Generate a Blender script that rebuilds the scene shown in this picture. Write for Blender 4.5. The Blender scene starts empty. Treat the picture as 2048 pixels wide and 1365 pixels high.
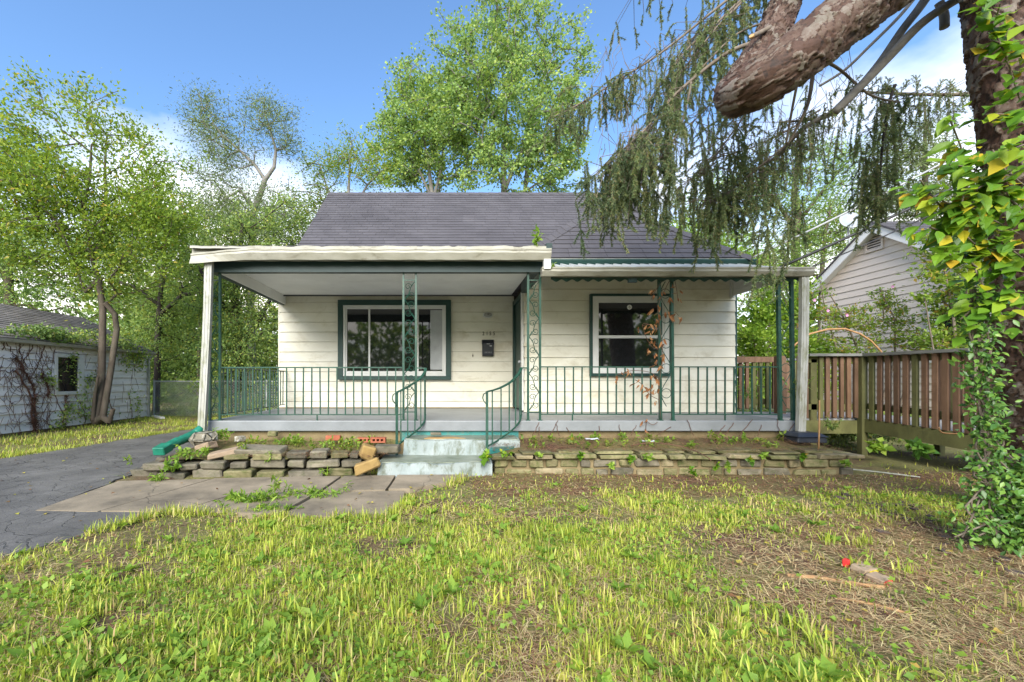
import bpy, math, random
import numpy as np
from mathutils import Vector, Matrix, noise as mnoise

random.seed(7)
rng = np.random.default_rng(7)
scene = bpy.context.scene
COL = scene.collection
R = math.radians

# ------------------------------------------------------------------ camera, sky, sun, exposure
H, FPX, PX, PY = 1.17, 841.0, 890.0, 760.0          # eye height, focal length in px of the 2048 px photo, vanishing point
cam_d = bpy.data.cameras.new('camera')
cam = bpy.data.objects.new('camera', cam_d)
COL.objects.link(cam)
cam.location = (0, 0, H)
cam.rotation_euler = (R(90), 0, 0)
cam_d.sensor_width = 36
cam_d.lens = FPX / 2048 * 36
cam_d.shift_x = (1024 - PX) / 2048
cam_d.shift_y = (PY - 682.5) / 2048
cam_d.clip_start = 0.05
cam_d.clip_end = 2000
scene.camera = cam

CLX, CLY = 11.3, 4.1
SUN_EL, SUN_ROT = R(33), R(191)
world = bpy.data.worlds.new('World')
scene.world = world
world.use_nodes = True
wn, wl = world.node_tree.nodes, world.node_tree.links
wn.clear()
w_out = wn.new('ShaderNodeOutputWorld')
w_bg = wn.new('ShaderNodeBackground'); w_bg.inputs['Strength'].default_value = 0.15
w_sky = wn.new('ShaderNodeTexSky'); w_sky.sky_type = 'NISHITA'; w_sky.sun_disc = False
w_sky.sun_elevation = SUN_EL; w_sky.sun_rotation = SUN_ROT
w_sky.air_density = 1.0; w_sky.dust_density = 0.6; w_sky.ozone_density = 2.0
w_tc = wn.new('ShaderNodeTexCoord')
w_sep = wn.new('ShaderNodeSeparateXYZ'); wl.new(w_tc.outputs['Generated'], w_sep.inputs[0])
def wmath(op, a, b=None, clamp=False):
    n = wn.new('ShaderNodeMath'); n.operation = op; n.use_clamp = clamp
    for i, v in enumerate((a, b)):
        if v is None: continue
        if isinstance(v, (int, float)): n.inputs[i].default_value = v
        else: wl.new(v, n.inputs[i])
    return n.outputs[0]
zz = wmath('MAXIMUM', w_sep.outputs['Z'], 0.0)
den = wmath('ADD', zz, 0.22)
cx = wmath('DIVIDE', w_sep.outputs['X'], den)
cy = wmath('DIVIDE', w_sep.outputs['Y'], den)
w_comb = wn.new('ShaderNodeCombineXYZ'); wl.new(cx, w_comb.inputs[0]); wl.new(cy, w_comb.inputs[1])
w_noise = wn.new('ShaderNodeTexNoise'); w_noise.inputs['Scale'].default_value = 0.9
w_noise.inputs['Detail'].default_value = 7; w_noise.inputs['Roughness'].default_value = 0.55
w_map = wn.new('ShaderNodeMapping'); w_map.inputs['Location'].default_value = (CLX, CLY, 0.0)
wl.new(w_comb.outputs[0], w_map.inputs[0]); wl.new(w_map.outputs[0], w_noise.inputs['Vector'])
# more cloud low down (thin overcast near the horizon), broken cloud higher
low = wmath('SUBTRACT', 0.82, wmath('MULTIPLY', zz, 1.85))
low = wmath('MULTIPLY', low, 0.5)
cl = wmath('ADD', wmath('SUBTRACT', w_noise.outputs['Fac'], 0.50), low)
cl = wmath('MULTIPLY', cl, 3.0, True)
w_mix = wn.new('ShaderNodeMix'); w_mix.data_type = 'RGBA'
wl.new(cl, w_mix.inputs['Factor'])
w_sat = wn.new('ShaderNodeMix'); w_sat.data_type = 'RGBA'; w_sat.blend_type = 'MULTIPLY'
w_sat.inputs['Factor'].default_value = 1.0
wl.new(w_sky.outputs[0], w_sat.inputs['A']); w_sat.inputs['B'].default_value = (0.42, 0.51, 0.58, 1)
wl.new(w_sat.outputs['Result'], w_mix.inputs['A']); 
w_cr = wn.new('ShaderNodeValToRGB'); wl.new(w_noise.outputs['Fac'], w_cr.inputs[0])
w_cr.color_ramp.elements[0].position = 0.35; w_cr.color_ramp.elements[0].color = (0.60, 0.61, 0.63, 1)
w_cr.color_ramp.elements[1].position = 0.65; w_cr.color_ramp.elements[1].color = (1.0, 0.98, 0.95, 1)
w_cs = wn.new('ShaderNodeMix'); w_cs.data_type = 'RGBA'; w_cs.blend_type = 'MULTIPLY'; w_cs.inputs['Factor'].default_value = 1.0
wl.new(w_cr.outputs[0], w_cs.inputs['A']); w_cs.inputs['B'].default_value = (5.6, 5.4, 5.1, 1)
wl.new(w_cs.outputs['Result'], w_mix.inputs['B'])
wl.new(w_mix.outputs['Result'], w_bg.inputs['Color'])
wl.new(w_bg.outputs[0], w_out.inputs[0])

sun_d = bpy.data.lights.new('sun', 'SUN'); sun_d.energy = 2.1; sun_d.angle = R(42); sun_d.color = (1.0, 0.94, 0.83)
sun = bpy.data.objects.new('sun', sun_d); COL.objects.link(sun)
_sd = Vector((math.sin(SUN_ROT) * math.cos(SUN_EL), math.cos(SUN_ROT) * math.cos(SUN_EL), math.sin(SUN_EL)))
sun.rotation_euler = _sd.to_track_quat('Z', 'Y').to_euler()
sun.location = (-8, -12, 25)

vs = scene.view_settings
vs.view_transform = 'Standard'; vs.look = 'None'; vs.gamma = 1.0; vs.use_curve_mapping = False
vs.exposure = 1.95

# ------------------------------------------------------------------ helpers
def at(x, y, D):
    """the place at depth D that lies on the line of sight through photo pixel x, y"""
    return Vector(((x - PX) / FPX * D, D, H - (y - PY) / FPX * D))
def gx(x, D): return (x - PX) / FPX * D
def gz(y, D): return H - (y - PY) / FPX * D

def thing(name, label, cat, loc=(0, 0, 0), group=None):
    o = bpy.data.objects.new(name, None); COL.objects.link(o)
    o.location = loc; o.empty_display_size = 0.2
    o['label'] = label; o['category'] = cat
    if group: o['group'] = group
    return o
def tag(o, label=None, cat=None, group=None, kind=None):
    if label: o['label'] = label
    if cat: o['category'] = cat
    if group: o['group'] = group
    if kind: o['kind'] = kind
    return o
def link(name, me, m=None, parent=None):
    o = bpy.data.objects.new(name, me); COL.objects.link(o)
    if m is not None and not me.materials: me.materials.append(m)
    if parent is not None:
        o.parent = parent
        # keep world placement: vertices are in world space, so undo the parents' offset
        off = Vector((0, 0, 0)); p = parent
        while p is not None:
            off += p.location; p = p.parent
        o.location = -off
    return o
def place(o, loc, parent=None):
    """put an object whose mesh is local at a world location below its parent"""
    off = Vector((0, 0, 0)); p = o.parent
    while p is not None:
        off += p.location; p = p.parent
    o.location = Vector(loc) - off
    return o

def np_mesh(name, V, F, m=None, parent=None, tint=None, smooth=False, kind=None):
    """one mesh from an (n,3) vertex array and an (m,k) face array; tint is one value per face"""
    V = np.asarray(V, dtype=np.float32); F = np.asarray(F, dtype=np.int32)
    me = bpy.data.meshes.new(name)
    k = F.shape[1]
    me.vertices.add(len(V)); me.vertices.foreach_set('co', V.ravel())
    me.loops.add(F.size); me.loops.foreach_set('vertex_index', F.ravel())
    me.polygons.add(len(F)); me.polygons.foreach_set('loop_start', np.arange(0, F.size, k, dtype=np.int32))
    if smooth: me.polygons.foreach_set('use_smooth', np.ones(len(F), dtype=bool))
    me.update(calc_edges=True)
    if tint is not None:
        a = me.attributes.new('tint', 'FLOAT', 'FACE'); a.data.foreach_set('value', np.asarray(tint, dtype=np.float32))
    o = link(name, me, m, parent)
    if kind: o['kind'] = kind
    return o

class MB:
    def __init__(self): self.v, self.f, self.t, self.tint = [], [], [], 0.0
    def add(self, vs_, fs_):
        n = len(self.v); self.v += [tuple(p) for p in vs_]
        self.f += [tuple(i + n for i in f) for f in fs_]; self.t += [self.tint] * len(fs_)
        return self
    def box(self, x0, x1, y0, y1, z0, z1):
        v = [(x0, y0, z0), (x1, y0, z0), (x1, y1, z0), (x0, y1, z0), (x0, y0, z1), (x1, y0, z1), (x1, y1, z1), (x0, y1, z1)]
        return self.add(v, [(0, 3, 2, 1), (4, 5, 6, 7), (0, 1, 5, 4), (1, 2, 6, 5), (2, 3, 7, 6), (3, 0, 4, 7)])
    def hexa(self, lo, hi):
        """four points below, four above, same order"""
        return self.add(list(lo) + list(hi), [(0, 3, 2, 1), (4, 5, 6, 7), (0, 1, 5, 4), (1, 2, 6, 5), (2, 3, 7, 6), (3, 0, 4, 7)])
    def bar(self, a, b, w, h, up=(0, 0, 1)):
        a, b = Vector(a), Vector(b); d = (b - a).normalized(); u = Vector(up)
        if abs(d.dot(u)) > 0.98: u = Vector((0, 1, 0))
        s = d.cross(u).normalized(); u = s.cross(d).normalized()
        s *= w / 2; u *= h / 2
        return self.hexa([a - s - u, a + s - u, b + s - u, b - s - u], [a - s + u, a + s + u, b + s + u, b - s + u])
    def prism(self, pts, axis, a0, a1):
        """2-D polygon pts swept along axis ('x','y','z') from a0 to a1"""
        n = len(pts); V = []
        for a in (a0, a1):
            for p, q in pts:
                V.append({'x': (a, p, q), 'y': (p, a, q), 'z': (p, q, a)}[axis])
        F = [tuple(range(n - 1, -1, -1)), tuple(range(n, 2 * n))]
        F += [(i, (i + 1) % n, n + (i + 1) % n, n + i) for i in range(n)]
        return self.add(V, F)
    def tube(self, pts, rad, sides=6, cap=True):
        pts = [Vector(p) for p in pts]; n = len(pts)
        if not hasattr(rad, '__len__'): rad = [rad] * n
        prev = None; V = []; F = []
        for i, p in enumerate(pts):
            d = (pts[min(i + 1, n - 1)] - pts[max(i - 1, 0)]).normalized()
            if prev is None:
                u = Vector((0, 0, 1)) if abs(d.z) < 0.9 else Vector((1, 0, 0))
                u = (u - d * u.dot(d)).normalized()
            else:
                u = prev - d * prev.dot(d)
                u = u.normalized() if u.length > 1e-6 else d.orthogonal().normalized()
            prev = u; w = d.cross(u)
            for k in range(sides):
                a = 2 * math.pi * k / sides
                V.append(p + (u * math.cos(a) + w * math.sin(a)) * rad[i])
        for i in range(n - 1):
            for k in range(sides):
                k2 = (k + 1) % sides
                F.append((i * sides + k, i * sides + k2, (i + 1) * sides + k2, (i + 1) * sides + k))
        if cap:
            F.append(tuple(range(sides - 1, -1, -1))); F.append(tuple((n - 1) * sides + k for k in range(sides)))
        return self.add(V, F)
    def mesh(self, name):
        me = bpy.data.meshes.new(name); me.from_pydata(self.v, [], self.f); me.update()
        if any(t != 0.0 for t in self.t):
            a = me.attributes.new('tint', 'FLOAT', 'FACE'); a.data.foreach_set('value', self.t)
        return me
    def build(self, name, m=None, parent=None, smooth=False, kind=None):
        me = self.mesh(name)
        if smooth: me.polygons.foreach_set('use_smooth', [True] * len(me.polygons))
        o = link(name, me, m, parent)
        if kind: o['kind'] = kind
        return o

def bevel(o, w=0.004, seg=1):
    md = o.modifiers.new('bevel', 'BEVEL'); md.width = w; md.segments = seg; md.limit_method = 'ANGLE'
    return o

# ------------------------------------------------------------------ materials
def base_mat(name):
    m = bpy.data.materials.new(name); m.use_nodes = True
    return m, m.node_tree.nodes, m.node_tree.links, m.node_tree.nodes['Principled BSDF']

def ramp(n, l, fac, stops):
    r = n.new('ShaderNodeValToRGB')
    while len(r.color_ramp.elements) > len(stops): r.color_ramp.elements.remove(r.color_ramp.elements[-1])
    while len(r.color_ramp.elements) < len(stops): r.color_ramp.elements.new(0.5)
    for e, (p, c) in zip(r.color_ramp.elements, stops):
        e.position = p; e.color = (*c, 1) if len(c) == 3 else c
    l.new(fac, r.inputs[0]); return r.outputs[0]
def tnoise(n, l, vec, scale, detail=5, rough=0.6, dist=0.0):
    t = n.new('ShaderNodeTexNoise'); t.inputs['Scale'].default_value = scale; t.inputs['Detail'].default_value = detail
    t.inputs['Roughness'].default_value = rough; t.inputs['Distortion'].default_value = dist
    if vec is not None: l.new(vec, t.inputs['Vector'])
    return t.outputs['Fac']
def nmath(n, l, op, a, b=None, clamp=False):
    k = n.new('ShaderNodeMath'); k.operation = op; k.use_clamp = clamp
    for i, v in enumerate((a, b)):
        if v is None: continue
        if isinstance(v, (int, float)): k.inputs[i].default_value = v
        else: l.new(v, k.inputs[i])
    return k.outputs[0]
def nmix(n, l, fac, a, b, mode='MIX'):
    k = n.new('ShaderNodeMix'); k.data_type = 'RGBA'; k.blend_type = mode
    for nm, v in (('Factor', fac), ('A', a), ('B', b)):
        if isinstance(v, (int, float)): k.inputs[nm].default_value = v
        elif isinstance(v, tuple): k.inputs[nm].default_value = (*v, 1)
        else: l.new(v, k.inputs[nm])
    return k.outputs['Result']
def pos(n): return n.new('ShaderNodeNewGeometry').outputs['Position']
def mapped(n, l, vec, scale):
    k = n.new('ShaderNodeMapping'); k.inputs['Scale'].default_value = scale; l.new(vec, k.inputs[0]); return k.outputs[0]
def bump(n, l, b, height, strength=0.3, dist=0.01):
    k = n.new('ShaderNodeBump'); k.inputs['Strength'].default_value = strength; k.inputs['Distance'].default_value = dist
    l.new(height, k.inputs['Height']); l.new(k.outputs[0], b.inputs['Normal'])

def weathered(name, c1, c2, dirt=(0.12, 0.1, 0.07), dirt_amt=0.35, rough=0.6, scale=3.0, stretch=(1, 1, 1), fine=60, bstr=0.15, dirt_pos=0.58, per_object=0.0, spec=0.4):
    m, n, l, b = base_mat(name)
    p = mapped(n, l, pos(n), stretch)
    f = tnoise(n, l, p, scale, 6)
    c = ramp(n, l, f, [(0.32, c1), (0.68, c2)])
    d = tnoise(n, l, p, scale * 1.7, 9, 0.72, 0.4)
    dm = ramp(n, l, d, [(dirt_pos, (0, 0, 0)), (dirt_pos + 0.17, (1, 1, 1))])
    dm2 = nmath(n, l, 'MULTIPLY', dm, dirt_amt)
    c = nmix(n, l, dm2, c, dirt)
    if per_object:
        r = n.new('ShaderNodeObjectInfo').outputs['Random']
        a = n.new('ShaderNodeAttribute'); a.attribute_name = 'tint'
        v = nmath(n, l, 'FRACT', nmath(n, l, 'ADD', r, a.outputs['Fac']))
        v = nmath(n, l, 'ADD', nmath(n, l, 'MULTIPLY', v, per_object), 1 - per_object / 2)
        k = n.new('ShaderNodeCombineColor')
        for i in range(3): l.new(v, k.inputs[i])
        c = nmix(n, l, 1.0, c, k.outputs[0], 'MULTIPLY')
    l.new(c, b.inputs['Base Color'])
    b.inputs['Roughness'].default_value = rough
    b.inputs['Specular IOR Level'].default_value = spec
    bump(n, l, b, tnoise(n, l, p, fine, 5, 0.65), bstr, 0.006)
    return m

def foliage(name, stops, trans=0.3, rough=0.5, tcol=None):
    """leaf colours spread by the per-leaf tint, part of the light passing through the blade"""
    m, n, l, b = base_mat(name)
    a = n.new('ShaderNodeAttribute'); a.attribute_name = 'tint'
    r = n.new('ShaderNodeObjectInfo').outputs['Random']
    f = nmath(n, l, 'FRACT', nmath(n, l, 'ADD', a.outputs['Fac'], nmath(n, l, 'MULTIPLY', r, 0.999)))
    c = ramp(n, l, f, stops)
    c = nmix(n, l, 0.35, c, ramp(n, l, tnoise(n, l, pos(n), 2.5, 3), [(0.3, (0.55, 0.6, 0.5)), (0.7, (1.5, 1.4, 1.2))]), 'MULTIPLY')
    l.new(c, b.inputs['Base Color']); b.inputs['Roughness'].default_value = rough
    b.inputs['Specular IOR Level'].default_value = 0.35
    t = n.new('ShaderNodeBsdfTranslucent')
    l.new(nmix(n, l, 1.0, c, tcol or (1.2, 1.15, 0.7), 'MULTIPLY'), t.inputs['Color'])
    mx = n.new('ShaderNodeMixShader'); mx.inputs[0].default_value = trans
    l.new(b.outputs[0], mx.inputs[1]); l.new(t.outputs[0], mx.inputs[2])
    l.new(mx.outputs[0], n['Material Output'].inputs['Surface'])
    return m

M = {}
M['siding'] = weathered('siding_paint', (0.609, 0.575, 0.457), (0.694, 0.668, 0.567), (0.34, 0.28, 0.15), 0.45, 0.5, 1.3, (1, 1, 1.6), 40, 0.08, 0.52, 0.06)
M['white'] = weathered('white_paint', (0.544, 0.544, 0.512), (0.640, 0.640, 0.616), (0.2, 0.17, 0.12), 0.4, 0.45, 2.0, (1, 1, 1), 50, 0.06, 0.6)
M['gutter'] = weathered('stained_gutter', (0.259, 0.248, 0.193), (0.364, 0.353, 0.298), (0.10, 0.085, 0.05), 0.85, 0.5, 2.6, (1, 1, 2.2), 50, 0.12, 0.55)
M['downspout'] = weathered('chalky_downspout', (0.300, 0.300, 0.263), (0.425, 0.425, 0.394), (0.17, 0.18, 0.09), 0.8, 0.55, 6, (1, 1, 0.4), 60, 0.1, 0.47)
M['ceiling'] = weathered('porch_ceiling_paint', (0.732, 0.732, 0.708), (0.873, 0.873, 0.850), (0.25, 0.22, 0.18), 0.3, 0.6, 1.2, (1, 1, 1), 40, 0.06, 0.6)
M['beam'] = weathered('beam_paint', (0.012, 0.032, 0.032), (0.021, 0.048, 0.048), (0.25, 0.28, 0.28), 0.25, 0.5, 4, (0.4, 1, 3), 60, 0.12, 0.66)
M['trim'] = weathered('green_trim_paint', (0.008, 0.035, 0.029), (0.013, 0.050, 0.041), (0.10, 0.12, 0.10), 0.35, 0.45, 5, (1, 1, 1), 60, 0.08, 0.62)
M['iron'] = weathered('green_iron_paint', (0.008, 0.042, 0.027), (0.019, 0.071, 0.049), (0.20, 0.20, 0.10), 0.5, 0.4, 9, (1, 1, 1), 80, 0.12, 0.57)
M['slab'] = weathered('blue_porch_paint', (0.160, 0.172, 0.180), (0.224, 0.238, 0.249), (0.12, 0.11, 0.10), 0.5, 0.42, 2.2, (1, 1, 1), 28, 0.4, 0.6)
M['foundation'] = weathered('foundation', (0.136, 0.102, 0.051), (0.230, 0.178, 0.093), (0.06, 0.07, 0.03), 0.6, 0.9, 3, (1, 1, 1), 40, 0.3)
M['step'] = weathered('step_paint', (0.221, 0.266, 0.259), (0.324, 0.363, 0.363), (0.085, 0.095, 0.05), 0.8, 0.6, 3.2, (1.6, 1.6, .8), 30, 0.6, 0.48)
M['tread'] = weathered('worn_tread', (0.10, 0.125, 0.085), (0.22, 0.24, 0.19), (0.30, 0.36, 0.36), 0.6, 0.4, 3.5, (1, 1, 1), 30, 0.4, 0.56)
M['teal'] = weathered('teal_paint', (0.02, 0.16, 0.15), (0.05, 0.24, 0.22), (0.2, 0.14, 0.07), 0.7, 0.6, 5, (1, 1, 1), 40, 0.3, 0.54)
M['ochre'] = weathered('ochre_patch', (0.30, 0.17, 0.06), (0.40, 0.25, 0.10), (0.1, 0.1, 0.06), 0.4, 0.7, 8)
M['roof'] = weathered('asphalt_shingle', (0.062, 0.058, 0.065), (0.087, 0.082, 0.090), (0.09, 0.085, 0.075), 0.35, 0.85, 1.2, (1, 1, 1), 220, 0.35, 0.6, 0.18)
M['oldroof'] = weathered('old_shingle', (0.111, 0.102, 0.093), (0.187, 0.170, 0.162), (0.05, 0.045, 0.03), 0.7, 0.9, 2, (1, 1, 1), 160, 0.4, 0.55, 0.4)
M['wood'] = weathered('stained_wood', (0.104, 0.058, 0.032), (0.180, 0.104, 0.062), (0.14, 0.145, 0.06), 0.6, 0.7, 7, (1.5, 1.5, 0.35), 90, 0.3, 0.58, 0.5)
M['mossy'] = weathered('mossy_wood', (0.072, 0.072, 0.025), (0.136, 0.136, 0.047), (0.06, 0.035, 0.02), 0.6, 0.8, 5, (1, 1, 0.5), 80, 0.3, 0.55, 0.3)
M['railcap'] = weathered('grey_weathered_wood', (0.12, 0.12, 0.11), (0.20, 0.20, 0.18), (0.06, 0.04, 0.03), 0.6, 0.7, 6, (1, 0.3, 1), 90, 0.25)
M['deck'] = weathered('grey_deck', (0.208, 0.208, 0.208), (0.320, 0.320, 0.328), (0.08, 0.07, 0.05), 0.5, 0.6, 4, (0.4, 2, 1), 60, 0.25)
M['stone'] = weathered('wall_stone', (0.085, 0.075, 0.053), (0.196, 0.170, 0.123), (0.05, 0.062, 0.02), 0.7, 0.9, 6, (1, 1, 1.5), 45, 0.75, 0.5, 0.6)
M['mossstone'] = weathered('mossy_stone', (0.111, 0.098, 0.043), (0.230, 0.200, 0.106), (0.065, 0.085, 0.018), 0.85, 0.9, 6, (1, 1, 1.4), 45, 0.7, 0.46, 0.45)
M['tanmoss'] = weathered('tan_mossy_stone', (0.152, 0.124, 0.068), (0.272, 0.224, 0.136), (0.07, 0.085, 0.025), 0.8, 0.9, 6, (1, 1, 1.4), 45, 0.7, 0.5, 0.4)
M['ochrestone'] = weathered('ochre_stone', (0.203, 0.128, 0.045), (0.315, 0.210, 0.075), (0.1, 0.08, 0.04), 0.5, 0.9, 7, (1, 1, 1), 40, 0.6)
M['tanstone'] = weathered('tan_stone', (0.225, 0.158, 0.105), (0.315, 0.240, 0.165), (0.1, 0.09, 0.05), 0.4, 0.9, 7, (1, 1, 1), 40, 0.6)
M['boulder'] = weathered('lichen_boulder', (0.152, 0.136, 0.096), (0.240, 0.216, 0.160), (0.62, 0.60, 0.55), 0.85, 0.9, 9, (1, 1, 1), 50, 0.5, 0.52)
M['brick'] = weathered('red_brick', (0.264, 0.072, 0.036), (0.360, 0.120, 0.064), (0.1, 0.06, 0.04), 0.3, 0.85, 9, (1, 1, 1), 60, 0.4)
M['dark'] = weathered('dark_gap', (0.02, 0.018, 0.015), (0.03, 0.027, 0.022))
M['mailbox'] = weathered('black_mailbox', (0.008, 0.010, 0.016), (0.014, 0.017, 0.026), (0.5, 0.5, 0.5), 0.5, 0.3, 6, (1, 1, 1), 50, 0.05, 0.7)
M['blackplastic'] = weathered('black_plastic', (0.014, 0.017, 0.024), (0.03, 0.034, 0.044), (0.1, 0.09, 0.07), 0.4, 0.45, 6)
M['greenpipe'] = weathered('green_pipe', (0.008, 0.12, 0.075), (0.02, 0.2, 0.13), (0.15, 0.2, 0.15), 0.4, 0.35, 7)
M['number'] = weathered('number_metal', (0.03, 0.022, 0.012), (0.06, 0.045, 0.025))
M['lampglass'] = weathered('lamp_glass', (0.25, 0.25, 0.23), (0.35, 0.35, 0.32), rough=0.25)
M['garagewall'] = weathered('garage_siding', (0.66, 0.64, 0.62), (0.80, 0.78, 0.76), (0.20, 0.18, 0.15), 0.45, 0.6, 2.2, (1, 1, 1.5), 50, 0.12, 0.56, 0.07)
M['vinyl'] = weathered('vinyl_siding', (0.640, 0.554, 0.491), (0.694, 0.608, 0.539), (0.4, 0.33, 0.3), 0.2, 0.45, 0.8, (1, 1, 1), 30, 0.03, 0.62)
M['vinylwhite'] = weathered('white_vinyl', (0.702, 0.702, 0.702), (0.738, 0.738, 0.738), (0.5, 0.5, 0.48), 0.2, 0.4)
M['dish'] = weathered('dish_grey', (0.26, 0.29, 0.32), (0.32, 0.35, 0.38), (0.15, 0.15, 0.15), 0.3, 0.5)
M['metal'] = weathered('galvanised', (0.30, 0.31, 0.32), (0.42, 0.43, 0.44), (0.15, 0.1, 0.06), 0.3, 0.4)
M['cable'] = weathered('cable_black', (0.012, 0.012, 0.013), (0.03, 0.03, 0.032), rough=0.5)
M['cablegrey'] = weathered('cable_grey', (0.28, 0.29, 0.30), (0.4, 0.41, 0.42), rough=0.5)
M['bark'] = weathered('grey_brown_bark', (0.055, 0.042, 0.030), (0.12, 0.095, 0.072), (0.10, 0.11, 0.07), 0.45, 0.9, 8, (1, 1, 0.35), 40, 0.8, 0.5)
M['palebark'] = weathered('pale_bark', (0.13, 0.12, 0.11), (0.22, 0.21, 0.19), (0.06, 0.05, 0.04), 0.5, 0.9, 6, (1, 1, 0.4), 40, 0.6)
M['darkbark'] = weathered('dark_bark', (0.022, 0.017, 0.014), (0.05, 0.04, 0.034), (0.08, 0.08, 0.06), 0.3, 0.9, 8, (1, 1, 0.4), 40, 0.6)
M['twig'] = weathered('dead_twig', (0.11, 0.085, 0.062), (0.2, 0.165, 0.13), (0.06, 0.05, 0.04), 0.5, 0.9, 12)
M['twiggrey'] = weathered('grey_branch', (0.111, 0.102, 0.089), (0.204, 0.191, 0.170), (0.07, 0.075, 0.045), 0.55, 0.9, 9, (1, 1, 1), 60, 0.5)
M['chips'] = weathered('bark_chips', (0.04, 0.028, 0.024), (0.10, 0.07, 0.06), (0.15, 0.12, 0.1), 0.4, 0.8, 14, per_object=0.6)
M['cutwood'] = weathered('cut_wood', (0.42, 0.24, 0.10), (0.5, 0.32, 0.15), rough=0.7)
M['stick'] = weathered('bare_stick', (0.297, 0.153, 0.063), (0.432, 0.252, 0.117), (0.1, 0.07, 0.04), 0.5, 0.8, 14)
M['deadvine'] = weathered('dead_vine_stem', (0.075, 0.035, 0.022), (0.14, 0.07, 0.045), rough=0.9)
M['sticker'] = weathered('sticker', (0.7, 0.7, 0.7), (0.78, 0.78, 0.78))
M['plastic'] = weathered('plastic_scrap', (0.55, 0.57, 0.63), (0.7, 0.72, 0.78), rough=0.3)
M['redpaint'] = weathered('red_paint', (0.55, 0.02, 0.02), (0.62, 0.035, 0.03))
M['yellowpaint'] = weathered('yellow_paint', (0.55, 0.38, 0.02), (0.62, 0.44, 0.04))
M['curtain'] = weathered('curtain_cloth', (0.30, 0.31, 0.31), (0.40, 0.41, 0.41), rough=0.9)
M['gap_shade_sheathing'] = weathered('gap_shade_sheathing', (0.05, 0.045, 0.035), (0.08, 0.07, 0.055), rough=0.9)  # wall core coloured dark so the gaps between siding boards read as shadow
M['room'] = weathered('room_dark', (0.035, 0.034, 0.034), (0.05, 0.05, 0.05), rough=0.9)

def glass(name):
    m, n, l, b = base_mat(name)
    b.inputs['Base Color'].default_value = (0.012, 0.013, 0.014, 1); b.inputs['Roughness'].default_value = 0.03
    b.inputs['IOR'].default_value = 1.6; b.inputs['Specular IOR Level'].default_value = 0.65
    bump(n, l, b, tnoise(n, l, pos(n), 1.6, 2), 0.04, 0.02)
    return m
M['glass'] = glass('window_glass')

# spruce bark: grey flakes over red-brown
def spruce_bark(name):
    m, n, l, b = base_mat(name)
    p = pos(n)
    a = n.new('ShaderNodeAttribute'); a.attribute_name = 'tint'
    f = nmath(n, l, 'ADD', nmath(n, l, 'MULTIPLY', a.outputs['Fac'], 0.62), nmath(n, l, 'MULTIPLY', tnoise(n, l, p, 26, 8, 0.78, 0.6), 0.66))
    f = nmath(n, l, 'SUBTRACT', f, 0.09)
    c = ramp(n, l, f, [(0.16, (0.012, 0.007, 0.005)), (0.34, (0.042, 0.018, 0.010)), (0.54, (0.070, 0.031, 0.018)), (0.70, (0.105, 0.066, 0.047)), (0.90, (0.185, 0.158, 0.132))])
    g = ramp(n, l, tnoise(n, l, p, 3.5, 5), [(0.45, (1, 1, 1)), (0.7, (0.75, 0.82, 0.72))])
    l.new(nmix(n, l, 1.0, c, g, 'MULTIPLY'), b.inputs['Base Color'])
    b.inputs['Roughness'].default_value = 0.75
    bump(n, l, b, tnoise(n, l, p, 90, 5, 0.7), 0.6, 0.006)
    return m
M['sprucebark'] = spruce_bark('spruce_bark')

G_YEL = [(0.0, (0.11, 0.19, 0.03)), (0.35, (0.19, 0.30, 0.045)), (0.75, (0.28, 0.39, 0.06)), (0.94, (0.36, 0.42, 0.07)), (0.985, (0.46, 0.38, 0.07)), (1.0, (0.42, 0.27, 0.06))]
G_MAPLE = [(0.0, (0.14, 0.24, 0.09)), (0.4, (0.22, 0.355, 0.125)), (0.75, (0.32, 0.46, 0.15)), (1.0, (0.44, 0.54, 0.14))]
G_DARK = [(0.0, (0.09, 0.135, 0.06)), (0.5, (0.17, 0.24, 0.10)), (1.0, (0.28, 0.35, 0.12))]
G_BUSH = [(0.0, (0.10, 0.175, 0.055)), (0.5, (0.20, 0.31, 0.09)), (0.9, (0.33, 0.44, 0.11)), (1.0, (0.48, 0.46, 0.12))]
G_LIME = [(0.0, (0.13, 0.25, 0.035)), (0.5, (0.23, 0.38, 0.055)), (1.0, (0.36, 0.49, 0.075))]
G_SPRUCE = [(0.0, (0.075, 0.115, 0.062)), (0.5, (0.14, 0.20, 0.10)), (0.88, (0.225, 0.29, 0.12)), (1.0, (0.30, 0.24, 0.12))]
G_IVY = [(0.0, (0.04, 0.105, 0.02)), (0.5, (0.09, 0.20, 0.036)), (1.0, (0.18, 0.30, 0.05))]
G_VINE = [(0.0, (0.07, 0.17, 0.015)), (0.6, (0.15, 0.29, 0.024)), (0.88, (0.27, 0.38, 0.03)), (0.95, (0.48, 0.40, 0.03)), (1.0, (0.45, 0.28, 0.03))]
G_GRASS = [(0.0, (0.18, 0.25, 0.035)), (0.3, (0.34, 0.42, 0.055)), (0.65, (0.49, 0.55, 0.085)), (0.86, (0.53, 0.535, 0.13)), (0.94, (0.56, 0.46, 0.21)), (1.0, (0.48, 0.34, 0.18))]
G_STRAW = [(0.0, (0.17, 0.08, 0.045)), (0.25, (0.26, 0.135, 0.075)), (0.5, (0.42, 0.30, 0.155)), (1.0, (0.60, 0.50, 0.27))]
M['leaf_yellow'] = foliage('leaf_yellow_green', G_YEL, 0.5)
M['leaf_maple'] = foliage('leaf_maple', G_MAPLE, 0.48)
M['leaf_dark'] = foliage('leaf_dark', G_DARK, 0.4)
M['leaf_bush'] = foliage('leaf_bush', G_BUSH, 0.45)
M['leaf_lime'] = foliage('leaf_lime', G_LIME, 0.5)
M['needle'] = foliage('spruce_needle', G_SPRUCE, 0.4, 0.6)
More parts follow.
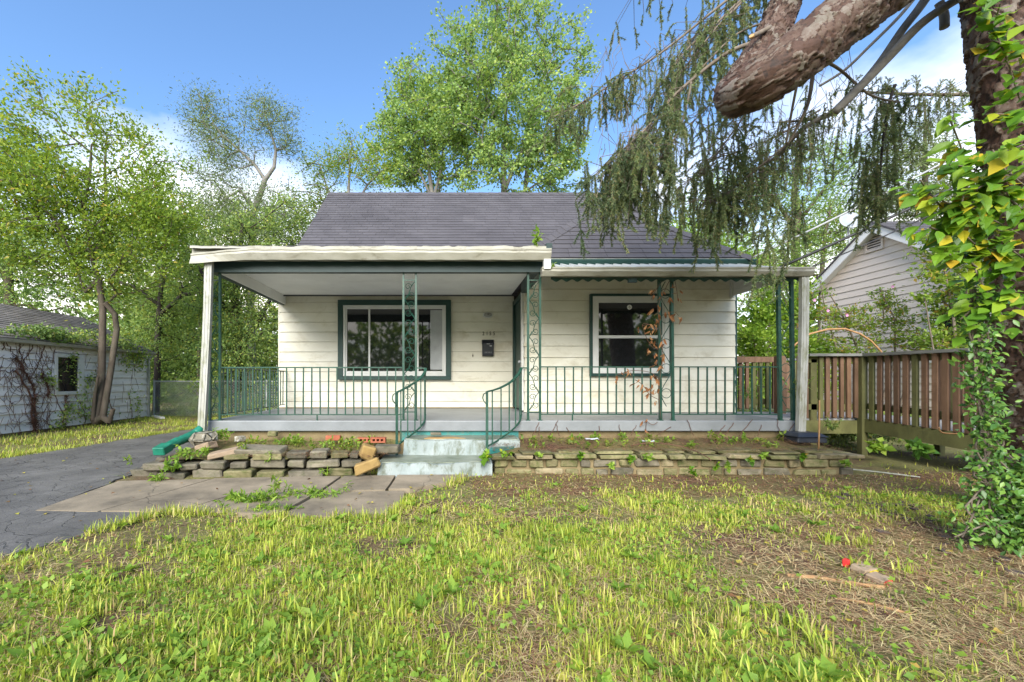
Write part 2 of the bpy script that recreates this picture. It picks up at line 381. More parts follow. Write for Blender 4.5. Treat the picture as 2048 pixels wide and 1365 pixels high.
M['ivy'] = foliage('ivy_leaf', G_IVY, 0.25, 0.32)
M['vine'] = foliage('vine_leaf', G_VINE, 0.42, 0.4)
M['grass'] = foliage('grass_blade', G_GRASS, 0.35, 0.5)
M['straw'] = foliage('straw', G_STRAW, 0.1, 0.8, (1, 1, 1))
M['dryleaf'] = foliage('dry_leaf', [(0.0, (0.22, 0.09, 0.035)), (0.5, (0.34, 0.16, 0.07)), (1.0, (0.45, 0.25, 0.12))], 0.25, 0.7, (1, 1, 1))
M['fallen'] = foliage('fallen_leaf', [(0.0, (0.10, 0.05, 0.025)), (0.4, (0.22, 0.11, 0.05)), (0.7, (0.42, 0.33, 0.05)), (1.0, (0.30, 0.34, 0.05))], 0.2, 0.7, (1, 1, 1))
M['flower'] = foliage('pink_flower', [(0.0, (0.6, 0.25, 0.5)), (1.0, (0.75, 0.42, 0.66))], 0.3, 0.6, (1, 1, 1))
# ------------------------------------------------------------------ ground, driveway, walkway
def in_poly(px, py, poly):
    px = np.asarray(px); py = np.asarray(py); c = np.zeros(px.shape, bool); n = len(poly)
    for i in range(n):
        x1, y1 = poly[i]; x2, y2 = poly[(i + 1) % n]
        t = ((y1 > py) != (y2 > py)) & (px < (x2 - x1) * (py - y1) / (y2 - y1 + 1e-12) + x1)
        c ^= t
    return c
def vnoise(x, y, s, seed=0):
    """smooth value noise, numpy"""
    x = np.asarray(x) * s + seed * 17.3; y = np.asarray(y) * s + seed * 9.1
    xi = np.floor(x).astype(int); yi = np.floor(y).astype(int); fx = x - xi; fy = y - yi
    fx = fx * fx * (3 - 2 * fx); fy = fy * fy * (3 - 2 * fy)
    def h(a, b):
        v = np.sin(a * 127.1 + b * 311.7 + seed * 74.7) * 43758.5453
        return v - np.floor(v)
    return (h(xi, yi) * (1 - fx) + h(xi + 1, yi) * fx) * (1 - fy) + (h(xi, yi + 1) * (1 - fx) + h(xi + 1, yi + 1) * fx) * fy

DRIVE = [(-7.6, -6), (-3.2, -6), (-3.05, 1.2), (-2.9, 2.7), (-2.62, 3.3), (-2.45, 3.66), (-3.6, 3.72), (-3.8, 4.86), (-3.86, 5.4), (-3.6, 6.2), (-3.55, 9), (-3.6, 14.5), (-5.5, 14.5), (-5.95, 10.2), (-6.25, 7.8), (-6.6, 6.0), (-7.0, 2.5)]
WALK = [(-3.62, 3.70), (-2.45, 3.66), (-0.46, 3.50), (-0.40, 4.1), (0.12, 4.75), (0.28, 5.14), (-0.8, 5.2), (-1.2, 5.3), (-3.6, 4.95), (-3.78, 4.84)]
BEDL = [(-3.8, 4.85), (-0.95, 5.15), (-0.8, 5.9), (-3.4, 6.0)]
BEDR = [(0.55, 5.15), (5.2, 5.15), (5.2, 6.0), (0.55, 6.0)]
HOUSE = [(-3.4, 5.9), (5.1, 5.9), (5.1, 17), (-3.4, 17)]
GARAGE = [(-13.4, 4.0), (-9.1, 4.0), (-9.1, 12.9), (-13.4, 12.9)]

def ground_h(x, y):
    h = 0.035 * (vnoise(x, y, 0.7, 1) - 0.5) + 0.018 * (vnoise(x, y, 2.3, 2) - 0.5)
    hard = in_poly(x, y, DRIVE) | in_poly(x, y, WALK)
    return np.where(hard, -0.02, h)

def ground_mat():
    m, n, l, b = base_mat('ground_litter'); p = pos(n)
    c = ramp(n, l, tnoise(n, l, p, 38, 8, 0.75), [(0.3, (0.032, 0.016, 0.010)), (0.5, (0.095, 0.046, 0.028)), (0.72, (0.19, 0.108, 0.066))])
    g = ramp(n, l, tnoise(n, l, p, 30, 6, 0.7), [(0.3, (0.08, 0.08, 0.022)), (0.7, (0.24, 0.225, 0.07))])
    k = ramp(n, l, tnoise(n, l, p, 1.1, 5), [(0.36, (0, 0, 0)), (0.54, (1, 1, 1))])
    l.new(nmix(n, l, k, c, g), b.inputs['Base Color']); b.inputs['Roughness'].default_value = 0.95
    bump(n, l, b, tnoise(n, l, p, 55, 6, 0.75), 0.9, 0.02)
    return m
M['ground'] = ground_mat()
xs = np.unique(np.concatenate([np.linspace(-9.5, 8.5, 181), -9.5 - np.geomspace(0.5, 400, 24), 8.5 + np.geomspace(0.5, 400, 24)]))
ys = np.unique(np.concatenate([np.linspace(0.2, 14, 139), 0.2 - np.geomspace(0.5, 400, 24), 14 + np.geomspace(0.5, 400, 24)]))
GX, GY = np.meshgrid(xs, ys)
GZ = np.where((np.abs(GX) > 12) | (GY > 20) | (GY < -3), 0.0, ground_h(GX, GY)) - 0.004
nx, ny = len(xs), len(ys)
idx = np.arange(nx * ny).reshape(ny, nx)
Fg = np.stack([idx[:-1, :-1], idx[:-1, 1:], idx[1:, 1:], idx[1:, :-1]], -1).reshape(-1, 4)
ground = np_mesh('ground', np.stack([GX, GY, GZ], -1).reshape(-1, 3), Fg, M['ground'], smooth=True, kind='structure')

def asphalt_mat():
    m, n, l, b = base_mat('old_asphalt'); p = pos(n)
    c = ramp(n, l, tnoise(n, l, p, 1.3, 8, 0.7), [(0.3, (0.07, 0.065, 0.06)), (0.5, (0.105, 0.098, 0.09)), (0.68, (0.155, 0.145, 0.133))])
    c = nmix(n, l, 0.5, c, ramp(n, l, tnoise(n, l, p, 120, 4, 0.8), [(0.3, (0.4, 0.4, 0.4)), (0.72, (1.9, 1.9, 1.85))]), 'MULTIPLY')
    wv = n.new('ShaderNodeVectorMath'); wv.operation = 'ADD'; l.new(p, wv.inputs[0])
    nz = n.new('ShaderNodeTexNoise'); nz.inputs['Scale'].default_value = 2.2; nz.inputs['Detail'].default_value = 5; l.new(p, nz.inputs['Vector'])
    sc = n.new('ShaderNodeVectorMath'); sc.operation = 'SCALE'; sc.inputs['Scale'].default_value = 0.5; l.new(nz.outputs['Color'], sc.inputs[0]); l.new(sc.outputs[0], wv.inputs[1])
    def crack(scale, w):
        v = n.new('ShaderNodeTexVoronoi'); v.feature = 'DISTANCE_TO_EDGE'; v.inputs['Scale'].default_value = scale
        l.new(wv.outputs[0], v.inputs['Vector'])
        return ramp(n, l, v.outputs['Distance'], [(0.0, (0, 0, 0)), (w, (1, 1, 1))])
    k1, k2 = crack(1.9, 0.012), crack(6.5, 0.030)
    sel = ramp(n, l, tnoise(n, l, p, 0.8, 3), [(0.42, (1, 1, 1)), (0.58, (0, 0, 0))])
    k2 = nmix(n, l, sel, k2, (1.0, 1.0, 1.0))
    k = nmix(n, l, 1.0, k1, k2, 'MULTIPLY')
    l.new(nmix(n, l, k, (0.035, 0.032, 0.028), c), b.inputs['Base Color'])
    b.inputs['Roughness'].default_value = 0.62; b.inputs['Specular IOR Level'].default_value = 0.5
    hh = nmath(n, l, 'ADD', k, nmath(n, l, 'MULTIPLY', tnoise(n, l, p, 90, 4, 0.75), 0.35))
    bump(n, l, b, hh, 0.5, 0.012)
    return m
M['asphalt'] = asphalt_mat()
from mathutils.geometry import tessellate_polygon
def sheet(name, poly, z, th, m, parent=None, kind=None, wob=0.0):
    """flat slab of the given outline, top at z, edges roughened a little"""
    pts = []
    for i in range(len(poly)):
        a, b_ = Vector((*poly[i], 0)), Vector((*poly[(i + 1) % len(poly)], 0)); n = max(1, int((b_ - a).length / 0.22)) if wob else 1
        for k in range(n):
            q = a.lerp(b_, k / n)
            if wob: q += Vector((mnoise.noise(q * 3.1), mnoise.noise(q * 3.1 + Vector((9, 4, 0))), 0)) * wob
            pts.append(q)
    tri = tessellate_polygon([pts]); n = len(pts); mb = MB()
    V = [(q.x, q.y, z) for q in pts] + [(q.x, q.y, z - th) for q in pts]
    F = [tuple(t) for t in tri]
    if F:
        a, b_, c = (Vector(V[i]) for i in F[0])
        if (b_ - a).cross(c - a).z < 0: F = [f[::-1] for f in F]
    F += [(i, (i + 1) % n, n + (i + 1) % n, n + i) for i in range(n)]
    mb.add(V, F); return mb.build(name, m, parent, kind=kind)
drive = sheet('driveway', DRIVE, 0.012, 0.05, M['asphalt'], kind='structure', wob=0.10)

def concrete_mat():
    m, n, l, b = base_mat('old_concrete'); p = pos(n)
    c = ramp(n, l, tnoise(n, l, p, 1.4, 7, 0.65), [(0.33, (0.10, 0.082, 0.058)), (0.48, (0.20, 0.163, 0.112)), (0.66, (0.31, 0.25, 0.175))])
    c = nmix(n, l, 0.5, c, ramp(n, l, tnoise(n, l, p, 110, 5, 0.75), [(0.3, (0.62, 0.62, 0.62)), (0.72, (1.35, 1.35, 1.35))]), 'MULTIPLY')
    v = n.new('ShaderNodeTexVoronoi'); v.feature = 'DISTANCE_TO_EDGE'; v.inputs['Scale'].default_value = 0.55
    wv = n.new('ShaderNodeVectorMath'); wv.operation = 'ADD'; l.new(p, wv.inputs[0])
    nz = n.new('ShaderNodeTexNoise'); nz.inputs['Scale'].default_value = 1.6; nz.inputs['Detail'].default_value = 6; l.new(p, nz.inputs['Vector'])
    sc = n.new('ShaderNodeVectorMath'); sc.operation = 'SCALE'; sc.inputs['Scale'].default_value = 0.8; l.new(nz.outputs['Color'], sc.inputs[0]); l.new(sc.outputs[0], wv.inputs[1]); l.new(wv.outputs[0], v.inputs['Vector'])
    k = ramp(n, l, v.outputs['Distance'], [(0.0, (0, 0, 0)), (0.006, (1, 1, 1))])
    l.new(nmix(n, l, nmath(n, l, 'MULTIPLY', nmath(n, l, 'SUBTRACT', 1.0, k), 0.5), c, (0.07, 0.055, 0.04)), b.inputs['Base Color']); b.inputs['Roughness'].default_value = 0.8
    bump(n, l, b, nmath(n, l, 'ADD', k, nmath(n, l, 'MULTIPLY', tnoise(n, l, p, 75, 5, 0.7), 0.4)), 0.45, 0.01)
    return m
M['concrete'] = concrete_mat()
walkway = bpy.data.objects.new('walkway', None); COL.objects.link(walkway); walkway['kind'] = 'structure'
SLABS = [
    [(-3.62, 3.72), (-3.05, 3.69), (-2.72, 4.90), (-3.72, 4.80)],
    [(-3.02, 3.69), (-2.35, 3.66), (-2.1, 4.30), (-1.30, 4.34), (-1.25, 5.02), (-2.68, 4.90)],
    [(-2.32, 3.66), (-1.42, 3.60), (-1.30, 4.30), (-2.07, 4.26)],
    [(-1.39, 3.60), (-0.46, 3.52), (-0.40, 4.10), (-0.42, 4.38), (-1.27, 4.30)],
    [(-1.26, 4.34), (-0.62, 4.40), (-0.60, 5.06), (-1.21, 5.03)],
    [(-0.585, 4.41), (-0.37, 4.42), (0.10, 4.76), (0.27, 5.08), (-0.57, 5.06)],
]
for i, s in enumerate(SLABS):
    sheet('concrete_slab', s, 0.022 + 0.006 * ((i * 7) % 3 - 1), 0.06, M['concrete'], walkway, wob=0.012)

# planting soil inside the two beds
def soil(name, poly, zf, zb):
    (x0, y0), (x1, y1), (x2, y2), (x3, y3) = poly
    nu, nv = 50, 10; V = []; F = []
    for j in range(nv + 1):
        for i in range(nu + 1):
            u, v = i / nu, j / nv
            x = (x0 * (1 - u) + x1 * u) * (1 - v) + (x3 * (1 - u) + x2 * u) * v
            y = (y0 * (1 - u) + y1 * u) * (1 - v) + (y3 * (1 - u) + y2 * u) * v
            z = zf(u) * (1 - v) + zb(u) * v + 0.05 * mnoise.noise(Vector((x * 3, y * 3, 0)))
            V.append((x, y, z))
    for j in range(nv):
        for i in range(nu):
            a = j * (nu + 1) + i; F.append((a, a + 1, a + nu + 2, a + nu + 1))
    return np_mesh(name, np.array(V), np.array(F), M['ground'], smooth=True, kind='structure')
soil('bed_soil', [(-3.55, 5.1), (-0.85, 5.32), (-0.6, 6.1), (-3.3, 6.1)], lambda u: 0.16 + 0.06 * u, lambda u: 0.30)
soil('bed_soil', [(0.62, 5.34), (4.98, 5.34), (5.1, 6.1), (0.9, 6.1)], lambda u: 0.24, lambda u: 0.35)

# ------------------------------------------------------------------ the house
FZ = 0.59
YF, YM, YW = 5.96, 8.56, 7.39            # porch front edge, main wall, wing wall
XL, XC, XR = -3.36, 1.42, 5.08
house = thing('house', 'small cream house with grey shingled roof and green trimmed windows behind the front porch', 'house', (0, YM, 0))
mb = MB()
mb.box(XL + 0.03, XR - 0.03, YM + 0.035, 16.9, -0.05, 2.98)
mb.prism([(YM + 0.035, 2.98), (16.9, 2.98), (12.74, 6.70)], 'x', XL + 0.03, XR - 0.03)
mb.build('wall', M['gap_shade_sheathing'], house)
mb = MB(); mb.box(XC + 0.035, XR - 0.03, YW + 0.035, YM + 0.034, -0.05, 3.10)
mb.build('wall', M['gap_shade_sheathing'], house)

def board_course(x0, x1, y, z, h, lap=0.023, parent=house, m=None, name='siding_board'):
    """one lapped board facing -Y: thin at the top, butt edge proud at the bottom"""
    mb = MB(); j = lambda: random.uniform(-0.0015, 0.0015)
    yb = y - lap + j()
    mb.hexa([(x0, yb, z + j()), (x1, yb + j(), z + j()), (x1, y + 0.03, z), (x0, y + 0.03, z)],
            [(x0, y - 0.003, z + h), (x1, y - 0.003, z + h), (x1, y + 0.03, z + h), (x0, y + 0.03, z + h)])
    return mb.build(name, m or M['siding'], parent)
z = 0.734 - 0.2015
first = True
while z < 2.86:
    h = min(0.2015, 2.875 - z)
    z0 = max(z, 0.60)
    board_course(XL, XC - 0.02, YM, z0, z + h - z0 - 0.004)
    z += 0.2015
z = 0.763 - 0.2
while z < 3.1:
    z0 = max(z, 0.60); h = min(0.2, 3.12 - z)
    if h > 0.03: board_course(XC + 0.0, XR + 0.012 , YW, z0, z + h - z0 - 0.004)
    z += 0.2
# boards of the wing's short return wall, beside the door
z = 0.763 - 0.2
while z < 2.86:
    z0 = max(z, 0.60); h = min(0.2, 2.87 - z)
    mb = MB(); mb.hexa([(XC - 0.022, YW + 0.02, z0), (XC + 0.03, YW + 0.02, z0), (XC + 0.03, YW + 0.12, z0), (XC - 0.022, YW + 0.12, z0)],
                       [(XC - 0.002, YW + 0.02, z + h - .006), (XC + 0.03, YW + 0.02, z + h - .006), (XC + 0.03, YW + 0.12, z + h - .006), (XC - 0.002, YW + 0.12, z + h - .006)])
    mb.build('siding_board', M['siding'], house); z += 0.2
# corner boards and sill strip
MB().box(XL - 0.03, XL - 0.001, YM - 0.012, YM + 0.10, 0.60, 2.87).build('corner_board', M['siding'], house)
MB().box(XR + 0.014, XR + 0.075, YW + 0.03, YW + 0.13, 0.55, 2.9).build('corner_board', M['trim'], house)
MB().box(XL, XC - 0.03, YM - 0.03, YM + 0.03, 0.575, 0.612).build('sill_strip', M['foundation'], house)

def frame_boards(mb, x0, x1, z0, z1, w, y0, y1, wb=None):
    wb = wb or w
    mb.box(x0, x1, y0, y1, z1 - w, z1); mb.box(x0, x1, y0, y1, z0, z0 + wb)
    mb.box(x0, x0 + w, y0, y1, z0 + wb, z1 - w); mb.box(x1 - w, x1, y0, y1, z0 + wb, z1 - w)
# main window
w = bpy.data.objects.new('window', None); COL.objects.link(w); w.parent = house; w.location = (0, 0, 0)
def wz(y, D): return gz(y, D)
x0, x1, z0, z1 = gx(678, YM), gx(902, YM), wz(760, YM), wz(602, YM)
mb = MB(); frame_boards(mb, x0, x1, z0, z1, 0.105, YM - 0.05, YM + 0.02, 0.075); bevel(mb.build('trim', M['trim'], w))
a0, a1, b0, b1 = x0 + 0.105, x1 - 0.105, z0 + 0.075, z1 - 0.105
mb = MB(); frame_boards(mb, a0, a1, b0, b1, 0.045, YM - 0.035, YM + 0.04, 0.05)
frame_boards(mb, a0 + 0.045, a1 - 0.045, b0 + 0.05, b1 - 0.045, 0.03, YM - 0.018, YM + 0.04, 0.05)
for px in (740, 836):
    xx = gx(px, YM); mb.box(xx - 0.018, xx + 0.018, YM - 0.024, YM + 0.04, b0 + 0.10, b1 - 0.075)
bevel(mb.build('frame', M['white'], w), 0.003)
pz0, pz1 = b0 + 0.10, b1 - 0.075
for (pa, pb, dy) in ((a0 + 0.075, gx(740, YM) - 0.018, 0.012), (gx(740, YM) + 0.018, gx(836, YM) - 0.018, 0.0), (gx(836, YM) + 0.018, a1 - 0.075, 0.012)):
    MB().box(pa, pb, YM + 0.002 + dy, YM + 0.008 + dy, pz0, pz1).build('pane', M['glass'], w)
MB().box(gx(861, YM), gx(886, YM), YM - 0.0006, YM + 0.0136, pz0 + 0.03, pz1 - 0.02).build('curtain', M['curtain'], w)
w.location.y = -0.058
# wing window
w = bpy.data.objects.new('window', None); COL.objects.link(w); w.parent = house
x0, x1, z0, z1 = gx(1177, YW), gx(1338, YW), wz(753, YW), wz(590, YW)
mb = MB(); frame_boards(mb, x0, x1, z0, z1, 0.042, YW - 0.045, YW + 0.02, 0.05); bevel(mb.build('trim', M['trim'], w))
a0, a1, b0, b1 = x0 + 0.042, x1 - 0.042, z0 + 0.05, z1 - 0.042
mb = MB(); frame_boards(mb, a0, a1, b0, b1, 0.075, YW - 0.035, YW + 0.04, 0.06)
frame_boards(mb, a0 + 0.075, a1 - 0.075, b0 + 0.06, b1 - 0.075, 0.035, YW - 0.018, YW + 0.04)
zm = wz(675, YW); mb.box(a0 + 0.11, a1 - 0.11, YW - 0.024, YW + 0.03, zm - 0.025, zm + 0.025)
bevel(mb.build('frame', M['white'], w), 0.003)
MB().box(a0 + 0.11, a1 - 0.11, YW + 0.004, YW + 0.010, zm + 0.025, b1 - 0.11).build('pane', M['glass'], w)
MB().box(a0 + 0.11, a1 - 0.11, YW + 0.014, YW + 0.020, b0 + 0.095, zm - 0.025).build('pane', M['glass'], w)
mb = MB(); c = at(1256, 616, YW)
mb.prism([(c.x + 0.042 * math.cos(k * .3142), c.z + 0.042 * math.sin(k * .3142)) for k in range(20)], 'y', YW - 0.002, YW + 0.003)
st = mb.build('sticker', M['sticker'], w)
mb = MB()
for (dx, dz, s) in ((0, 0.016, 0.009), (-0.012, -0.002, 0.008), (0.012, -0.002, 0.008), (0, -0.017, 0.007)):
    mb.box(c.x + dx - s, c.x + dx + s, YW - 0.004, YW - 0.0025, c.z + dz - s * .6, c.z + dz + s * .6)
st['label'] = 'round white sticker on the upper sash'
# the print on the sticker is a few dark specks
mb.build('sticker_print', M['number'], w)
w.location.y = -0.058
# front door on the return wall
d = bpy.data.objects.new('door', None); COL.objects.link(d); d.parent = house
dz0, dz1 = 0.62, 2.66
MB().box(XC - 0.012, XC + 0.02, 7.62, 8.44, dz0, dz1).build('door_leaf', M['trim'], d)
mb = MB(); mb.box(XC - 0.05, XC + 0.02, 7.53, 7.618, dz0, dz1 + 0.09); bevel(mb.build('jamb', M['white'], d))
mb = MB(); mb.box(XC - 0.05, XC + 0.02, 8.442, 8.535, dz0, dz1 + 0.09); mb.box(XC - 0.045, XC + 0.02, 7.6185, 8.4415, dz1 + 0.002, dz1 + 0.09)
bevel(mb.build('jamb', M['trim'], d))
mb = MB(); mb.tube([(XC - 0.014, 7.72, 1.50), (XC - 0.05, 7.72, 1.50), (XC - 0.075, 7.72, 1.50)], [0.012, 0.03, 0.022], 10); mb.build('knob', M['metal'], d, True)

# roofs: boarded underlay, then shingles one by one
SH = []          # (apparent size, plane function, corner data, tint)
def roof_plane(O, U, Vv, L, Rr, v_len, exposure, tab, m, parent, thick=0.017, thr=1.0):
    """shingle tabs on the plane O + u*U + v*Vv between left L(v) and right Rr(v)"""
    O, U, Vv = Vector(O), Vector(U).normalized(), Vector(Vv).normalized(); N = U.cross(Vv).normalized()
    if N.z < 0: N = -N
    v = 0.0; row = 0
    while v < v_len - 0.02:
        va, vb = v - 0.012, min(v + exposure, v_len)
        umin, umax = min(L(max(va, 0)), L(vb)), max(Rr(max(va, 0)), Rr(vb))
        u = umin - tab * ((row * 0.37) % 1.0) - tab
        while u < umax:
            g = 0.0025
            ww = tab * random.uniform(0.9, 1.1)
            q = []
            for (uu, v_, e) in ((u + g, va, 0), (u + ww - g, va, 0), (u + ww - g, vb, 1), (u + g, vb, 1)):
                uu2 = min(max(uu, L(max(v_, 0))), Rr(max(v_, 0)))
                q.append((uu2, v_))
            if (q[1][0] - q[0][0]) + (q[2][0] - q[3][0]) > 0.05:
                dz = random.uniform(-0.002, 0.002)
                lo = [O + U * a + Vv * b_ + N * 0.001 for a, b_ in q]
                t = (thick + dz, thick + dz, 0.004, 0.004)
                hi = [O + U * a + Vv * b_ + N * t[i] for i, (a, b_) in enumerate(q)]
                c = (lo[0] + lo[2]) / 2
                SH.append(((lo[1] - lo[0]).length * exposure / c.y ** 2, lo, hi, random.random()))
            u += ww
        v += exposure; row += 1
S_M = 0.91; NRM = math.hypot(1, S_M)
ZE = 3.02                                  # main roof height above the main wall line
Y0 = 8.42
zr = lambda y: ZE + (y - 8.56) * S_M
RXL, RXR = -3.52, 5.55
under = MB()
under.hexa([(RXL + .02, Y0, zr(Y0) - .05), (RXR - .02, Y0, zr(Y0) - .05), (RXR - .02, 12.74, zr(12.74) - .05), (RXL + .02, 12.74, zr(12.74) - .05)],
           [(RXL + .02, Y0, zr(Y0)), (RXR - .02, Y0, zr(Y0)), (RXR - .02, 12.74, zr(12.74)), (RXL + .02, 12.74, zr(12.74))])
under.hexa([(RXL + .02, 12.742, zr(12.74) - .05), (RXR - .02, 12.742, zr(12.74) - .05), (RXR - .02, 17.1, zr(12.74) - 4.36 * S_M - .05), (RXL + .02, 17.1, zr(12.74) - 4.36 * S_M - .05)],
           [(RXL + .02, 12.742, zr(12.74)), (RXR - .02, 12.742, zr(12.74)), (RXR - .02, 17.1, zr(12.74) - 4.36 * S_M), (RXL + .02, 17.1, zr(12.74) - 4.36 * S_M)])
roof = under.build('roof', M['roof'], house)
vlen = (12.74 - Y0) * NRM
roof_plane((0, Y0, zr(Y0)), (1, 0, 0), (0, 1, S_M), lambda v: RXL, lambda v: RXR, vlen, 0.165, 0.31, M['roof'], roof)
# rake boards of the left gable
mb = MB(); mb.hexa([(RXL - .0, Y0, zr(Y0) - .14), (RXL + .018, Y0, zr(Y0) - .14), (RXL + .018, 12.74, zr(12.74) - .14), (RXL, 12.74, zr(12.74) - .14)],
                   [(RXL - .0, Y0, zr(Y0) - .002), (RXL + .018, Y0, zr(Y0) - .002), (RXL + .018, 12.74, zr(12.74) - .002), (RXL, 12.74, zr(12.74) - .002)])
mb.build('rake_board', M['trim'], house)
# hipped wing roof
EY, EZ, EXL, EXR = 7.16, 3.25, 1.22, 5.22
AX, AY, AZ = 3.24, 8.60, 4.80
RY = 8.56 + (AZ - ZE) / S_M + 0.05        # where the wing ridge runs into the main roof
E1, E2, AP, RB = Vector((EXL, EY, EZ)), Vector((EXR, EY, EZ)), Vector((AX, AY, AZ)), Vector((AX, RY, AZ))
B1, B2 = Vector((EXL, 8.9, EZ)), Vector((EXR, 8.9, EZ))
dn = Vector((0, 0, -0.012))
mb = MB(); mb.add([E1 + dn, E2 + dn, AP + dn, RB + dn, B1 + dn, B2 + dn], [(0, 1, 2), (0, 2, 3, 4), (1, 5, 3, 2), (0, 4, 5, 1)])
wroof = mb.build('roof', M['roof'], house)
wroof['label'] = 'hipped roof over the projecting front room'
vl = math.hypot(AY - EY, AZ - EZ)
roof_plane(E1, (1, 0, 0), (0, AY - EY, AZ - EZ), lambda v: (AX - EXL) * v / vl, lambda v: (EXR - EXL) - (EXR - AX) * v / vl, vl, 0.15, 0.31, M['roof'], wroof)
MAINROOF_N = len(SH)
# side slopes of the wing (seen edge on)
def side(O, sgn):
    V_ = Vector((sgn * (AX - EXL), 0, AZ - EZ)); vl2 = V_.length
    roof_plane(O, (0, 1, 0), V_, lambda v: (AY - EY) * v / vl2, lambda v: 1.5 + (RY - 8.66) * v / vl2, vl2, 0.15, 0.31, M['roof'], wroof)
side(E1, 1); side(E2, -1)
SHS = sorted(range(len(SH)), key=lambda i: -SH[i][0])
rest = MB()
def is_wing(i): return SH[i][1][0].y < 8.55 and i >= MAINROOF_N - 0 or False
for rank, i in enumerate(SHS):
    _, lo, hi, t = SH[i]
    mb = MB() if rank < 280 else rest
    if rank >= 280: rest.tint = t + 0.01
    mb.hexa(lo, hi)
    if rank < 280: mb.build('shingle', M['roof'], roof)
rest.build('shingles', M['roof'], roof, kind='stuff')
# hip caps, lapped pieces up each hip
def caps(a, b, n, d1, d2, wd=0.13):
    a, b = Vector(a), Vector(b); d = (b - a) / n; side_ = d.cross(Vector((0, 0, 1))).normalized()
    for i in range(n):
        p, q = a + d * i, a + d * (i + 1.08); up = Vector((0, 0, 1)); s = side_ * wd
        dr = Vector((0, 0, d1)); dq = Vector((0, 0, d2))
        mb = MB(); lift = 0.040; l2 = 0.024
        mb.add([p + up * lift, p + s + dr + up * lift, p - s + dq + up * lift, q + up * l2, q + s + dr + up * l2, q - s + dq + up * l2,
                p + up * (lift - .014), p + s + dr + up * (lift - .014), p - s + dq + up * (lift - .014)],
               [(0, 1, 4, 3), (0, 3, 5, 2), (0, 6, 7, 1), (0, 2, 8, 6)])
        mb.build('hip_cap', M['roof'], wroof)
caps(E1, AP, 17, -.114, -.058); caps(E2, AP, 17, -.060, -.113); caps(AP, RB, 8, -.10, -.10)
mb = MB(); n = 30
for i in range(n):
    a = RXL + (RXR - RXL) * i / n; b_ = RXL + (RXR - RXL) * (i + 1.04) / n
    zz_ = zr(12.74)
    mb.add([(a, 12.74, zz_ + .03), (a, 12.6, zz_ - .098), (a, 12.88, zz_ - .098), (b_, 12.74, zz_ + .018), (b_, 12.6, zz_ - .11), (b_, 12.88, zz_ - .11)], [(0, 3, 4, 1), (0, 2, 5, 3), (0, 1, 2)])
mb.build('ridge_cap', M['roof'], house)
# green fascia and gutter of the wing eave
mb = MB(); mb.box(EXL + 0.05, EXR - 0.03, EY + 0.05, EY + 0.09, EZ - 0.20, EZ - 0.03)
mb.box(EXR - 0.09, EXR - 0.05, EY + 0.092, 8.9, EZ - 0.20, EZ - 0.03)
mb.box(EXL + 0.05, EXR - 0.091, EY + 0.092, YW + 0.02, EZ - 0.19, EZ - 0.16)
mb.build('fascia', M['trim'], house)
mb = MB(); mb.prism([(EY + 0.045, EZ - 0.03), (EY - 0.055, EZ - 0.035), (EY - 0.06, EZ - 0.06), (EY - 0.03, EZ - 0.14), (EY + 0.045, EZ - 0.145)], 'x', EXL + 0.45, EXR + 0.05)
mb.build('gutter', M['trim'], house)
mb = MB(); mb.box(EXL + 0.4, EXR - 0.05, EY - 0.052, EY - 0.02, EZ - 0.034, EZ - 0.028); mb.build('drip_edge', M['downspout'], house)

# ------------------------------------------------------------------ porch
porch = thing('porch', 'covered front porch with blue grey slab, green beam and stained white gutter', 'porch', (0.8, 6.0, 0))
mb = MB(); nxs = 60
for i in range(nxs):
    pass
o = MB().box(-3.37, 4.97, YF, YM + 0.02, 0.44, FZ).build('porch_slab', M['slab'], porch); bevel(o, 0.012, 2)
MB().box(-3.25, 4.85, YF + 0.07, 7.2, -0.05, 0.439).build('foundation_wall', M['foundation'], porch)
MB().box(-0.62, 1.05, YF + 0.045, YF + 0.069, 0.30, 0.438).build('painted_strip', M['teal'], porch)
# ceiling boards
yy = YF + 0.02; k = 0
for (ya, yb) in ((6.02, 6.64), (6.646, 7.28), (7.286, 7.92), (7.926, 8.545)):
    MB().box(-3.235, 1.33, ya, yb, 2.872, 2.886).build('ceiling_panel', M['ceiling'], porch)
MB().box(-3.40, 1.44, YF - 0.03, YF + 0.07, 2.69, 2.905).build('beam', M['beam'], porch)
MB().box(-3.34, -3.262, YF + 0.071, YM - 0.02, 2.69, 2.87).build('beam', M['beam'], porch)
MB().box(-3.26, -3.236, YF + 0.071, YM - 0.02, 2.70, 2.871).build('fascia_board', M['ceiling'], porch)
MB().box(1.335, 1.43, YF + 0.071, YW - 0.02, 2.69, 2.87).build('beam', M['beam'], porch)
MB().box(-3.50, 1.45, 5.84, 8.6, 2.907, 2.99).build('porch_roof', M['roof'], porch)
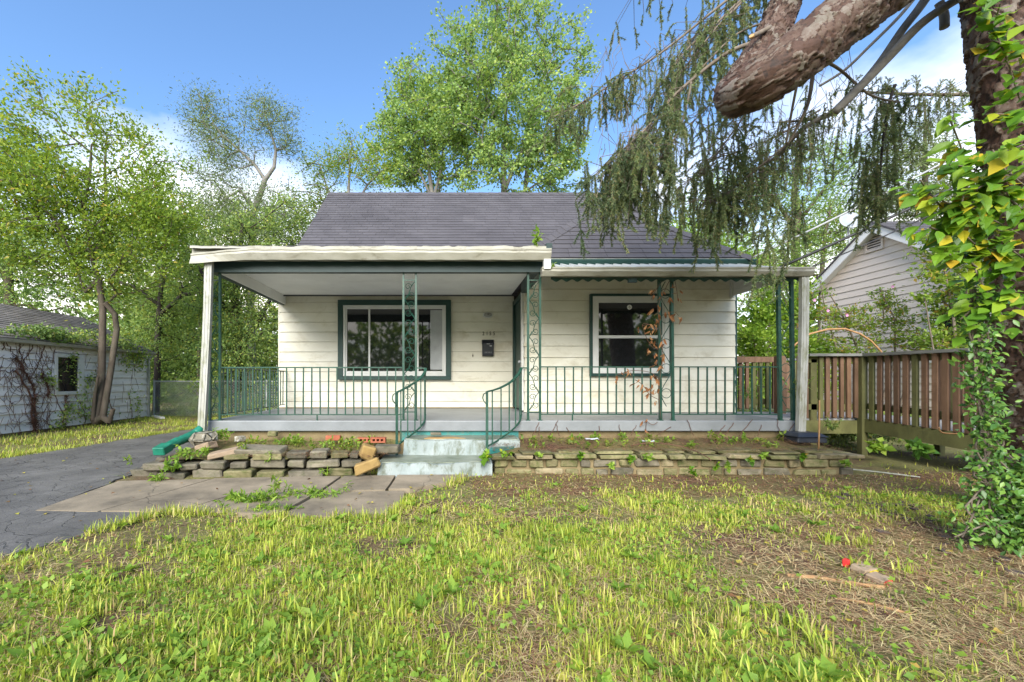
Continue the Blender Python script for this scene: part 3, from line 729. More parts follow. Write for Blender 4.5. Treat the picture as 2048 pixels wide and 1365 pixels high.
# front gutter: K profile, its left end twisted down and torn from the flashing
def gutter(x0, x1, y, zt, zb, dep, n, twist, m, parent):
    prof = [(0.0, zt), (-dep, zt), (-dep, zt - 0.022), (-dep * 0.93, zt - 0.03), (-dep * 0.98, zt - 0.06), (-dep * .62, zb), (0.0, zb)]
    V, F = [], []; m_ = len(prof)
    for i in range(n + 1):
        x = x0 + (x1 - x0) * i / n; t = twist(i / n)
        for (dy, zz_) in prof:
            s = 0.003 * math.sin(i * 1.7 + dy * 50)
            V.append((x, y + dy - t * 0.08 * (zz_ - zb < 0.08), zz_ + s - t * (0.075 if dy < -0.01 else 0.03)))
    for i in range(n):
        for k in range(m_):
            a, b_ = i * m_ + k, i * m_ + (k + 1) % m_
            if k == 0 and twist(i / n) > 0.05: continue          # the top stands open where it has torn away
            F.append((a, b_, b_ + m_, a + m_))
    F.append(tuple(range(m_))); F.append(tuple(n * m_ + k for k in range(m_ - 1, -1, -1)))
    return MB().add(V, F).build('gutter', m, parent)
gutter(-3.46, 1.45, 5.84, 2.96, 2.815, 0.125, 48, lambda t: max(0, 1 - t / 0.17) ** 1.3, M['gutter'], porch)
# crumpled drip flashing over it
V, F = [], []; n = 90
for i in range(n + 1):
    x = -3.48 + 4.9 * i / n; q = Vector((x * 4.5, 0, 0))
    cz = 0.014 * mnoise.noise(q) + 0.006 * mnoise.noise(q * 3.1)
    cy = 0.018 * mnoise.noise(q + Vector((0, 5, 0)))
    V += [(x, 5.845, 3.005 + cz * .4), (x, 5.735 + cy, 2.995 + cz), (x, 5.728 + cy, 2.962 + cz * .6)]
for i in range(n):
    for k in range(2): a = i * 3 + k; F.append((a, a + 1, a + 4, a + 3))
fl = np_mesh('flashing', np.array(V), np.array(F), M['gutter'], porch)
MB().box(-3.49, 1.46, 5.74, 5.84, 2.985, 3.0).build('roof_edge', M['roof'], porch)
MB().box(1.38, 1.46, 5.722, 5.80, 2.95, 3.03).build('gutter_cap', M['beam'], porch)
# fascia behind the torn end
MB().box(-3.49, -2.3, 5.80, 5.838, 2.83, 2.98).build('fascia_board', M['gutter'], porch)
# lower awning roof over the wing
aw = [(5.86, 2.665), (7.30, 3.13), (7.30, 3.165), (5.86, 2.70)]
MB().prism(aw, 'x', 1.47, 5.07).build('awning_roof', M['white'], porch)
for k in range(24):
    x = 1.5 + k * 0.15
    MB().prism([(5.88, 2.703), (7.28, 3.167), (7.28, 3.19), (5.88, 2.722)], 'x', x, x + 0.03).build('awning_rib', M['white'], porch)
gutter(1.33, 5.06, 5.86, 2.715, 2.60, 0.115, 30, lambda t: 0.0, M['gutter'], porch)
# scalloped green valance
V, F = [], []; n = 230; xa, xb = 1.48, 5.02
for i in range(n + 1):
    x = xa + (xb - xa) * i / n
    zz_ = 2.555 + 0.016 * math.cos(2 * math.pi * (x - xa) / 0.148)
    V += [(x, 5.875, 2.612), (x, 5.875, zz_), (x, 5.879, zz_), (x, 5.879, 2.612)]
for i in range(n):
    for k in range(3): a = i * 4 + k; F.append((a, a + 4, a + 5, a + 1))
np_mesh('valance', np.array(V), np.array(F), M['trim'], porch)
MB().box(gx(1255, 5.9), gx(1272, 5.9), 5.86, 5.9, 2.53, 2.60).build('bracket', M['beam'], porch)
# slatted side wing of the awning
for k in range(5):
    za, zb = 2.632 + k * 0.10, 2.632 + (k + 1) * 0.10 - 0.006
    yf = lambda z_: 5.9 + (z_ - 2.66) / 0.323 if z_ > 2.66 else 5.9
    if yf(zb) > 7.2: break
    MB().prism([(yf(za), za), (7.36, za), (7.36, zb), (yf(zb), zb)], 'x', 5.0 + 0.006 * (k % 2), 5.03).build('side_slat', M['white'], porch)
MB().box(4.985, 5.035, 7.30, 7.36, 2.60, 3.1).build('side_post', M['white'], porch)
# short white spout between the two gutters
MB().box(1.35, 1.44, 5.72, 5.80, 2.68, 2.815).build('spout', M['white'], porch)
def downspout(top, bot, wdt=0.085, parent=porch):
    mb = MB(); top, bot = Vector(top), Vector(bot); n = 7
    for i in range(n):
        pass
    mid = top.lerp(bot, 0.45) + Vector((0.012, 0, 0))
    pts = [top, top.lerp(mid, .5) + Vector((.004, 0, 0)), mid, mid.lerp(bot, .5), bot]
    for a, b_ in zip(pts, pts[1:]): mb.bar(a, b_, wdt, 0.06, (0, 1, 0))
    for dx in (-0.022, 0.022):
        mb.bar(top + Vector((dx, -0.032, 0)), mid + Vector((dx, -0.032, 0)), 0.012, 0.008, (0, 1, 0)); mb.bar(mid + Vector((dx, -0.032, 0)), bot + Vector((dx, -0.032, 0)), 0.012, 0.008, (0, 1, 0))
    return mb.build('downspout', M['downspout'], parent)
downspout((gx(420, 5.82), 5.80, 2.80), (gx(404, 5.82), 5.82, 0.47), 0.10)
o = downspout((gx(1608, 5.84), 5.84, 2.60), (gx(1601, 5.84), 5.84, 0.455), 0.10)

# splash hardware
dp = thing('drain_pipe', 'dark green drain elbow lying on the stones below the left downspout', 'drain pipe', at(365, 885, 5.5))
pts = [at(402, 858, 5.82), at(390, 868, 5.75), at(372, 877, 5.6), at(350, 886, 5.42), at(330, 897, 5.25), at(318, 903, 5.18)]
mb = MB(); rr = [0.055, 0.058, 0.06, 0.06, 0.06, 0.062]
fine, rad = [], []
for a, b_ in zip(range(5), range(1, 6)):
    for k in range(5):
        t = k / 5; fine.append(pts[a].lerp(pts[b_], t)); rad.append((0.056 if k % 2 else 0.062) if a in (0, 2) else 0.060)
fine.append(pts[5]); rad.append(0.062)
mb.tube(fine, rad, 10); mb.build('pipe', M['greenpipe'], dp, True)
mb = MB(); mb.bar(at(335, 893, 5.27), at(316, 904.5, 5.10), 0.145, 0.10); bevel(mb.build('outlet', M['greenpipe'], dp), 0.01)
bx = thing('drain_box', 'black plastic splash box under the right downspout', 'drain box', (4.92, 5.75, 0.33))
c = at(1607, 874, 5.75)
mb = MB(); mb.hexa([(c.x - .20, 5.60, .325), (c.x + .20, 5.60, .325), (c.x + .20, 5.92, .325), (c.x - .20, 5.92, .325)], [(c.x - .19, 5.61, .40), (c.x + .19, 5.61, .40), (c.x + .19, 5.91, .40), (c.x - .19, 5.91, .40)])
bevel(mb.build('box', M['blackplastic'], bx), 0.01)
mb = MB(); mb.hexa([(c.x - .215, 5.585, .402), (c.x + .215, 5.585, .402), (c.x + .215, 5.925, .402), (c.x - .215, 5.925, .402)], [(c.x - .15, 5.66, .455), (c.x + .15, 5.66, .455), (c.x + .15, 5.90, .455), (c.x - .15, 5.90, .455)])
bevel(mb.build('lid', M['blackplastic'], bx), 0.008)

# steps
steps = thing('porch_steps', 'two mossy pale blue concrete steps up to the porch between the curved handrails', 'steps', (0.2, 5.6, 0))
def rough_block(name, x0, x1, y0, y1, z0, z1, m, parent, amp=0.02, ny=4, nx=24):
    """concrete block with a worn, uneven front edge"""
    V, F = [], []
    cols = [(y1, z0), (y1, z1)] + [(y0 + (y1 - y0) * k / ny, z1) for k in range(ny - 1, -1, -1)] + [(y0, z0 + (z1 - z0) * .5), (y0, z0)]
    k = len(cols)
    for i in range(nx + 1):
        x = x0 + (x1 - x0) * i / nx
        for j, (yy, zz_) in enumerate(cols):
            q = Vector((x * 5, yy * 5, zz_ * 5)); e = amp * (1.6 if j == k - 3 else 0.7)
            V.append((x + amp * mnoise.noise(q * 1.3) * (i in (0, nx)), yy + (e * mnoise.noise(q) if j >= k - 3 else 0), zz_ + (e * (mnoise.noise(q + Vector((3, 3, 3))) - .3) if 1 < j < k - 1 else 0)))
    for i in range(nx):
        for j in range(k):
            a, b_ = i * k + j, i * k + (j + 1) % k
            F.append((a, b_, b_ + k, a + k))
    F += [tuple(range(k)), tuple(nx * k + j for j in range(k - 1, -1, -1))]
    mb = MB().add(V, F); return mb.build(name, m, parent)
rough_block('step', -0.82, 0.58, 5.10, 5.70, -0.05, 0.165, M['step'], steps)
o_ = rough_block('step', -0.55, 1.00, 5.58, YF + 0.05, 0.0, 0.375, M['step'], steps)
rough_block('tread', -0.80, 0.56, 5.14, 5.66, 0.150, 0.1715, M['tread'], steps, 0.010)
rough_block('tread', -0.53, 0.98, 5.62, YF + 0.04, 0.355, 0.3815, M['tread'], steps, 0.010)
mb = MB(); mb.prism([(0.55, 5.25), (0.98, 5.64), (1.0, 5.76), (0.6, 5.5)], 'z', 0.24, 0.285); mb.build('step_edge', M['teal'], steps)
mb = MB(); mb.prism([(-0.28, 5.64), (0.28, 5.66), (0.12, 5.80), (-0.22, 5.78)], 'z', 0.376, 0.3845); mb.build('worn_patch', M['ochre'], steps)
# ------------------------------------------------------------------ wrought iron
def spiral(c, r0, r1, a0, turns, n=16, flip=1):
    out = []
    for i in range(n + 1):
        t = i / n; a = a0 + flip * turns * 2 * math.pi * t; r = r0 + (r1 - r0) * t
        out.append((c[0] + r * math.cos(a), c[1] + r * math.sin(a)))
    return out
def iron_post(label, x0, x1, y, z0, z1, w, style, lean=0.0, along='x'):
    t = thing('iron_post', label, 'iron post', ((x0 + x1) / 2, y, z0), group='wrought iron porch posts')
    P = (lambda u, z_: (x0 + u + lean * (z1 - z_) / (z1 - z0), y, z_)) if along == 'x' else (lambda u, z_: (x0, y + u, z_))
    W = x1 - x0
    for u in (0, W): 
        mb = MB(); mb.bar(P(u, z0), P(u, z1), w, w, (0, 1, 0)); mb.build('upright', M['iron'], t)
        p = Vector(P(u, z0)); MB().box(p.x - .03, p.x + .03, p.y - .03, p.y + .03, z0 - .002, z0 + .012).build('foot', M['iron'], t)
    for zc in ((z1 - 0.10,) if style == 'scroll' else ()) + (z0 + 0.12,):
        mb = MB(); mb.bar(P(w / 2, zc), P(W - w / 2, zc), 0.014, 0.014); mb.build('crossbar', M['iron'], t)
    mb = MB(); r = 0.0045
    a, b = w / 2, W - w / 2; ww = b - a
    def path(p2, rr=r): mb.tube([P(u, z_) for u, z_ in p2], rr, 4)
    if style == 'scroll':
        n = 7; zb = z0 + 0.14; hh = (z1 - 0.12 - zb) / n
        for i in range(n):
            za = zb + i * hh; s = i % 2
            ua, ub = (a, b) if s == 0 else (b, a); sg = 1 if s == 0 else -1
            path([(ua + (ub - ua) * k / 6 + sg * ww * .10 * math.sin(math.pi * k / 3), za + hh * k / 6) for k in range(7)], 0.0055)
            c1 = (ub - sg * ww * .36, za + hh * .30); path([(ua, za)] + [(c1[0] + u, c1[1] + v) for u, v in spiral((0, 0), ww * .36, ww * .10, math.pi * 1.0 if sg > 0 else 0.0, 1.35, 18, sg)])
            c2 = (ua + sg * ww * .34, za + hh * .74); path([(c2[0] + u, c2[1] + v) for u, v in spiral((0, 0), ww * .34, ww * .10, 0.0 if sg > 0 else math.pi, 1.2, 18, sg)] )
    else:
        n = 5; zb = z0 + 0.2; hh = (z1 - 0.05 - zb) / n
        for i in range(n):
            za = zb + i * hh; s = 1 if i % 2 else -1; um = (a + b) / 2
            path([(um + s * ww * .5 * math.sin(math.pi * k / 10), za + hh * k / 10) for k in range(11)], 0.006)
            path([(um + u, za + hh * .52 + v) for u, v in spiral((0, 0), ww * .48, ww * .46, 0.3, 1.0, 16)], 0.005)
    mb.build('scrollwork', M['iron'], t)
    return t
YP = 6.0; ZT = 2.69
iron_post('scrolled green iron post beside the white downspout at the porch corner over the driveway', gx(420, YP), gx(440, YP), YP, FZ, ZT, 0.03, 'scroll')
iron_post('scrolled green iron post in front of the big sliding window', gx(807, YP), gx(832, YP), YP, FZ, ZT, 0.03, 'scroll')
iron_post('scrolled green iron post in front of the front door', gx(1056, YP), gx(1080, YP), YP, FZ, ZT, 0.03, 'scroll')
iron_post('thick green iron post wrapped in brown dead vine leaves', gx(1318, YP), gx(1343, YP), YP, FZ, 2.62, 0.036, 'wave', lean=0.02)
iron_post('thick leaning green iron post beside the ramp railing', gx(1556, YP), gx(1582, YP), YP, FZ, 2.62, 0.042, 'wave', lean=0.03)

def railing(label, a, b, n, zt, zb, drop=None, dz=0.0):
    """straight panel of square bars between two ends"""
    a, b = Vector(a), Vector(b)
    t = thing('iron_railing', label, 'railing', (a.x, a.y, FZ), group='iron railings round the porch')
    mb = MB(); mb.bar(a + Vector((0, 0, zt)), b + Vector((0, 0, zt + dz)), 0.034, 0.018); mb.build('top_rail', M['iron'], t)
    mb = MB(); mb.bar(a + Vector((0, 0, zb)), b + Vector((0, 0, zb + dz)), 0.022, 0.014); mb.build('bottom_rail', M['iron'], t)
    for i in range(n):
        p = a.lerp(b, (i + 0.75) / (n + 0.5)); e = dz * (i + .75) / (n + .5)
        j = random.uniform(-.003, .003)
        mb = MB(); mb.bar(p + Vector((j, 0, zb + e + 0.007)), p + Vector((-j, 0, zt + e - 0.009)), 0.017, 0.017, (0, 1, 0)); mb.build('baluster', M['iron'], t)
    if drop is not None:
        for u in drop:
            p = a.lerp(b, u); mb = MB(); mb.bar(p + Vector((0, 0, FZ)), p + Vector((0, 0, zb - .007)), 0.017, 0.017, (0, 1, 0)); mb.build('leg', M['iron'], t)
    return t
ztop, zbot = 1.345, 0.672
railing('short side railing running from the driveway corner post back to the house wall', (-3.24, 6.05, 0), (-3.24, 8.5, 0), 20, ztop, zbot, (0.5,))
railing('front porch railing in front of the big sliding window', (gx(441, YP) + .015, YP, 0), (gx(806, YP) - .015, YP, 0), 21, ztop, zbot, (0.53,))
railing('front porch railing below the smaller window, between the door post and the dead vine', (gx(1080, YP) + .016, YP, 0), (gx(1317, YP) - .02, YP, 0), 13, ztop + .008, zbot + .005, (0.27,))
railing('front porch railing between the dead vine and the ramp end', (gx(1344, YP) + .02, YP, 0), (gx(1556, YP) - .02, YP, 0), 11, ztop + .008, zbot + .005, (0.5,))
# infill bar inside the vine post
def handrail(label, start, pts, newel_foot, nb):
    t = thing('stair_handrail', label, 'handrail', newel_foot, group='curved handrails beside the steps')
    pts = [Vector(p) for p in pts]
    # smooth the curve
    fine = []
    for i in range(len(pts) - 1):
        p0, p1, p2, p3 = pts[max(i - 1, 0)], pts[i], pts[i + 1], pts[min(i + 2, len(pts) - 1)]
        for k in range(6):
            u = k / 6
            fine.append(0.5 * ((2 * p1) + (p2 - p0) * u + (2 * p0 - 5 * p1 + 4 * p2 - p3) * u * u + (3 * p1 - p0 - 3 * p2 + p3) * u ** 3))
    fine.append(pts[-1])
    mb = MB()
    for a, b in zip(fine, fine[1:]): mb.bar(a, b + (b - a) * .08, 0.04, 0.016)
    mb.build('top_rail', M['iron'], t)
    end = fine[-1]; mb = MB()      # lamb's tongue curl below the end of the rail
    curl = [end + Vector((0.0, -0.01, 0)), end + Vector((-.045, -.03, -.03)), end + Vector((-.06, -.03, -.075)), end + Vector((-.045, -.03, -.12)), end + Vector((-.005, -.02, -.165))]
    for a, b in zip(curl, curl[1:]): mb.bar(a, b, 0.012, 0.03, (0, 1, 0))
    mb.build('rail_curl', M['iron'], t)
    mb = MB(); mb.bar(newel_foot, end + Vector((0, 0, -.008)), 0.032, 0.032, (0, 1, 0)); mb.build('newel', M['iron'], t)
    mb = MB(); mb.bar(Vector(start), fine[0], 0.034, 0.016); mb.build('stub_rail', M['iron'], t)
    low = []
    for k, p in enumerate(fine):
        u = k / (len(fine) - 1); low.append(Vector((p.x, p.y, 0.66 * (1 - u) ** 1.1 + 0.28 * u + .02)))
    mb = MB()
    for a, b in zip(low[:-1], low[1:]): mb.bar(a, b, 0.022, 0.013)
    mb.build('bottom_rail', M['iron'], t)
    m_ = len(fine)
    for i in range(nb):
        k = int((i + .25) / nb * (m_ - 1)); p, q = fine[k], low[k]
        mb = MB(); mb.bar(q, p + Vector((0, 0, -.008)), 0.016, 0.016, (0, 1, 0)); mb.build('baluster', M['iron'], t)
    return t
handrail('curved green handrail on the side of the steps nearer the driveway', (gx(833, YP), YP, 1.338), [at(851, 737, 6.0), at(848, 748, 5.92), at(833, 763, 5.80), at(812, 776, 5.66), at(794, 785, 5.56)], at(793.5, 911, 5.60), 6)
handrail('curved green handrail on the side of the steps nearer the front door', (gx(1055, YP), YP, 1.338), [at(1043, 736, 6.0), at(1038, 747, 5.90), at(1022, 764, 5.76), at(998, 777, 5.60), at(974, 784, 5.46)], at(974, 918, 5.42), 6)

# ------------------------------------------------------------------ small things on the house wall
t = thing('porch_light', 'oval bulkhead lamp above the house number', 'porch light', at(975, 631, YM))
c = at(975, 631, YM)
def oval(cx_, cz_, rx, rz, n=24): return [(cx_ + rx * math.copysign(abs(math.cos(a)) ** .75, math.cos(a)), cz_ + rz * math.copysign(abs(math.sin(a)) ** .75, math.sin(a))) for a in [2 * math.pi * k / n for k in range(n)]]
mb = MB(); mb.prism(oval(c.x, c.z, .10, .055), 'y', YM - .045, YM - .015); bevel(mb.build('base', M['white'], t), .006)
mb = MB(); mb.prism(oval(c.x, c.z, .080, .038), 'y', YM - .085, YM - .046); bevel(mb.build('lens', M['lampglass'], t), .014, 2)
mb = MB(); mb.prism(oval(c.x + .01, c.z + .01, .022, .008, 12), 'y', YM - .09, YM - .0855); mb.build('clip', M['number'], t)
t = thing('mailbox', 'small black metal mailbox below the house number', 'mailbox', at(975, 697, YM))
c = at(975, 697, YM); x0, x1 = c.x - .115, c.x + .115; zt_, zb_ = gz(680, YM), gz(713, YM)
mb = MB(); mb.prism([(YM - .016, zb_), (YM - .016, zt_ - .09), (YM - .125, zt_ - .10), (YM - .12, zb_ + .02), (YM - .10, zb_)], 'x', x0, x1); bevel(mb.build('body', M['mailbox'], t), .006)
mb = MB(); mb.prism([(YM - .015, zt_ - .088), (YM - .015, zt_), (YM - .06, zt_ - .005), (YM - .135, zt_ - .085), (YM - .135, zt_ - .105), (YM - .127, zt_ - .105), (YM - .127, zt_ - .094)], 'x', x0 - .006, x1 + .006); bevel(mb.build('lid', M['mailbox'], t), .005)
mb = MB()
for k in range(5): mb.box(c.x - .06 + k * .03 - .003, c.x - .06 + k * .03 + .003, YM - .1215, YM - .119, zb_ + .06, zb_ + .10)
mb.build('slot', M['metal'], t)
mb = MB(); mb.box(c.x - .03, c.x + .035, YM - .1385, YM - .136, zt_ - .1, zt_ - .09); mb.box(c.x + .03, c.x + .075, YM - .127, YM - .1235, zt_ - .145, zt_ - .125); mb.build('worn_spot', M['metal'], t)
num = thing('house_number', 'black metal house number reading 2155 above the mailbox', 'house number', at(976, 668, YM))
for ch, px in zip('2155', (966.5, 973.8, 980.5, 988)):
    cu = bpy.data.curves.new('digit', 'FONT'); cu.body = ch; cu.size = 0.105; cu.extrude = 0.004; cu.offset = 0.0012; cu.align_x = 'CENTER'; cu.align_y = 'CENTER'; cu.resolution_u = 3
    tmp = bpy.data.objects.new('digit_outline', cu); COL.objects.link(tmp)
    me = bpy.data.meshes.new_from_object(tmp.evaluated_get(bpy.context.evaluated_depsgraph_get()))
    bpy.data.objects.remove(tmp); me.materials.clear(); me.materials.append(M['number'])
    o = bpy.data.objects.new('digit', me); COL.objects.link(o); o.parent = num
    o.rotation_euler = (R(90), 0, 0); o.scale = (0.78, 1, 1)
    place(o, Vector((gx(px, YM), YM - .022, gz(668, YM))))
t = thing('door_bell', 'tiny wall hook on the siding left of the mailbox', 'hook', at(945.5, 712, YM))
c = at(945.5, 712, YM); mb = MB(); mb.box(c.x - .005, c.x + .005, YM - .022, YM - .012, c.z - .03, c.z + .04); mb.box(c.x - .013, c.x + .013, YM - .03, YM - .0121, c.z - .008, c.z + .008); mb.build('bell_mount', M['number'], t)
c = at(553, 683, 8.9)
t = thing('wall_lantern', 'small teal lantern sticking out past the far end of the white siding', 'lantern', (XL - .06, 8.9, 1.98))
mb = MB(); mb.tube([(XL - .02, 8.9, 2.02), (XL - .06, 8.9, 2.06), (XL - .10, 8.9, 2.04)], .012, 6); mb.build('bracket', M['trim'], t)
mb = MB(); mb.tube([(XL - .10, 8.9, 2.06), (XL - .10, 8.9, 2.02), (XL - .10, 8.9, 1.86), (XL - .10, 8.9, 1.84)], [.02, .085, .06, .02], 8); mb.build('shade', M['teal'], t)

# ------------------------------------------------------------------ stones
def stone_mesh(w, d, h, cham=0.12, jit=0.14):
    """chamfered block with uneven corners, 44 triangles"""
    mb = MB(); V = []; idx = {}
    c = cham * min(w, d, h)
    for sx in (-1, 1):
        for sy in (-1, 1):
            for sz in (-1, 1):
                p = Vector((sx * w / 2 * random.uniform(1 - jit, 1), sy * d / 2 * random.uniform(1 - jit, 1), sz * h / 2 * random.uniform(1 - jit, 1)))
                cc = c * random.uniform(.6, 1.6)
                for ax in range(3):      # the vertex of this corner that stays on the +-axis face
                    q = p.copy()
                    for o_ in range(3):
                        if o_ != ax: q[o_] -= (sx, sy, sz)[o_] * cc
                    idx[(sx, sy, sz, ax)] = len(V); V.append(q)
    F = []
    for ax in range(3):
        o1, o2 = [(1, 2), (2, 0), (0, 1)][ax]
        for s in (-1, 1):
            ring = []
            for a, b in ((-1, -1), (1, -1), (1, 1), (-1, 1)):
                k = [0, 0, 0]; k[ax] = s; k[o1] = a; k[o2] = b; ring.append(idx[(*k, ax)])
            F.append(ring if s > 0 else ring[::-1])
    for ax in range(3):                  # edge chamfers
        o1, o2 = [(1, 2), (2, 0), (0, 1)][ax]
        for a in (-1, 1):
            for b in (-1, 1):
                q = []
                for s, fa in ((-1, o1), (-1, o2), (1, o2), (1, o1)):
                    k = [0, 0, 0]; k[ax] = s; k[o1] = a; k[o2] = b; q.append(idx[(*k, fa)])
                F.append(q if a * b < 0 else q[::-1])
    for sx in (-1, 1):
        for sy in (-1, 1):
            for sz in (-1, 1):
                q = [idx[(sx, sy, sz, ax)] for ax in range(3)]; F.append(q if sx * sy * sz > 0 else q[::-1])
    mb.add(V, F); return mb
def stone(name, c, w, d, h, m, parent=None, rz=0.0, rx=0.0, ry=0.0, jit=0.16, cham=0.12, sub=False):
    mb = stone_mesh(w, d, h, cham, jit); rot = Matrix.Rotation(rz, 3, 'Z') @ Matrix.Rotation(ry, 3, 'Y') @ Matrix.Rotation(rx, 3, 'X')
    mb.v = [tuple(rot @ Vector(p)) for p in mb.v]
    o = link(name, mb.mesh(name), m, parent)
    place(o, c)
    if sub:
        md = o.modifiers.new('round', 'SUBSURF'); md.levels = md.render_levels = 2
        for p in o.data.polygons: p.use_smooth = True
    return o
def course_wall(t, x0, x1, yfun, z, h, lens, dep, m, proud=0.0, skip=(), gap=.012, hv=.15, rough=0.03):
    x = x0
    while x < x1 - 0.05:
        L = min(random.uniform(*lens), x1 - x)
        if x1 - x - L < 0.10: L = x1 - x
        xc = x + L / 2
        hh = h * random.uniform(1 - hv, 1 + hv * .3)
        y = yfun(xc) + dep / 2 - proud + random.uniform(-rough, rough)
        ang = math.atan2(yfun(xc + .1) - yfun(xc - .1), .2)
        stone('stone', (xc, y, z + hh / 2), L - gap, dep, hh, m() if callable(m) else m, t, rz=ang + random.uniform(-.03, .03), ry=random.uniform(-.035, .035))
        x += L
rw = thing('stone_wall', 'low mossy mortared stone wall with flat cap stones in front of the smaller window', 'stone wall', (2.9, 5.25, 0))
yw = lambda x: 5.20
for (z_, h_) in ((-0.02, 0.095), (0.082, 0.105)):
    course_wall(rw, 0.60, 5.08, yw, z_, h_, (0.15, 0.38), 0.2, lambda: random.choice([M['mossstone'], M['mossstone'], M['stone'], M['tanmoss']]), rough=.024, gap=.022, hv=.25)
MB().box(0.64, 5.0, 5.245, 5.40, -0.05, 0.18).build('mortar', M['foundation'], rw)
course_wall(rw, 0.56, 5.20, yw, 0.190, 0.060, (0.22, 0.60), 0.36, lambda: random.choice([M['mossstone'], M['mossstone'], M['tanmoss']]), proud=.05, rough=.035, gap=.016, hv=.3)
course_wall(rw, 0.9, 4.9, yw, 0.246, 0.034, (0.25, 0.7), 0.26, M['mossstone'], proud=-.02, rough=.06, gap=.06, hv=.4)
# right return of the wall
for (z_, h_) in ((-0.02, 0.095), (0.082, 0.105)):
    for k in range(2): stone('stone', (5.02, 5.50 + k * .30, z_ + h_ / 2), 0.2, .28, h_, M['mossstone'], rw)
for k in range(2): stone('stone', (5.02, 5.50 + k * .34, .22), 0.3, .33, .055, M['mossstone'], rw)

lw = thing('stone_wall', 'loose dry stacked grey stone edging beside the driveway corner', 'stone wall', (-2.2, 5.0, 0))
yl = lambda x: 4.98 + (x + 3.75) * 0.085 + 0.10 * max(0, -3.2 - x)
ms = lambda: random.choice([M['stone'], M['stone'], M['stone'], M['mossstone']])
course_wall(lw, -3.82, -0.98, yl, -0.03, 0.115, (0.22, 0.52), 0.26, ms, rough=.04, hv=.34, gap=.02)
course_wall(lw, -3.66, -1.02, yl, 0.080, 0.110, (0.20, 0.46), 0.27, ms, rough=.045, proud=-.02, hv=.34, gap=.02)
course_wall(lw, -2.75, -1.08, yl, 0.186, 0.095, (0.24, 0.44), 0.27, ms, rough=.05, proud=-.05, hv=.3, gap=.02)
for (x, y, z_, w_) in ((-3.62, 5.32, .05, .3), (-3.6, 5.60, .06, .3), (-3.5, 5.36, .14, .26), (-3.45, 5.62, .17, .28), (-3.42, 5.85, .10, .25)):
    stone('stone', (x, y, z_), w_, .28, .12, ms(), lw, rz=random.uniform(-.4, .4))
# stones one could lift away
tag(stone('flat_stone', at(525, 903, 5.35) + Vector((0, 0, .02)), .60, .34, .07, M['stone'], rz=.1, ry=.04, rx=.08), 'large flat grey slab lying on top of the loose stone edging', 'stone')
tag(stone('flat_stone', at(448, 908, 5.2) + Vector((0, 0, .01)), .38, .16, .07, M['tanstone'], rz=.3, ry=-.18, rx=.1), 'pinkish tan flat stone tilted on the edging near the boulder', 'stone')
tag(stone('flat_stone', at(412, 897, 5.3) + Vector((0, 0, .02)), .24, .16, .09, M['tanstone'], rz=-.3, ry=-.3), 'small pale pointed stone just in front of the lichen boulder', 'stone')
bo = stone('boulder', at(404, 880, 5.5), .36, .30, .20, M['boulder'], rz=.2, sub=True, jit=.25, cham=.3); tag(bo, 'round boulder with white lichen next to the green drain elbow', 'boulder')
tag(stone('yellow_stone', at(735, 905, 5.22), .20, .16, .20, M['ochrestone'], rz=.2, ry=.35, rx=.1, jit=.2), 'yellow brown stone standing upright at the end of the stone edging', 'stone')
tag(stone('yellow_stone', at(735, 932, 5.05), .34, .16, .13, M['ochrestone'], rz=.15, ry=-.32, jit=.2), 'yellow brown stone leaning on the ground beside the lower step', 'stone')
tag(stone('grey_stone', at(775, 898, 5.35), .34, .2, .10, M['stone'], rz=.0), 'dark grey block wedged between the edging and the steps', 'stone')
for k, (px, py, D) in enumerate(((545, 868, 5.85), (480, 878, 5.7), (392, 873, 5.62))):
    tag(stone('small_stone', at(px, py, D), .13, .1, .08, M['boulder'] if k else M['mossstone'], rz=k), ('small mossy stone under the blue slab edge behind the flat slab', 'small pale stone among the weeds behind the tan stone', 'small stone at the corner of the bed behind the boulder')[k], 'stone')
def brick_thing(px, py, D, rz, holes, label):
    t = thing('brick', label, 'brick', at(px, py, D), group='loose red bricks')
    c = at(px, py, D); w_, d_, h_ = .20, .095, .068
    rot = Matrix.Rotation(rz, 3, 'Z')
    if not holes:
        mb = MB(); mb.box(-w_ / 2, w_ / 2, -d_ / 2, d_ / 2, -h_ / 2, h_ / 2); mb.v = [tuple(rot @ Vector(p) + c) for p in mb.v]; bevel(mb.build('block', M['brick'], t), .006); return
    # cored face towards the viewer: a frame of bars round the three holes
    mb = MB(); s = .018
    mb.box(-w_ / 2, w_ / 2, -d_ / 2, d_ / 2, h_ / 2 - s, h_ / 2); mb.box(-w_ / 2, w_ / 2, -d_ / 2, d_ / 2, -h_ / 2, -h_ / 2 + s)
    xs_ = [-w_ / 2, -w_ / 2 + .028, -.038, -.018, .018, .038, w_ / 2 - .028, w_ / 2]
    for k in range(0, 8, 2): mb.box(xs_[k], xs_[k + 1], -d_ / 2 + .001, d_ / 2 - .001, -h_ / 2 + s, h_ / 2 - s)
    mb.box(-w_ / 2 + .001, w_ / 2 - .001, d_ / 2 - .02, d_ / 2 - .002, -h_ / 2 + s, h_ / 2 - s)
    mb.v = [tuple(rot @ Vector(p) + c) for p in mb.v]; mb.build('block', M['brick'], t)
brick_thing(667, 876, 5.80, .05, False, 'solid red brick standing in the bed left of the cored brick')
brick_thing(757, 880, 5.72, -.03, True, 'red brick with round core holes facing out, next to the steps')
brick_thing(731, 880, 5.80, .0, True, 'half hidden red brick between the other two bricks')
t = stone('rust_stone', at(872, 869, 5.75) + Vector((0, 0, .01)), .16, .1, .03, M['stone']); tag(t, 'thin flat dark stone lying on the upper step', 'stone')

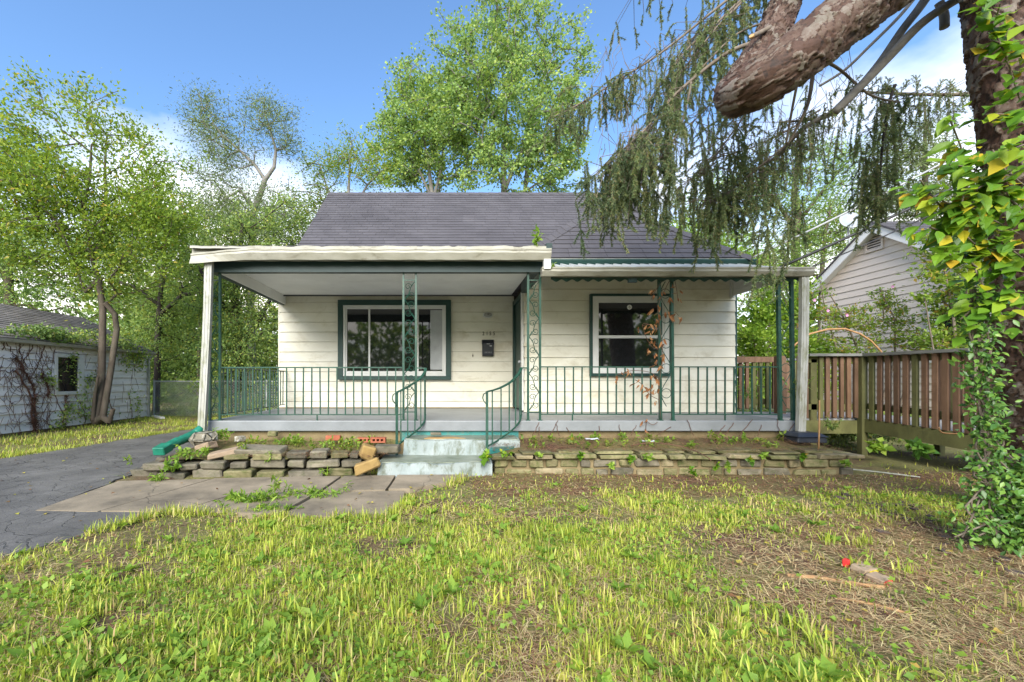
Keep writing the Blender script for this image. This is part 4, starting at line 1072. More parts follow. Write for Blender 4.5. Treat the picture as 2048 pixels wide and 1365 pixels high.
# ------------------------------------------------------------------ garage by the driveway
GXW = -9.1
gar = thing('garage', 'long grey white garage with vine streaked siding and mossy shingle roof beside the driveway', 'garage', (GXW - 2, 8.5, 0))
GY0, GY1 = 4.6, 12.85; GRX, GRZ = -11.15, 3.02; GEZ = 2.03
MB().box(-13.2, GXW - .03, GY0, GY1 - .03, -0.05, GEZ).build('wall', M['gap_shade_sheathing'], gar)
MB().prism([(-13.2, GEZ), (GXW - .03, GEZ), (GRX, GRZ)], 'y', GY0 + .02, GY1 - .05).build('gable', M['garagewall'], gar)
z = 0.06; nb = 0
while z < GEZ - .02:
    h = min(0.195, GEZ - z)
    for (ya, yb) in ((GY0, 7.2), (7.205, 9.9), (9.905, GY1)):
        j = random.uniform(-.004, .004)
        mb = MB(); mb.hexa([(GXW - .03, ya, z), (GXW + .030, ya, z + j), (GXW + .030, yb, z - j), (GXW - .03, yb, z)], [(GXW - .03, ya, z + h), (GXW, ya, z + h - .006), (GXW, yb, z + h - .006), (GXW - .03, yb, z + h)])
        mb.build('siding_board', M['garagewall'], gar)
    z += 0.195
MB().box(GXW - .03, GXW + .01, GY0, GY1, -.05, .059).build('foundation', M['foundation'], gar)
# window (set in a white frame)
wy0, wy1 = 9.1 * FPX / (PX - 108), 9.1 * FPX / (PX - 160)
wz0, wz1 = gz(783, (wy0 + wy1) / 2) , gz(716, (wy0 + wy1) / 2)
w = bpy.data.objects.new('window', None); COL.objects.link(w); w.parent = gar
mb = MB()
fy0, fy1 = wy0 - .03, wy1 + .05
for (a, b, c_, d_) in ((fy0, fy1, wz1 - .0, wz1 + .09), (fy0, fy1, wz0 - .08, wz0), (fy0, fy0 + .07, wz0, wz1), (fy1 - .16, fy1, wz0, wz1)):
    mb.box(GXW - .02, GXW + .065, a, b, c_, d_)
bevel(mb.build('frame', M['white'], w))
MB().box(GXW + .020, GXW + .0335, fy0 + .07, fy1 - .16, wz0, wz1).build('pane', M['glass'], w)
# roof with shingle courses
under = MB(); ov = 0.12; sl = (GRZ - GEZ) / (GXW - GRX)
ex, ez = GXW + ov, GEZ + .06 - ov * sl
rz_ = GRZ + .06
under.hexa([(GRX, GY0 - .1, rz_ - .05), (ex, GY0 - .1, ez - .05), (ex, GY1 + .1, ez - .05), (GRX, GY1 + .1, rz_ - .05)], [(GRX, GY0 - .1, rz_), (ex, GY0 - .1, ez), (ex, GY1 + .1, ez), (GRX, GY1 + .1, rz_)])
ex2 = 2 * GRX - ex
under.hexa([(ex2, GY0 - .1, ez - .05), (GRX - .001, GY0 - .1, rz_ - .05), (GRX - .001, GY1 + .1, rz_ - .05), (ex2, GY1 + .1, ez - .05)], [(ex2, GY0 - .1, ez), (GRX - .001, GY0 - .1, rz_), (GRX - .001, GY1 + .1, rz_), (ex2, GY1 + .1, ez)])
groof = under.build('roof', M['oldroof'], gar)
SH.clear()
Vd = Vector((GRX - ex, 0, rz_ - ez))
roof_plane((ex, GY0 - .1, ez), (0, 1, 0), Vd, lambda v: 0.0, lambda v: GY1 - GY0 + .2, Vd.length, 0.14, 0.32, M['oldroof'], groof)
SHS = sorted(range(len(SH)), key=lambda i: -SH[i][0] * (0.2 if SH[i][1][0].y < 7.6 else 1)); rest = MB()
for rank, i in enumerate(SHS):
    _, lo, hi, tt = SH[i]
    if rank < 120:
        mb = MB(); mb.hexa(lo, hi); mb.build('shingle', M['oldroof'], groof)
    else: rest.tint = tt + .01; rest.hexa(lo, hi)
rest.build('shingles', M['oldroof'], groof, kind='stuff')
MB().prism([(ex + .005, ez - .01), (ex + .09, ez - .015), (ex + .08, ez - .08), (ex + .03, ez - .10), (ex + .005, ez - .10)], 'y', GY0 - .1, GY1 + .1).build('gutter', M['gutter'], gar)
mb = MB(); mb.bar((ex + .04, GY1 - .02, ez - .1), (GXW + .05, GY1 - .02, 1.75), .07, .06); mb.bar((GXW + .05, GY1 - .02, 1.76), (GXW + .05, GY1 - .02, .05), .07, .06); mb.build('downspout', M['downspout'], gar)
mb = MB(); mb.bar((GXW + .12, GY1 + .1, .05), (GXW + .85, GY1 - .55, .05), .09, .06); o = mb.build('spout_extension', M['white'], None); tag(o, 'loose white spout piece on the grass at the garage corner', 'spout')

# chain link fence behind the driveway
cf = thing('chain_link_fence', 'grey chain link fence between the garage corner and the bushes', 'fence', (-7.0, 13.3, 0))
fa, fb, fh = Vector((-9.2, 13.3, 0)), Vector((-3.6, 13.6, 0)), 1.12
for u in (0.0, 0.265, .62, 1.0):
    p = fa.lerp(fb, u); mb = MB(); mb.tube([p, p + Vector((0, 0, fh + .05))], .028, 8); mb.build('post', M['metal'], cf)
mb = MB(); mb.tube([fa + Vector((0, 0, fh)), fb + Vector((0, 0, fh))], .02, 6); mb.build('top_rail', M['metal'], cf)
mb = MB(); L = (fb - fa).length; st_ = 0.085; n = int((L + fh) / st_)
for sgn in (1, -1):
    for i in range(n):
        s0 = i * st_ - (fh if sgn > 0 else 0); s1 = s0 + fh * sgn
        if sgn < 0: s0, s1 = i * st_, i * st_ - fh
        za, zb2 = 0.02, fh
        if s1 < 0 and s0 < 0: continue
        def cl(s, z_): return s, z_
        pts = [(s0, za), (s1, zb2)]
        (a, zA), (b, zB) = pts
        if a < 0: zA += (0 - a) / (b - a) * (zB - zA); a = 0
        if b < 0: zB = zA + (0 - a) / (b - a) * (zB - zA); b = 0
        if a > L: zA += (L - a) / (b - a) * (zB - zA); a = L
        if b > L: zB = zA + (L - a) / (b - a) * (zB - zA); b = L
        if abs(zB - zA) < .03: continue
        mb.bar(fa.lerp(fb, a / L) + Vector((0, 0.006 * sgn, zA)), fa.lerp(fb, b / L) + Vector((0, 0.006 * sgn, zB)), .006, .006)
mb.build('mesh', M['metal'], cf)

# ------------------------------------------------------------------ wooden ramp
rp = thing('wooden_ramp', 'brown and green stained wooden wheelchair ramp with slatted railings', 'ramp', (6.6, 6.5, 0))
PF = 0.56; TOPZ = 1.575
wood = lambda: M['wood']
for k in range(10):
    y0 = 6.60 + k * .142
    MB().box(5.0, 7.66, y0, y0 + .136, PF - .035, PF).build('deck_board', M['deck'], rp)
MB().box(5.0, 6.44, 6.555, 6.597, .33, .535).build('rim_board', M['mossy'], rp)
MB().box(5.4, 7.62, 8.03, 8.07, .33, .53).build('rim_board', M['mossy'], rp)
def post(x, y, z0, z1, m=None, s=.09): bevel(MB().box(x - s / 2, x + s / 2, y - s / 2, y + s / 2, z0, z1).build('post', m or M['mossy'], rp), .006)
post(6.47, 6.52, -.1, 1.53); post(gx(1625, 6.6), 6.62, .0, 1.50, M['mossy'], .10); post(gx(1560, 7.6), 7.6, 0, 1.60, M['wood'], .13); post(5.42, 8.0, 0, 1.50, M['wood']); post(7.62, 8.0, 0, 1.53); post(7.64, 6.5, -.1, 1.53)
post(6.545, 6.61, .0, 1.50, M['wood'], .07)
# front rail of the landing
xa, xb = gx(1610, 6.56), 6.52
MB().box(xa, 6.50, 6.47, 6.61, 1.535, TOPZ).build('rail_cap', M['railcap'], rp)
MB().box(xa, 6.42, 6.57, 6.608, 1.44, 1.53).build('rail', M['mossy'], rp)
MB().box(xa, 6.42, 6.57, 6.608, .70, .79).build('rail', M['mossy'], rp)
def slat(x, y, z0, z1, ax, w_=.052, m=None):
    mb = MB(); w2 = w_ * random.uniform(.92, 1.08); tw = random.uniform(-.006, .006)
    if ax == 'x': mb.hexa([(x - w2 / 2, y - .034, z0 + .018), (x + w2 / 2, y - .034, z0), (x + w2 / 2, y, z0), (x - w2 / 2, y, z0)], [(x - w2 / 2 + tw, y - .034, z1), (x + w2 / 2 + tw, y - .034, z1), (x + w2 / 2 + tw, y, z1), (x - w2 / 2 + tw, y, z1)])
    else: mb.hexa([(x - .038, y - w2 / 2, z0 + .018), (x, y - w2 / 2, z0), (x, y + w2 / 2, z0), (x - .038, y + w2 / 2, z0)], [(x - .038, y - w2 / 2 + tw, z1), (x, y - w2 / 2 + tw, z1), (x, y + w2 / 2 + tw, z1), (x - .038, y + w2 / 2 + tw, z1)])
    return mb.build('slat', m or (M['wood'] if random.random() < .82 else M['mossy']), rp)
for px in (1598, 1612, 1641, 1654.5, 1668.5, 1683, 1697, 1711): slat(gx(px, 6.55), 6.568, .57, 1.533, 'x', .058)
# ramp run towards the street
ry1, ry0 = 6.50, 2.6
zf = lambda y: PF - (6.5 - y) * .052
zt2 = lambda y: TOPZ - (6.5 - y) * .012
def ybar(name, x0, x1, za0, za1, m):       # long board along y following the slope; za: offsets at (start,end) given as functions
    mb = MB(); mb.hexa([(x0, ry0, za0(ry0)), (x1, ry0, za0(ry0)), (x1, ry1, za0(ry1)), (x0, ry1, za0(ry1))], [(x0, ry0, za1(ry0)), (x1, ry0, za1(ry0)), (x1, ry1, za1(ry1)), (x0, ry1, za1(ry1))]); return mb.build(name, m, rp)
ybar('rail_cap', 6.42, 6.565, lambda y: zt2(y) - .04, lambda y: zt2(y) + .002, M['railcap'])
ybar('rail', 6.50, 6.54, lambda y: zt2(y) - .135, lambda y: zt2(y) - .045, M['mossy'])
ybar('rail', 6.50, 6.54, lambda y: zf(y) + .16, lambda y: zf(y) + .25, M['mossy'])
ybar('stringer', 6.46, 6.50, lambda y: zf(y) - .195, lambda y: zf(y) + .01, M['mossy'])
ybar('stringer', 7.62, 7.66, lambda y: zf(y) - .195, lambda y: zf(y) + .01, M['mossy'])
ybar('rail', 7.60, 7.64, lambda y: zf(y) + .02, lambda y: zf(y) + .11, M['mossy'])
ybar('rail_cap', 7.55, 7.69, lambda y: zt2(y) - .04, lambda y: zt2(y), M['railcap'])
ybar('rail', 7.60, 7.64, lambda y: zt2(y) - .135, lambda y: zt2(y) - .045, M['mossy'])
ybar('rail', 7.60, 7.64, lambda y: zf(y) + .16, lambda y: zf(y) + .25, M['mossy'])
y = 6.38; k = 0
while y > ry0:
    slat(6.498, y, zf(y) - .01, zt2(y) - .045, 'y', .062)
    slat(7.598, y + .03, zf(y) + .03, zt2(y) - .045, 'y', .062, M['mossy'] if k % 2 else M['wood'])
    y -= .118; k += 1
for k in range(27):
    y = 6.46 - k * .142
    mb = MB(); mb.hexa([(6.502, y - .136, zf(y) - .035), (7.618, y - .136, zf(y) - .035), (7.618, y, zf(y) - .033), (6.502, y, zf(y) - .033)], [(6.502, y - .136, zf(y) - .002), (7.618, y - .136, zf(y) - .002), (7.618, y, zf(y)), (6.502, y, zf(y))]); mb.build('deck_board', M['deck'], rp)
for y in (4.4, 2.7): post(6.57, y, -.1, 1.50); post(7.68, y, -.1, 1.50)
# back railing of the landing
for (z0, z1) in ((1.50, 1.605),): MB().box(5.36, 6.40, 7.94, 7.99, z0, z1).build('rail', M['wood'], rp)
MB().box(5.33, 5.62, 7.90, 7.938, 1.49, 1.61).build('rail', M['wood'], rp)
MB().box(5.36, 6.40, 7.995, 8.03, .70, .81).build('rail', M['mossy'], rp)
MB().box(6.42, 7.58, 7.94, 8.06, 1.535, 1.575).build('rail_cap', M['railcap'], rp)
MB().box(6.42, 7.58, 7.995, 8.03, .70, .79).build('rail', M['mossy'], rp)
for k in range(17): slat(5.47 + k * .128, 7.992, .62, 1.50, 'x', .058, M['wood'] if random.random() < .6 else M['mossy'])

# ------------------------------------------------------------------ neighbouring house
NX = 11.0
nh = thing('neighbour_house', 'neighbouring house with beige vinyl siding, white gable trim and grey roof beyond the ramp', 'house', (14, 10, 0))
PKY, PKZ, SLN = 10.6, 5.10, 0.70
YA, YB = 7.3, 12.3
roofz = lambda y: PKZ - abs(y - PKY) * SLN
MB().prism([(YA, -.05), (YB, -.05), (YB, roofz(YB) - .1), (PKY, PKZ - .1), (YA, roofz(YA) - .1)], 'x', NX + .03, 19).build('wall', M['vinyl'], nh)
z = .2; ex_ = .178
while z < PKZ - .1:
    def yl_(z_): return max(YA, PKY - (PKZ - z_ - .02) / SLN), min(YB, PKY + (PKZ - z_ - .02) / SLN)
    a0, a1 = yl_(z); b0, b1 = yl_(min(z + ex_, PKZ - .03)); zz1 = min(z + ex_, PKZ - .03)
    mb = MB(); mb.add([(NX - .022, a0, z), (NX - .022, a1, z), (NX - .002, b0, zz1), (NX - .002, b1, zz1), (NX + .03, a0, z), (NX + .03, a1, z)], [(0, 2, 3, 1), (0, 1, 5, 4)])
    mb.build('siding_board', M['vinyl'], nh); z += ex_
def rake(ya, yb):
    for (xa_, xb_, d0, d1, nm) in ((NX - .26, NX - .22, -.20, .02, 'rake_board'), (NX - .219, NX - .003, -.14, -.11, 'soffit')):
        mb = MB(); mb.hexa([(xa_, ya, roofz(ya) + d0), (xb_, ya, roofz(ya) + d0), (xb_, yb, roofz(yb) + d0), (xa_, yb, roofz(yb) + d0)], [(xa_, ya, roofz(ya) + d1), (xb_, ya, roofz(ya) + d1), (xb_, yb, roofz(yb) + d1), (xa_, yb, roofz(yb) + d1)])
        mb.build(nm, M['vinylwhite'], nh)
    mb = MB(); mb.hexa([(NX - .30, ya, roofz(ya) + .022), (19.3, ya, roofz(ya) + .022), (19.3, yb, roofz(yb) + .022), (NX - .30, yb, roofz(yb) + .022)], [(NX - .30, ya, roofz(ya) + .06), (19.3, ya, roofz(ya) + .06), (19.3, yb, roofz(yb) + .06), (NX - .30, yb, roofz(yb) + .06)])
    return mb.build('roof', M['roof'], nh)
r1 = rake(YA - .4, PKY); r2 = rake(PKY, YB + .3)
SH.clear()
V_ = Vector((0, PKY - YA + .4, roofz(PKY) - roofz(YA - .4))); O_ = Vector((NX - .30, YA - .4, roofz(YA - .4) + .062))
roof_plane(O_, (1, 0, 0), V_, lambda v: 0, lambda v: 8.5, V_.length, .16, .33, M['roof'], r1)
rest = MB()
for _, lo, hi, tt in SH: rest.tint = tt + .01; rest.hexa(lo, hi)
rest.build('shingles', M['roof'], r1, kind='stuff')
# louvred gable vent
vt = bpy.data.objects.new('gable_vent', None); COL.objects.link(vt); vt.parent = nh
v0, v1, zz0, zz1 = 10.52, 10.98, 4.46, 4.95
mb = MB()
for (a, b, c_, d_) in ((v0, v1, zz0, zz0 + .05), (v0, v1, zz1 - .05, zz1), (v0, v0 + .05, zz0 + .05, zz1 - .05), (v1 - .05, v1, zz0 + .05, zz1 - .05)): mb.box(NX - .05, NX + .01, a, b, c_, d_)
mb.build('vent_frame', M['vinyl'], vt)
for k in range(6):
    zc = zz0 + .06 + k * .063
    mb = MB(); mb.hexa([(NX - .045, v0 + .05, zc), (NX - .04, v0 + .05, zc - .006), (NX - .04, v1 - .05, zc - .006), (NX - .045, v1 - .05, zc)], [(NX - .012, v0 + .05, zc + .05), (NX - .007, v0 + .05, zc + .044), (NX - .007, v1 - .05, zc + .044), (NX - .012, v1 - .05, zc + .05)]); mb.build('louvre', M['vinyl'], vt)
MB().box(NX - .024, NX - .023, v0 + .05, v1 - .05, zz0 + .05, zz1 - .05).build('vent_back', M['dark'], vt)
w = bpy.data.objects.new('window', None); COL.objects.link(w); w.parent = nh
w0, w1, zz0, zz1 = 8.35, 9.56, 1.55, 2.84; mb = MB()
for (a, b, c_, d_) in ((w0, w1, zz0, zz0 + .12), (w0, w1, zz1 - .12, zz1), (w0, w0 + .12, zz0 + .12, zz1 - .12), (w1 - .12, w1, zz0 + .12, zz1 - .12)): mb.box(NX - .06, NX + .02, a, b, c_, d_)
for (a, b) in ((w1 - .20, w1 - .121), (w0 + .121, w0 + .2)): mb.box(NX - .045, NX + .02, a, b, zz0 + .12, zz1 - .12)
bevel(mb.build('frame', M['vinylwhite'], w)); MB().box(NX - .035, NX - .026, w0 + .2, w1 - .2, zz0 + .12, zz1 - .12).build('pane', M['glass'], w)
MB().box(NX - .04, NX + .0, YA - .02, YA + .08, 0, roofz(YA) - .2).build('corner_trim', M['vinylwhite'], nh)

def dish(label, c, r_, face, foot):
    t = thing('satellite_dish', label, 'satellite dish', foot)
    f = Vector(face).normalized(); u = f.orthogonal().normalized(); v = f.cross(u); c = Vector(c); V, F = [c - f * .07], []
    n = 22
    for k in (1, 2, 3):
        for i in range(n):
            a = 2 * math.pi * i / n; rr = r_ * k / 3; V.append(c + (u * math.cos(a) + v * math.sin(a)) * rr - f * .07 * (1 - (k / 3) ** 2))
    for i in range(n): F.append((0, 1 + i, 1 + (i + 1) % n))
    for k in range(2):
        for i in range(n): F.append((1 + k * n + i, 1 + (k + 1) * n + i, 1 + (k + 1) * n + (i + 1) % n, 1 + k * n + (i + 1) % n))
    mb = MB().add(V, F); o = mb.build('reflector', M['dish'], t, True); md = o.modifiers.new('t', 'SOLIDIFY'); md.thickness = .012
    mb = MB(); mb.tube([c - f * .075, c - f * .16, Vector(foot) + Vector((0, 0, .12)), foot], [.02, .022, .022, .022], 8); mb.build('mast', M['metal'], t)
    dn_ = Vector((0, 0, -1)); e = c + dn_ * r_ * .95; mb = MB(); mb.tube([e, c + f * r_ * .95 + dn_ * r_ * .35], .012, 6); mb.build('arm', M['metal'], t)
    mb = MB(); p = c + f * r_ * .95 + dn_ * r_ * .33; mb.tube([p + f * .03, p - f * .09], [.02, .035], 8); mb.build('receiver', M['dish'], t)
dish('grey satellite dish on the white rake of the neighbouring gable', at(1702, 440, 11.6), .26, (-.25, -.9, .35), (at(1702, 440, 11.6).x + .15, 11.75, roofz(11.75) + .05))
dish('pale satellite dish half hidden by spruce twigs above the house roof', at(1326, 396, 10.9), .27, (-.3, -.9, .35), (5.35, 10.95, zr(10.95)))

# ------------------------------------------------------------------ overhead cables
def cable(label, pts, r_, m):
    pts = [Vector(p) for p in pts]; a, b = pts; out = []
    for k in range(25):
        u = k / 24; p = a.lerp(b, u); p.z -= 0.10 * 4 * u * (1 - u); out.append(p)
    o = MB().tube(out, r_, 6).build('overhead_cable', m, None, True); tag(o, label, 'cable', 'overhead cables to the house')
def ext(p, q, k): return p + (q - p) * k
a, b = at(1482, 526, 7.3), at(1722, 400, 7.0); cable('pale grey overhead cable, the upper one, ending at the eave of the house', (a, ext(a, b, 2.9)), .016, M['cablegrey'])
a, b = at(1560, 535, 7.2), at(1905, 364, 6.5); cable('thick black overhead cable crossing in front of the neighbouring gable', (a, ext(a, b, 2.4)), .022, M['cable'])
a, b = at(1592, 548, 7.0), at(1890, 405, 6.6); cable('thin black overhead cable, the lowest one, across the gable vent', (a, ext(a, b, 2.4)), .010, M['cable'])
# ------------------------------------------------------------------ foliage helpers
LEAF = (np.array([(0, 0, 0), (.42, .24, .05), (1, 0, -.06), (.42, -.24, .05)], float), np.array([(0, 2, 1), (0, 3, 2)]))
LEAFW = (np.array([(0, 0, 0), (.42, .40, .07), (1, 0, -.08), (.42, -.40, .07)], float), np.array([(0, 2, 1), (0, 3, 2)]))
LEAFN = (np.array([(0, 0, 0), (.45, .13, .03), (1, 0, -.10), (.45, -.13, .03)], float), np.array([(0, 2, 1), (0, 3, 2)]))
BIG = (np.array([(0, 0, 0), (.18, .15, .03), (.46, .235, .05), (.78, .12, .0), (1, 0, -.08), (.78, -.12, .0), (.46, -.235, .05), (.18, -.15, .03), (.30, 0, -.01), (.65, 0, -.02)], float),
       np.array([(0, 8, 1), (1, 8, 2), (8, 9, 2), (2, 9, 3), (3, 9, 4), (0, 7, 8), (7, 6, 8), (8, 6, 9), (6, 5, 9), (5, 4, 9)]))
def unit(v): return v / np.maximum(np.linalg.norm(v, axis=-1, keepdims=True), 1e-9)
def scatter(tmpl, P, ax, nrm, S):
    """leaf template placed at P with its length along ax and its face towards nrm"""
    T, F = tmpl; a = unit(ax); s = unit(np.cross(nrm, a)); n = np.cross(a, s)
    V = P[:, None, :] + S[:, None, None] * (T[None, :, 0, None] * a[:, None, :] + T[None, :, 1, None] * s[:, None, :] + T[None, :, 2, None] * n[:, None, :])
    k = len(T); FF = (F[None] + (np.arange(len(P)) * k)[:, None, None]).reshape(-1, F.shape[1])
    return V.reshape(-1, 3), FF, len(F)
def leaf_cloud(P, out, size, tmpl=LEAF, droop=0.4, up=0.6, var=0.3, tint=None):
    """leaves at P; out = outward direction of the twig they sit on"""
    n = len(P)
    ax = unit(out + rng.normal(0, .55, (n, 3))); ax[:, 2] -= droop * rng.random(n)
    nr = rng.normal(0, .55, (n, 3)); nr[:, 2] += up
    V, F, k = scatter(tmpl, P, ax, nr, size * (1 + var * rng.normal(0, 1, n)).clip(.4, 1.8))
    t = np.repeat((rng.random(n) if tint is None else tint), k)
    return V, F, t
class Cloud:
    def __init__(self): self.V, self.F, self.T, self.n = [], [], [], 0
    def add(self, V, F, t): self.V.append(V); self.F.append(F + self.n); self.T.append(t); self.n += len(V)
    def build(self, name, m, parent=None, kind=None):
        return np_mesh(name, np.concatenate(self.V), np.concatenate(self.F), m, parent, np.concatenate(self.T).clip(0.002, .998), kind=kind)
def frustums(A, B, ra, rb, sides=6):
    A, B = np.asarray(A, float), np.asarray(B, float); d = unit(B - A); B = B + d * (np.asarray(rb)[:, None] * .5)
    ref = np.where(np.abs(d[:, 2:3]) < .9, np.array([[0, 0, 1.]]), np.array([[1., 0, 0]])); u = unit(np.cross(ref, d)); w = np.cross(d, u)
    an = np.arange(sides) * 2 * np.pi / sides; ring = np.cos(an)[None, :, None] * u[:, None, :] + np.sin(an)[None, :, None] * w[:, None, :]
    V = np.concatenate([A[:, None] + ring * np.asarray(ra)[:, None, None], B[:, None] + ring * np.asarray(rb)[:, None, None]], 1)
    k = np.arange(sides); k2 = (k + 1) % sides
    F = np.stack([k, k2, sides + k2, sides + k], -1); FF = (F[None] + (np.arange(len(A)) * 2 * sides)[:, None, None]).reshape(-1, 4)
    return V.reshape(-1, 3), FF

def tree(name, label, cat, trunks, blobs, ncl, nleaf, size, m_leaf, m_bark, spread=.45, tmpl=LEAF, droop=.4, up=.6, rtip=.008, group=None, flat=.7, tintc=0.25, bare=0.0, tint0=0.5, expo=.45):
    """trunk polylines, then twigs grown to leaf clusters sampled in ellipsoids (all in metres)"""
    root = thing(name, label, cat, trunks[0][0][:3], group)
    P, par, rm = [], [], []
    for tr in trunks:
        prev = -1
        if P:
            d = [np.linalg.norm(np.array(tr[0][:3]) - q) for q in P]; j = int(np.argmin(d)); prev = j if d[j] < .6 else -1
        for (x, y, z, r) in tr:
            P.append(np.array((x, y, z), float)); par.append(prev); rm.append(r); prev = len(P) - 1
    nt = len(P)
    W = np.array([b[7] if len(b) > 7 else b[3] * b[4] * b[5] for b in blobs]); W = W / W.sum()
    C = []; 
    for bi in rng.choice(len(blobs), ncl, p=W):
        b = blobs[bi]; v = unit(rng.normal(0, 1, 3)) * rng.random() ** (1 / 2.2)
        C.append(np.array(b[0:3]) + v * np.array(b[3:6]))
    C = np.array(C); T = np.array(P)
    dist = np.min(np.linalg.norm(C[:, None] - T[None], axis=2), 1); C = C[np.argsort(dist)]
    ends = []; PA = np.zeros((nt + ncl * 9, 3)); PA[:nt] = T; n = nt; plen = [0.0] * nt
    for c in C:
        Q = PA[:n]; dv = c - Q; d = np.linalg.norm(dv, axis=1)
        cost = d + .10 * np.array(plen) + .9 * np.maximum(0, -dv[:, 2]) * .6
        j = int(np.argmin(cost)); L = d[j]; k = max(1, min(8, int(L / .45))); prev = j
        for i in range(1, k + 1):
            u = i / k; q = PA[j] * (1 - u) + c * u + np.array([0, 0, .12 * L * math.sin(math.pi * u)]) + (rng.normal(0, .035 * L, 3) if i < k else 0)
            PA[n] = q; par.append(prev); rm.append(0); plen.append(plen[prev] + L / k); prev = n; n += 1
        ends.append(prev)
    cnt = np.zeros(n)
    for e in ends: cnt[e] += 1
    for i in range(n - 1, nt - 1, -1):
        if par[i] >= 0: cnt[par[i]] += cnt[i]
    r = np.array([rm[i] if i < nt else min(rtip * max(cnt[i], 1) ** expo, .8 * (rm[par[i]] if par[i] < nt and par[i] >= 0 else 9)) for i in range(n)])
    e = [i for i in range(n) if par[i] >= 0]; pp = [par[i] for i in e]
    ra = np.array([min(r[p], r[i] * 1.5) if i >= nt else r[p] for i, p in zip(e, pp)])
    V, F = frustums(PA[pp], PA[e], ra, r[e], 7)
    et = [k for k, i in enumerate(e) if i < nt]
    np_mesh('trunk', V, F, m_bark, root, smooth=True)
    cl = Cloud(); ctr = T.mean(0)
    keep = rng.random(len(ends)) >= bare
    E = PA[ends][keep]; base = PA[[par[i] for i in ends]][keep]
    idx = np.repeat(np.arange(len(E)), nleaf)
    u = rng.random(len(idx))[:, None] ** .6
    pos_ = base[idx] * (1 - u) + E[idx] * u + rng.normal(0, 1, (len(idx), 3)) * spread * np.array([1, 1, flat]) * rng.random((len(idx), 1)) ** .3 * .7
    out = unit(E[idx] - base[idx]) * .6 + unit(pos_ - ctr) * .6
    ct = np.clip(tint0 + rng.normal(0, tintc, len(E)), 0, 1)
    tint = np.clip(ct[idx] + rng.normal(0, .22, len(idx)), 0, 1)
    V, F, t = leaf_cloud(pos_, out, size, tmpl, droop, up, tint=tint); cl.add(V, F, t)
    cl.build('crown', m_leaf, root, kind='stuff')
    return root
def B(x, y, D, rx, ry, rd, w=None):
    """ellipsoid of foliage round photo point x, y at depth D, radii rx, ry given in photo pixels there"""
    p = at(x, y, D); s = D / FPX
    b = (p.x, p.y, p.z, rx * s, rd, ry * s)
    return b + ((w if w is not None else rx * ry),)
def TP(*pts): return [(*at(x, y, D), r) for (x, y, D, r) in pts]

# ------------------------------------------------------------------ trees
D1 = 10.6
tree('garden_tree', 'slender yellow green tree with forked trunk growing against the garage wall', 'tree',
     [TP((192, 842, D1, .12), (203, 760, D1, .09), (205, 690, D1, .082), (206, 620, D1, .078), (198, 560, D1, .068), (185, 520, D1, .05), (178, 480, D1 - .1, .042), (168, 420, D1 - .2, .035), (180, 350, D1 - .3, .035), (183, 290, D1 - .4, .02)),
      TP((206, 835, D1 - .05, .08), (222, 740, D1 + .1, .075), (234, 660, D1 + .15, .07), (230, 630, D1 + .1, .065), (212, 608, D1, .06)),
      TP((185, 520, D1, .05), (205, 470, D1 + .2, .05), (212, 410, D1 + .3, .04), (210, 330, D1 + .4, .03), (214, 270, D1 + .5, .018)),
      TP((170, 585, D1, .03), (150, 520, D1 - .3, .03), (110, 440, D1 - .6, .025), (70, 400, D1 - .9, .02)),
      TP((186, 840, D1 - .1, .05), (190, 790, D1 - .15, .04), (196, 755, D1 - .2, .03)),
      TP((218, 845, D1 - .15, .06), (226, 820, D1 - .2, .05))],
     [B(190, 430, D1, 195, 110, 1.6), B(90, 400, D1 - .4, 130, 130, 1.4), B(300, 440, D1 + .2, 95, 95, 1.2), B(60, 210, D1, 45, 75, .6, 3300), B(140, 200, D1, 40, 80, .6, 3300), B(225, 250, D1, 75, 90, .8, 6000), B(310, 320, D1, 70, 60, .9, 3800), B(200, 540, D1, 170, 50, 1.2), B(60, 300, D1 - .2, 90, 90, 1.0), B(40, 480, D1 - .5, 80, 70, 1.0), B(10, 330, D1 - .5, 60, 120, 1.0)],
     520, 72, .085, M['leaf_yellow'], M['bark'], spread=.36, droop=.8, up=.4, rtip=.0055, expo=.40)
D2 = 17.0
tree('bent_tree', 'dark feathery tree with a bent leaning trunk standing against the sky behind the bushes', 'tree',
     [TP((505, 770, D2, .18), (500, 560, D2, .15), (508, 420, D2, .125), (522, 385, D2, .11), (530, 360, D2, .095), (548, 335, D2, .07), (552, 300, D2, .055), (540, 260, D2, .04), (530, 225, D2, .025)),
      TP((530, 360, D2, .075), (508, 328, D2, .06), (478, 300, D2, .05), (445, 272, D2, .04), (425, 245, D2, .025)), TP((508, 420, D2, .06), (480, 380, D2 - .3, .05), (455, 395, D2 - .5, .04))],
     [B(420, 250, D2, 52, 66, 1.2), B(535, 250, D2, 62, 55, 1.2), B(470, 310, D2, 60, 42, 1.2), B(385, 215, D2, 22, 18, .5, 500), B(440, 210, D2, 30, 22, .5, 600), B(520, 205, D2, 40, 14, .5, 600), B(580, 240, D2, 22, 26, .5, 600), B(575, 290, D2, 26, 40, .8, 900), B(470, 420, D2 - .4, 85, 60, 1.4, 7000), B(430, 350, D2 - .3, 55, 50, 1.2, 3500), B(560, 400, D2 - .5, 50, 50, 1.1, 3000), B(500, 460, D2 - .6, 90, 40, 1.2, 4500), B(400, 215, D2, 30, 25, .7, 700)],
     430, 66, .10, M['leaf_dark'], M['palebark'], spread=.55, tmpl=LEAFN, droop=.7, up=.3, rtip=.008, expo=.4)
D3 = 13.6
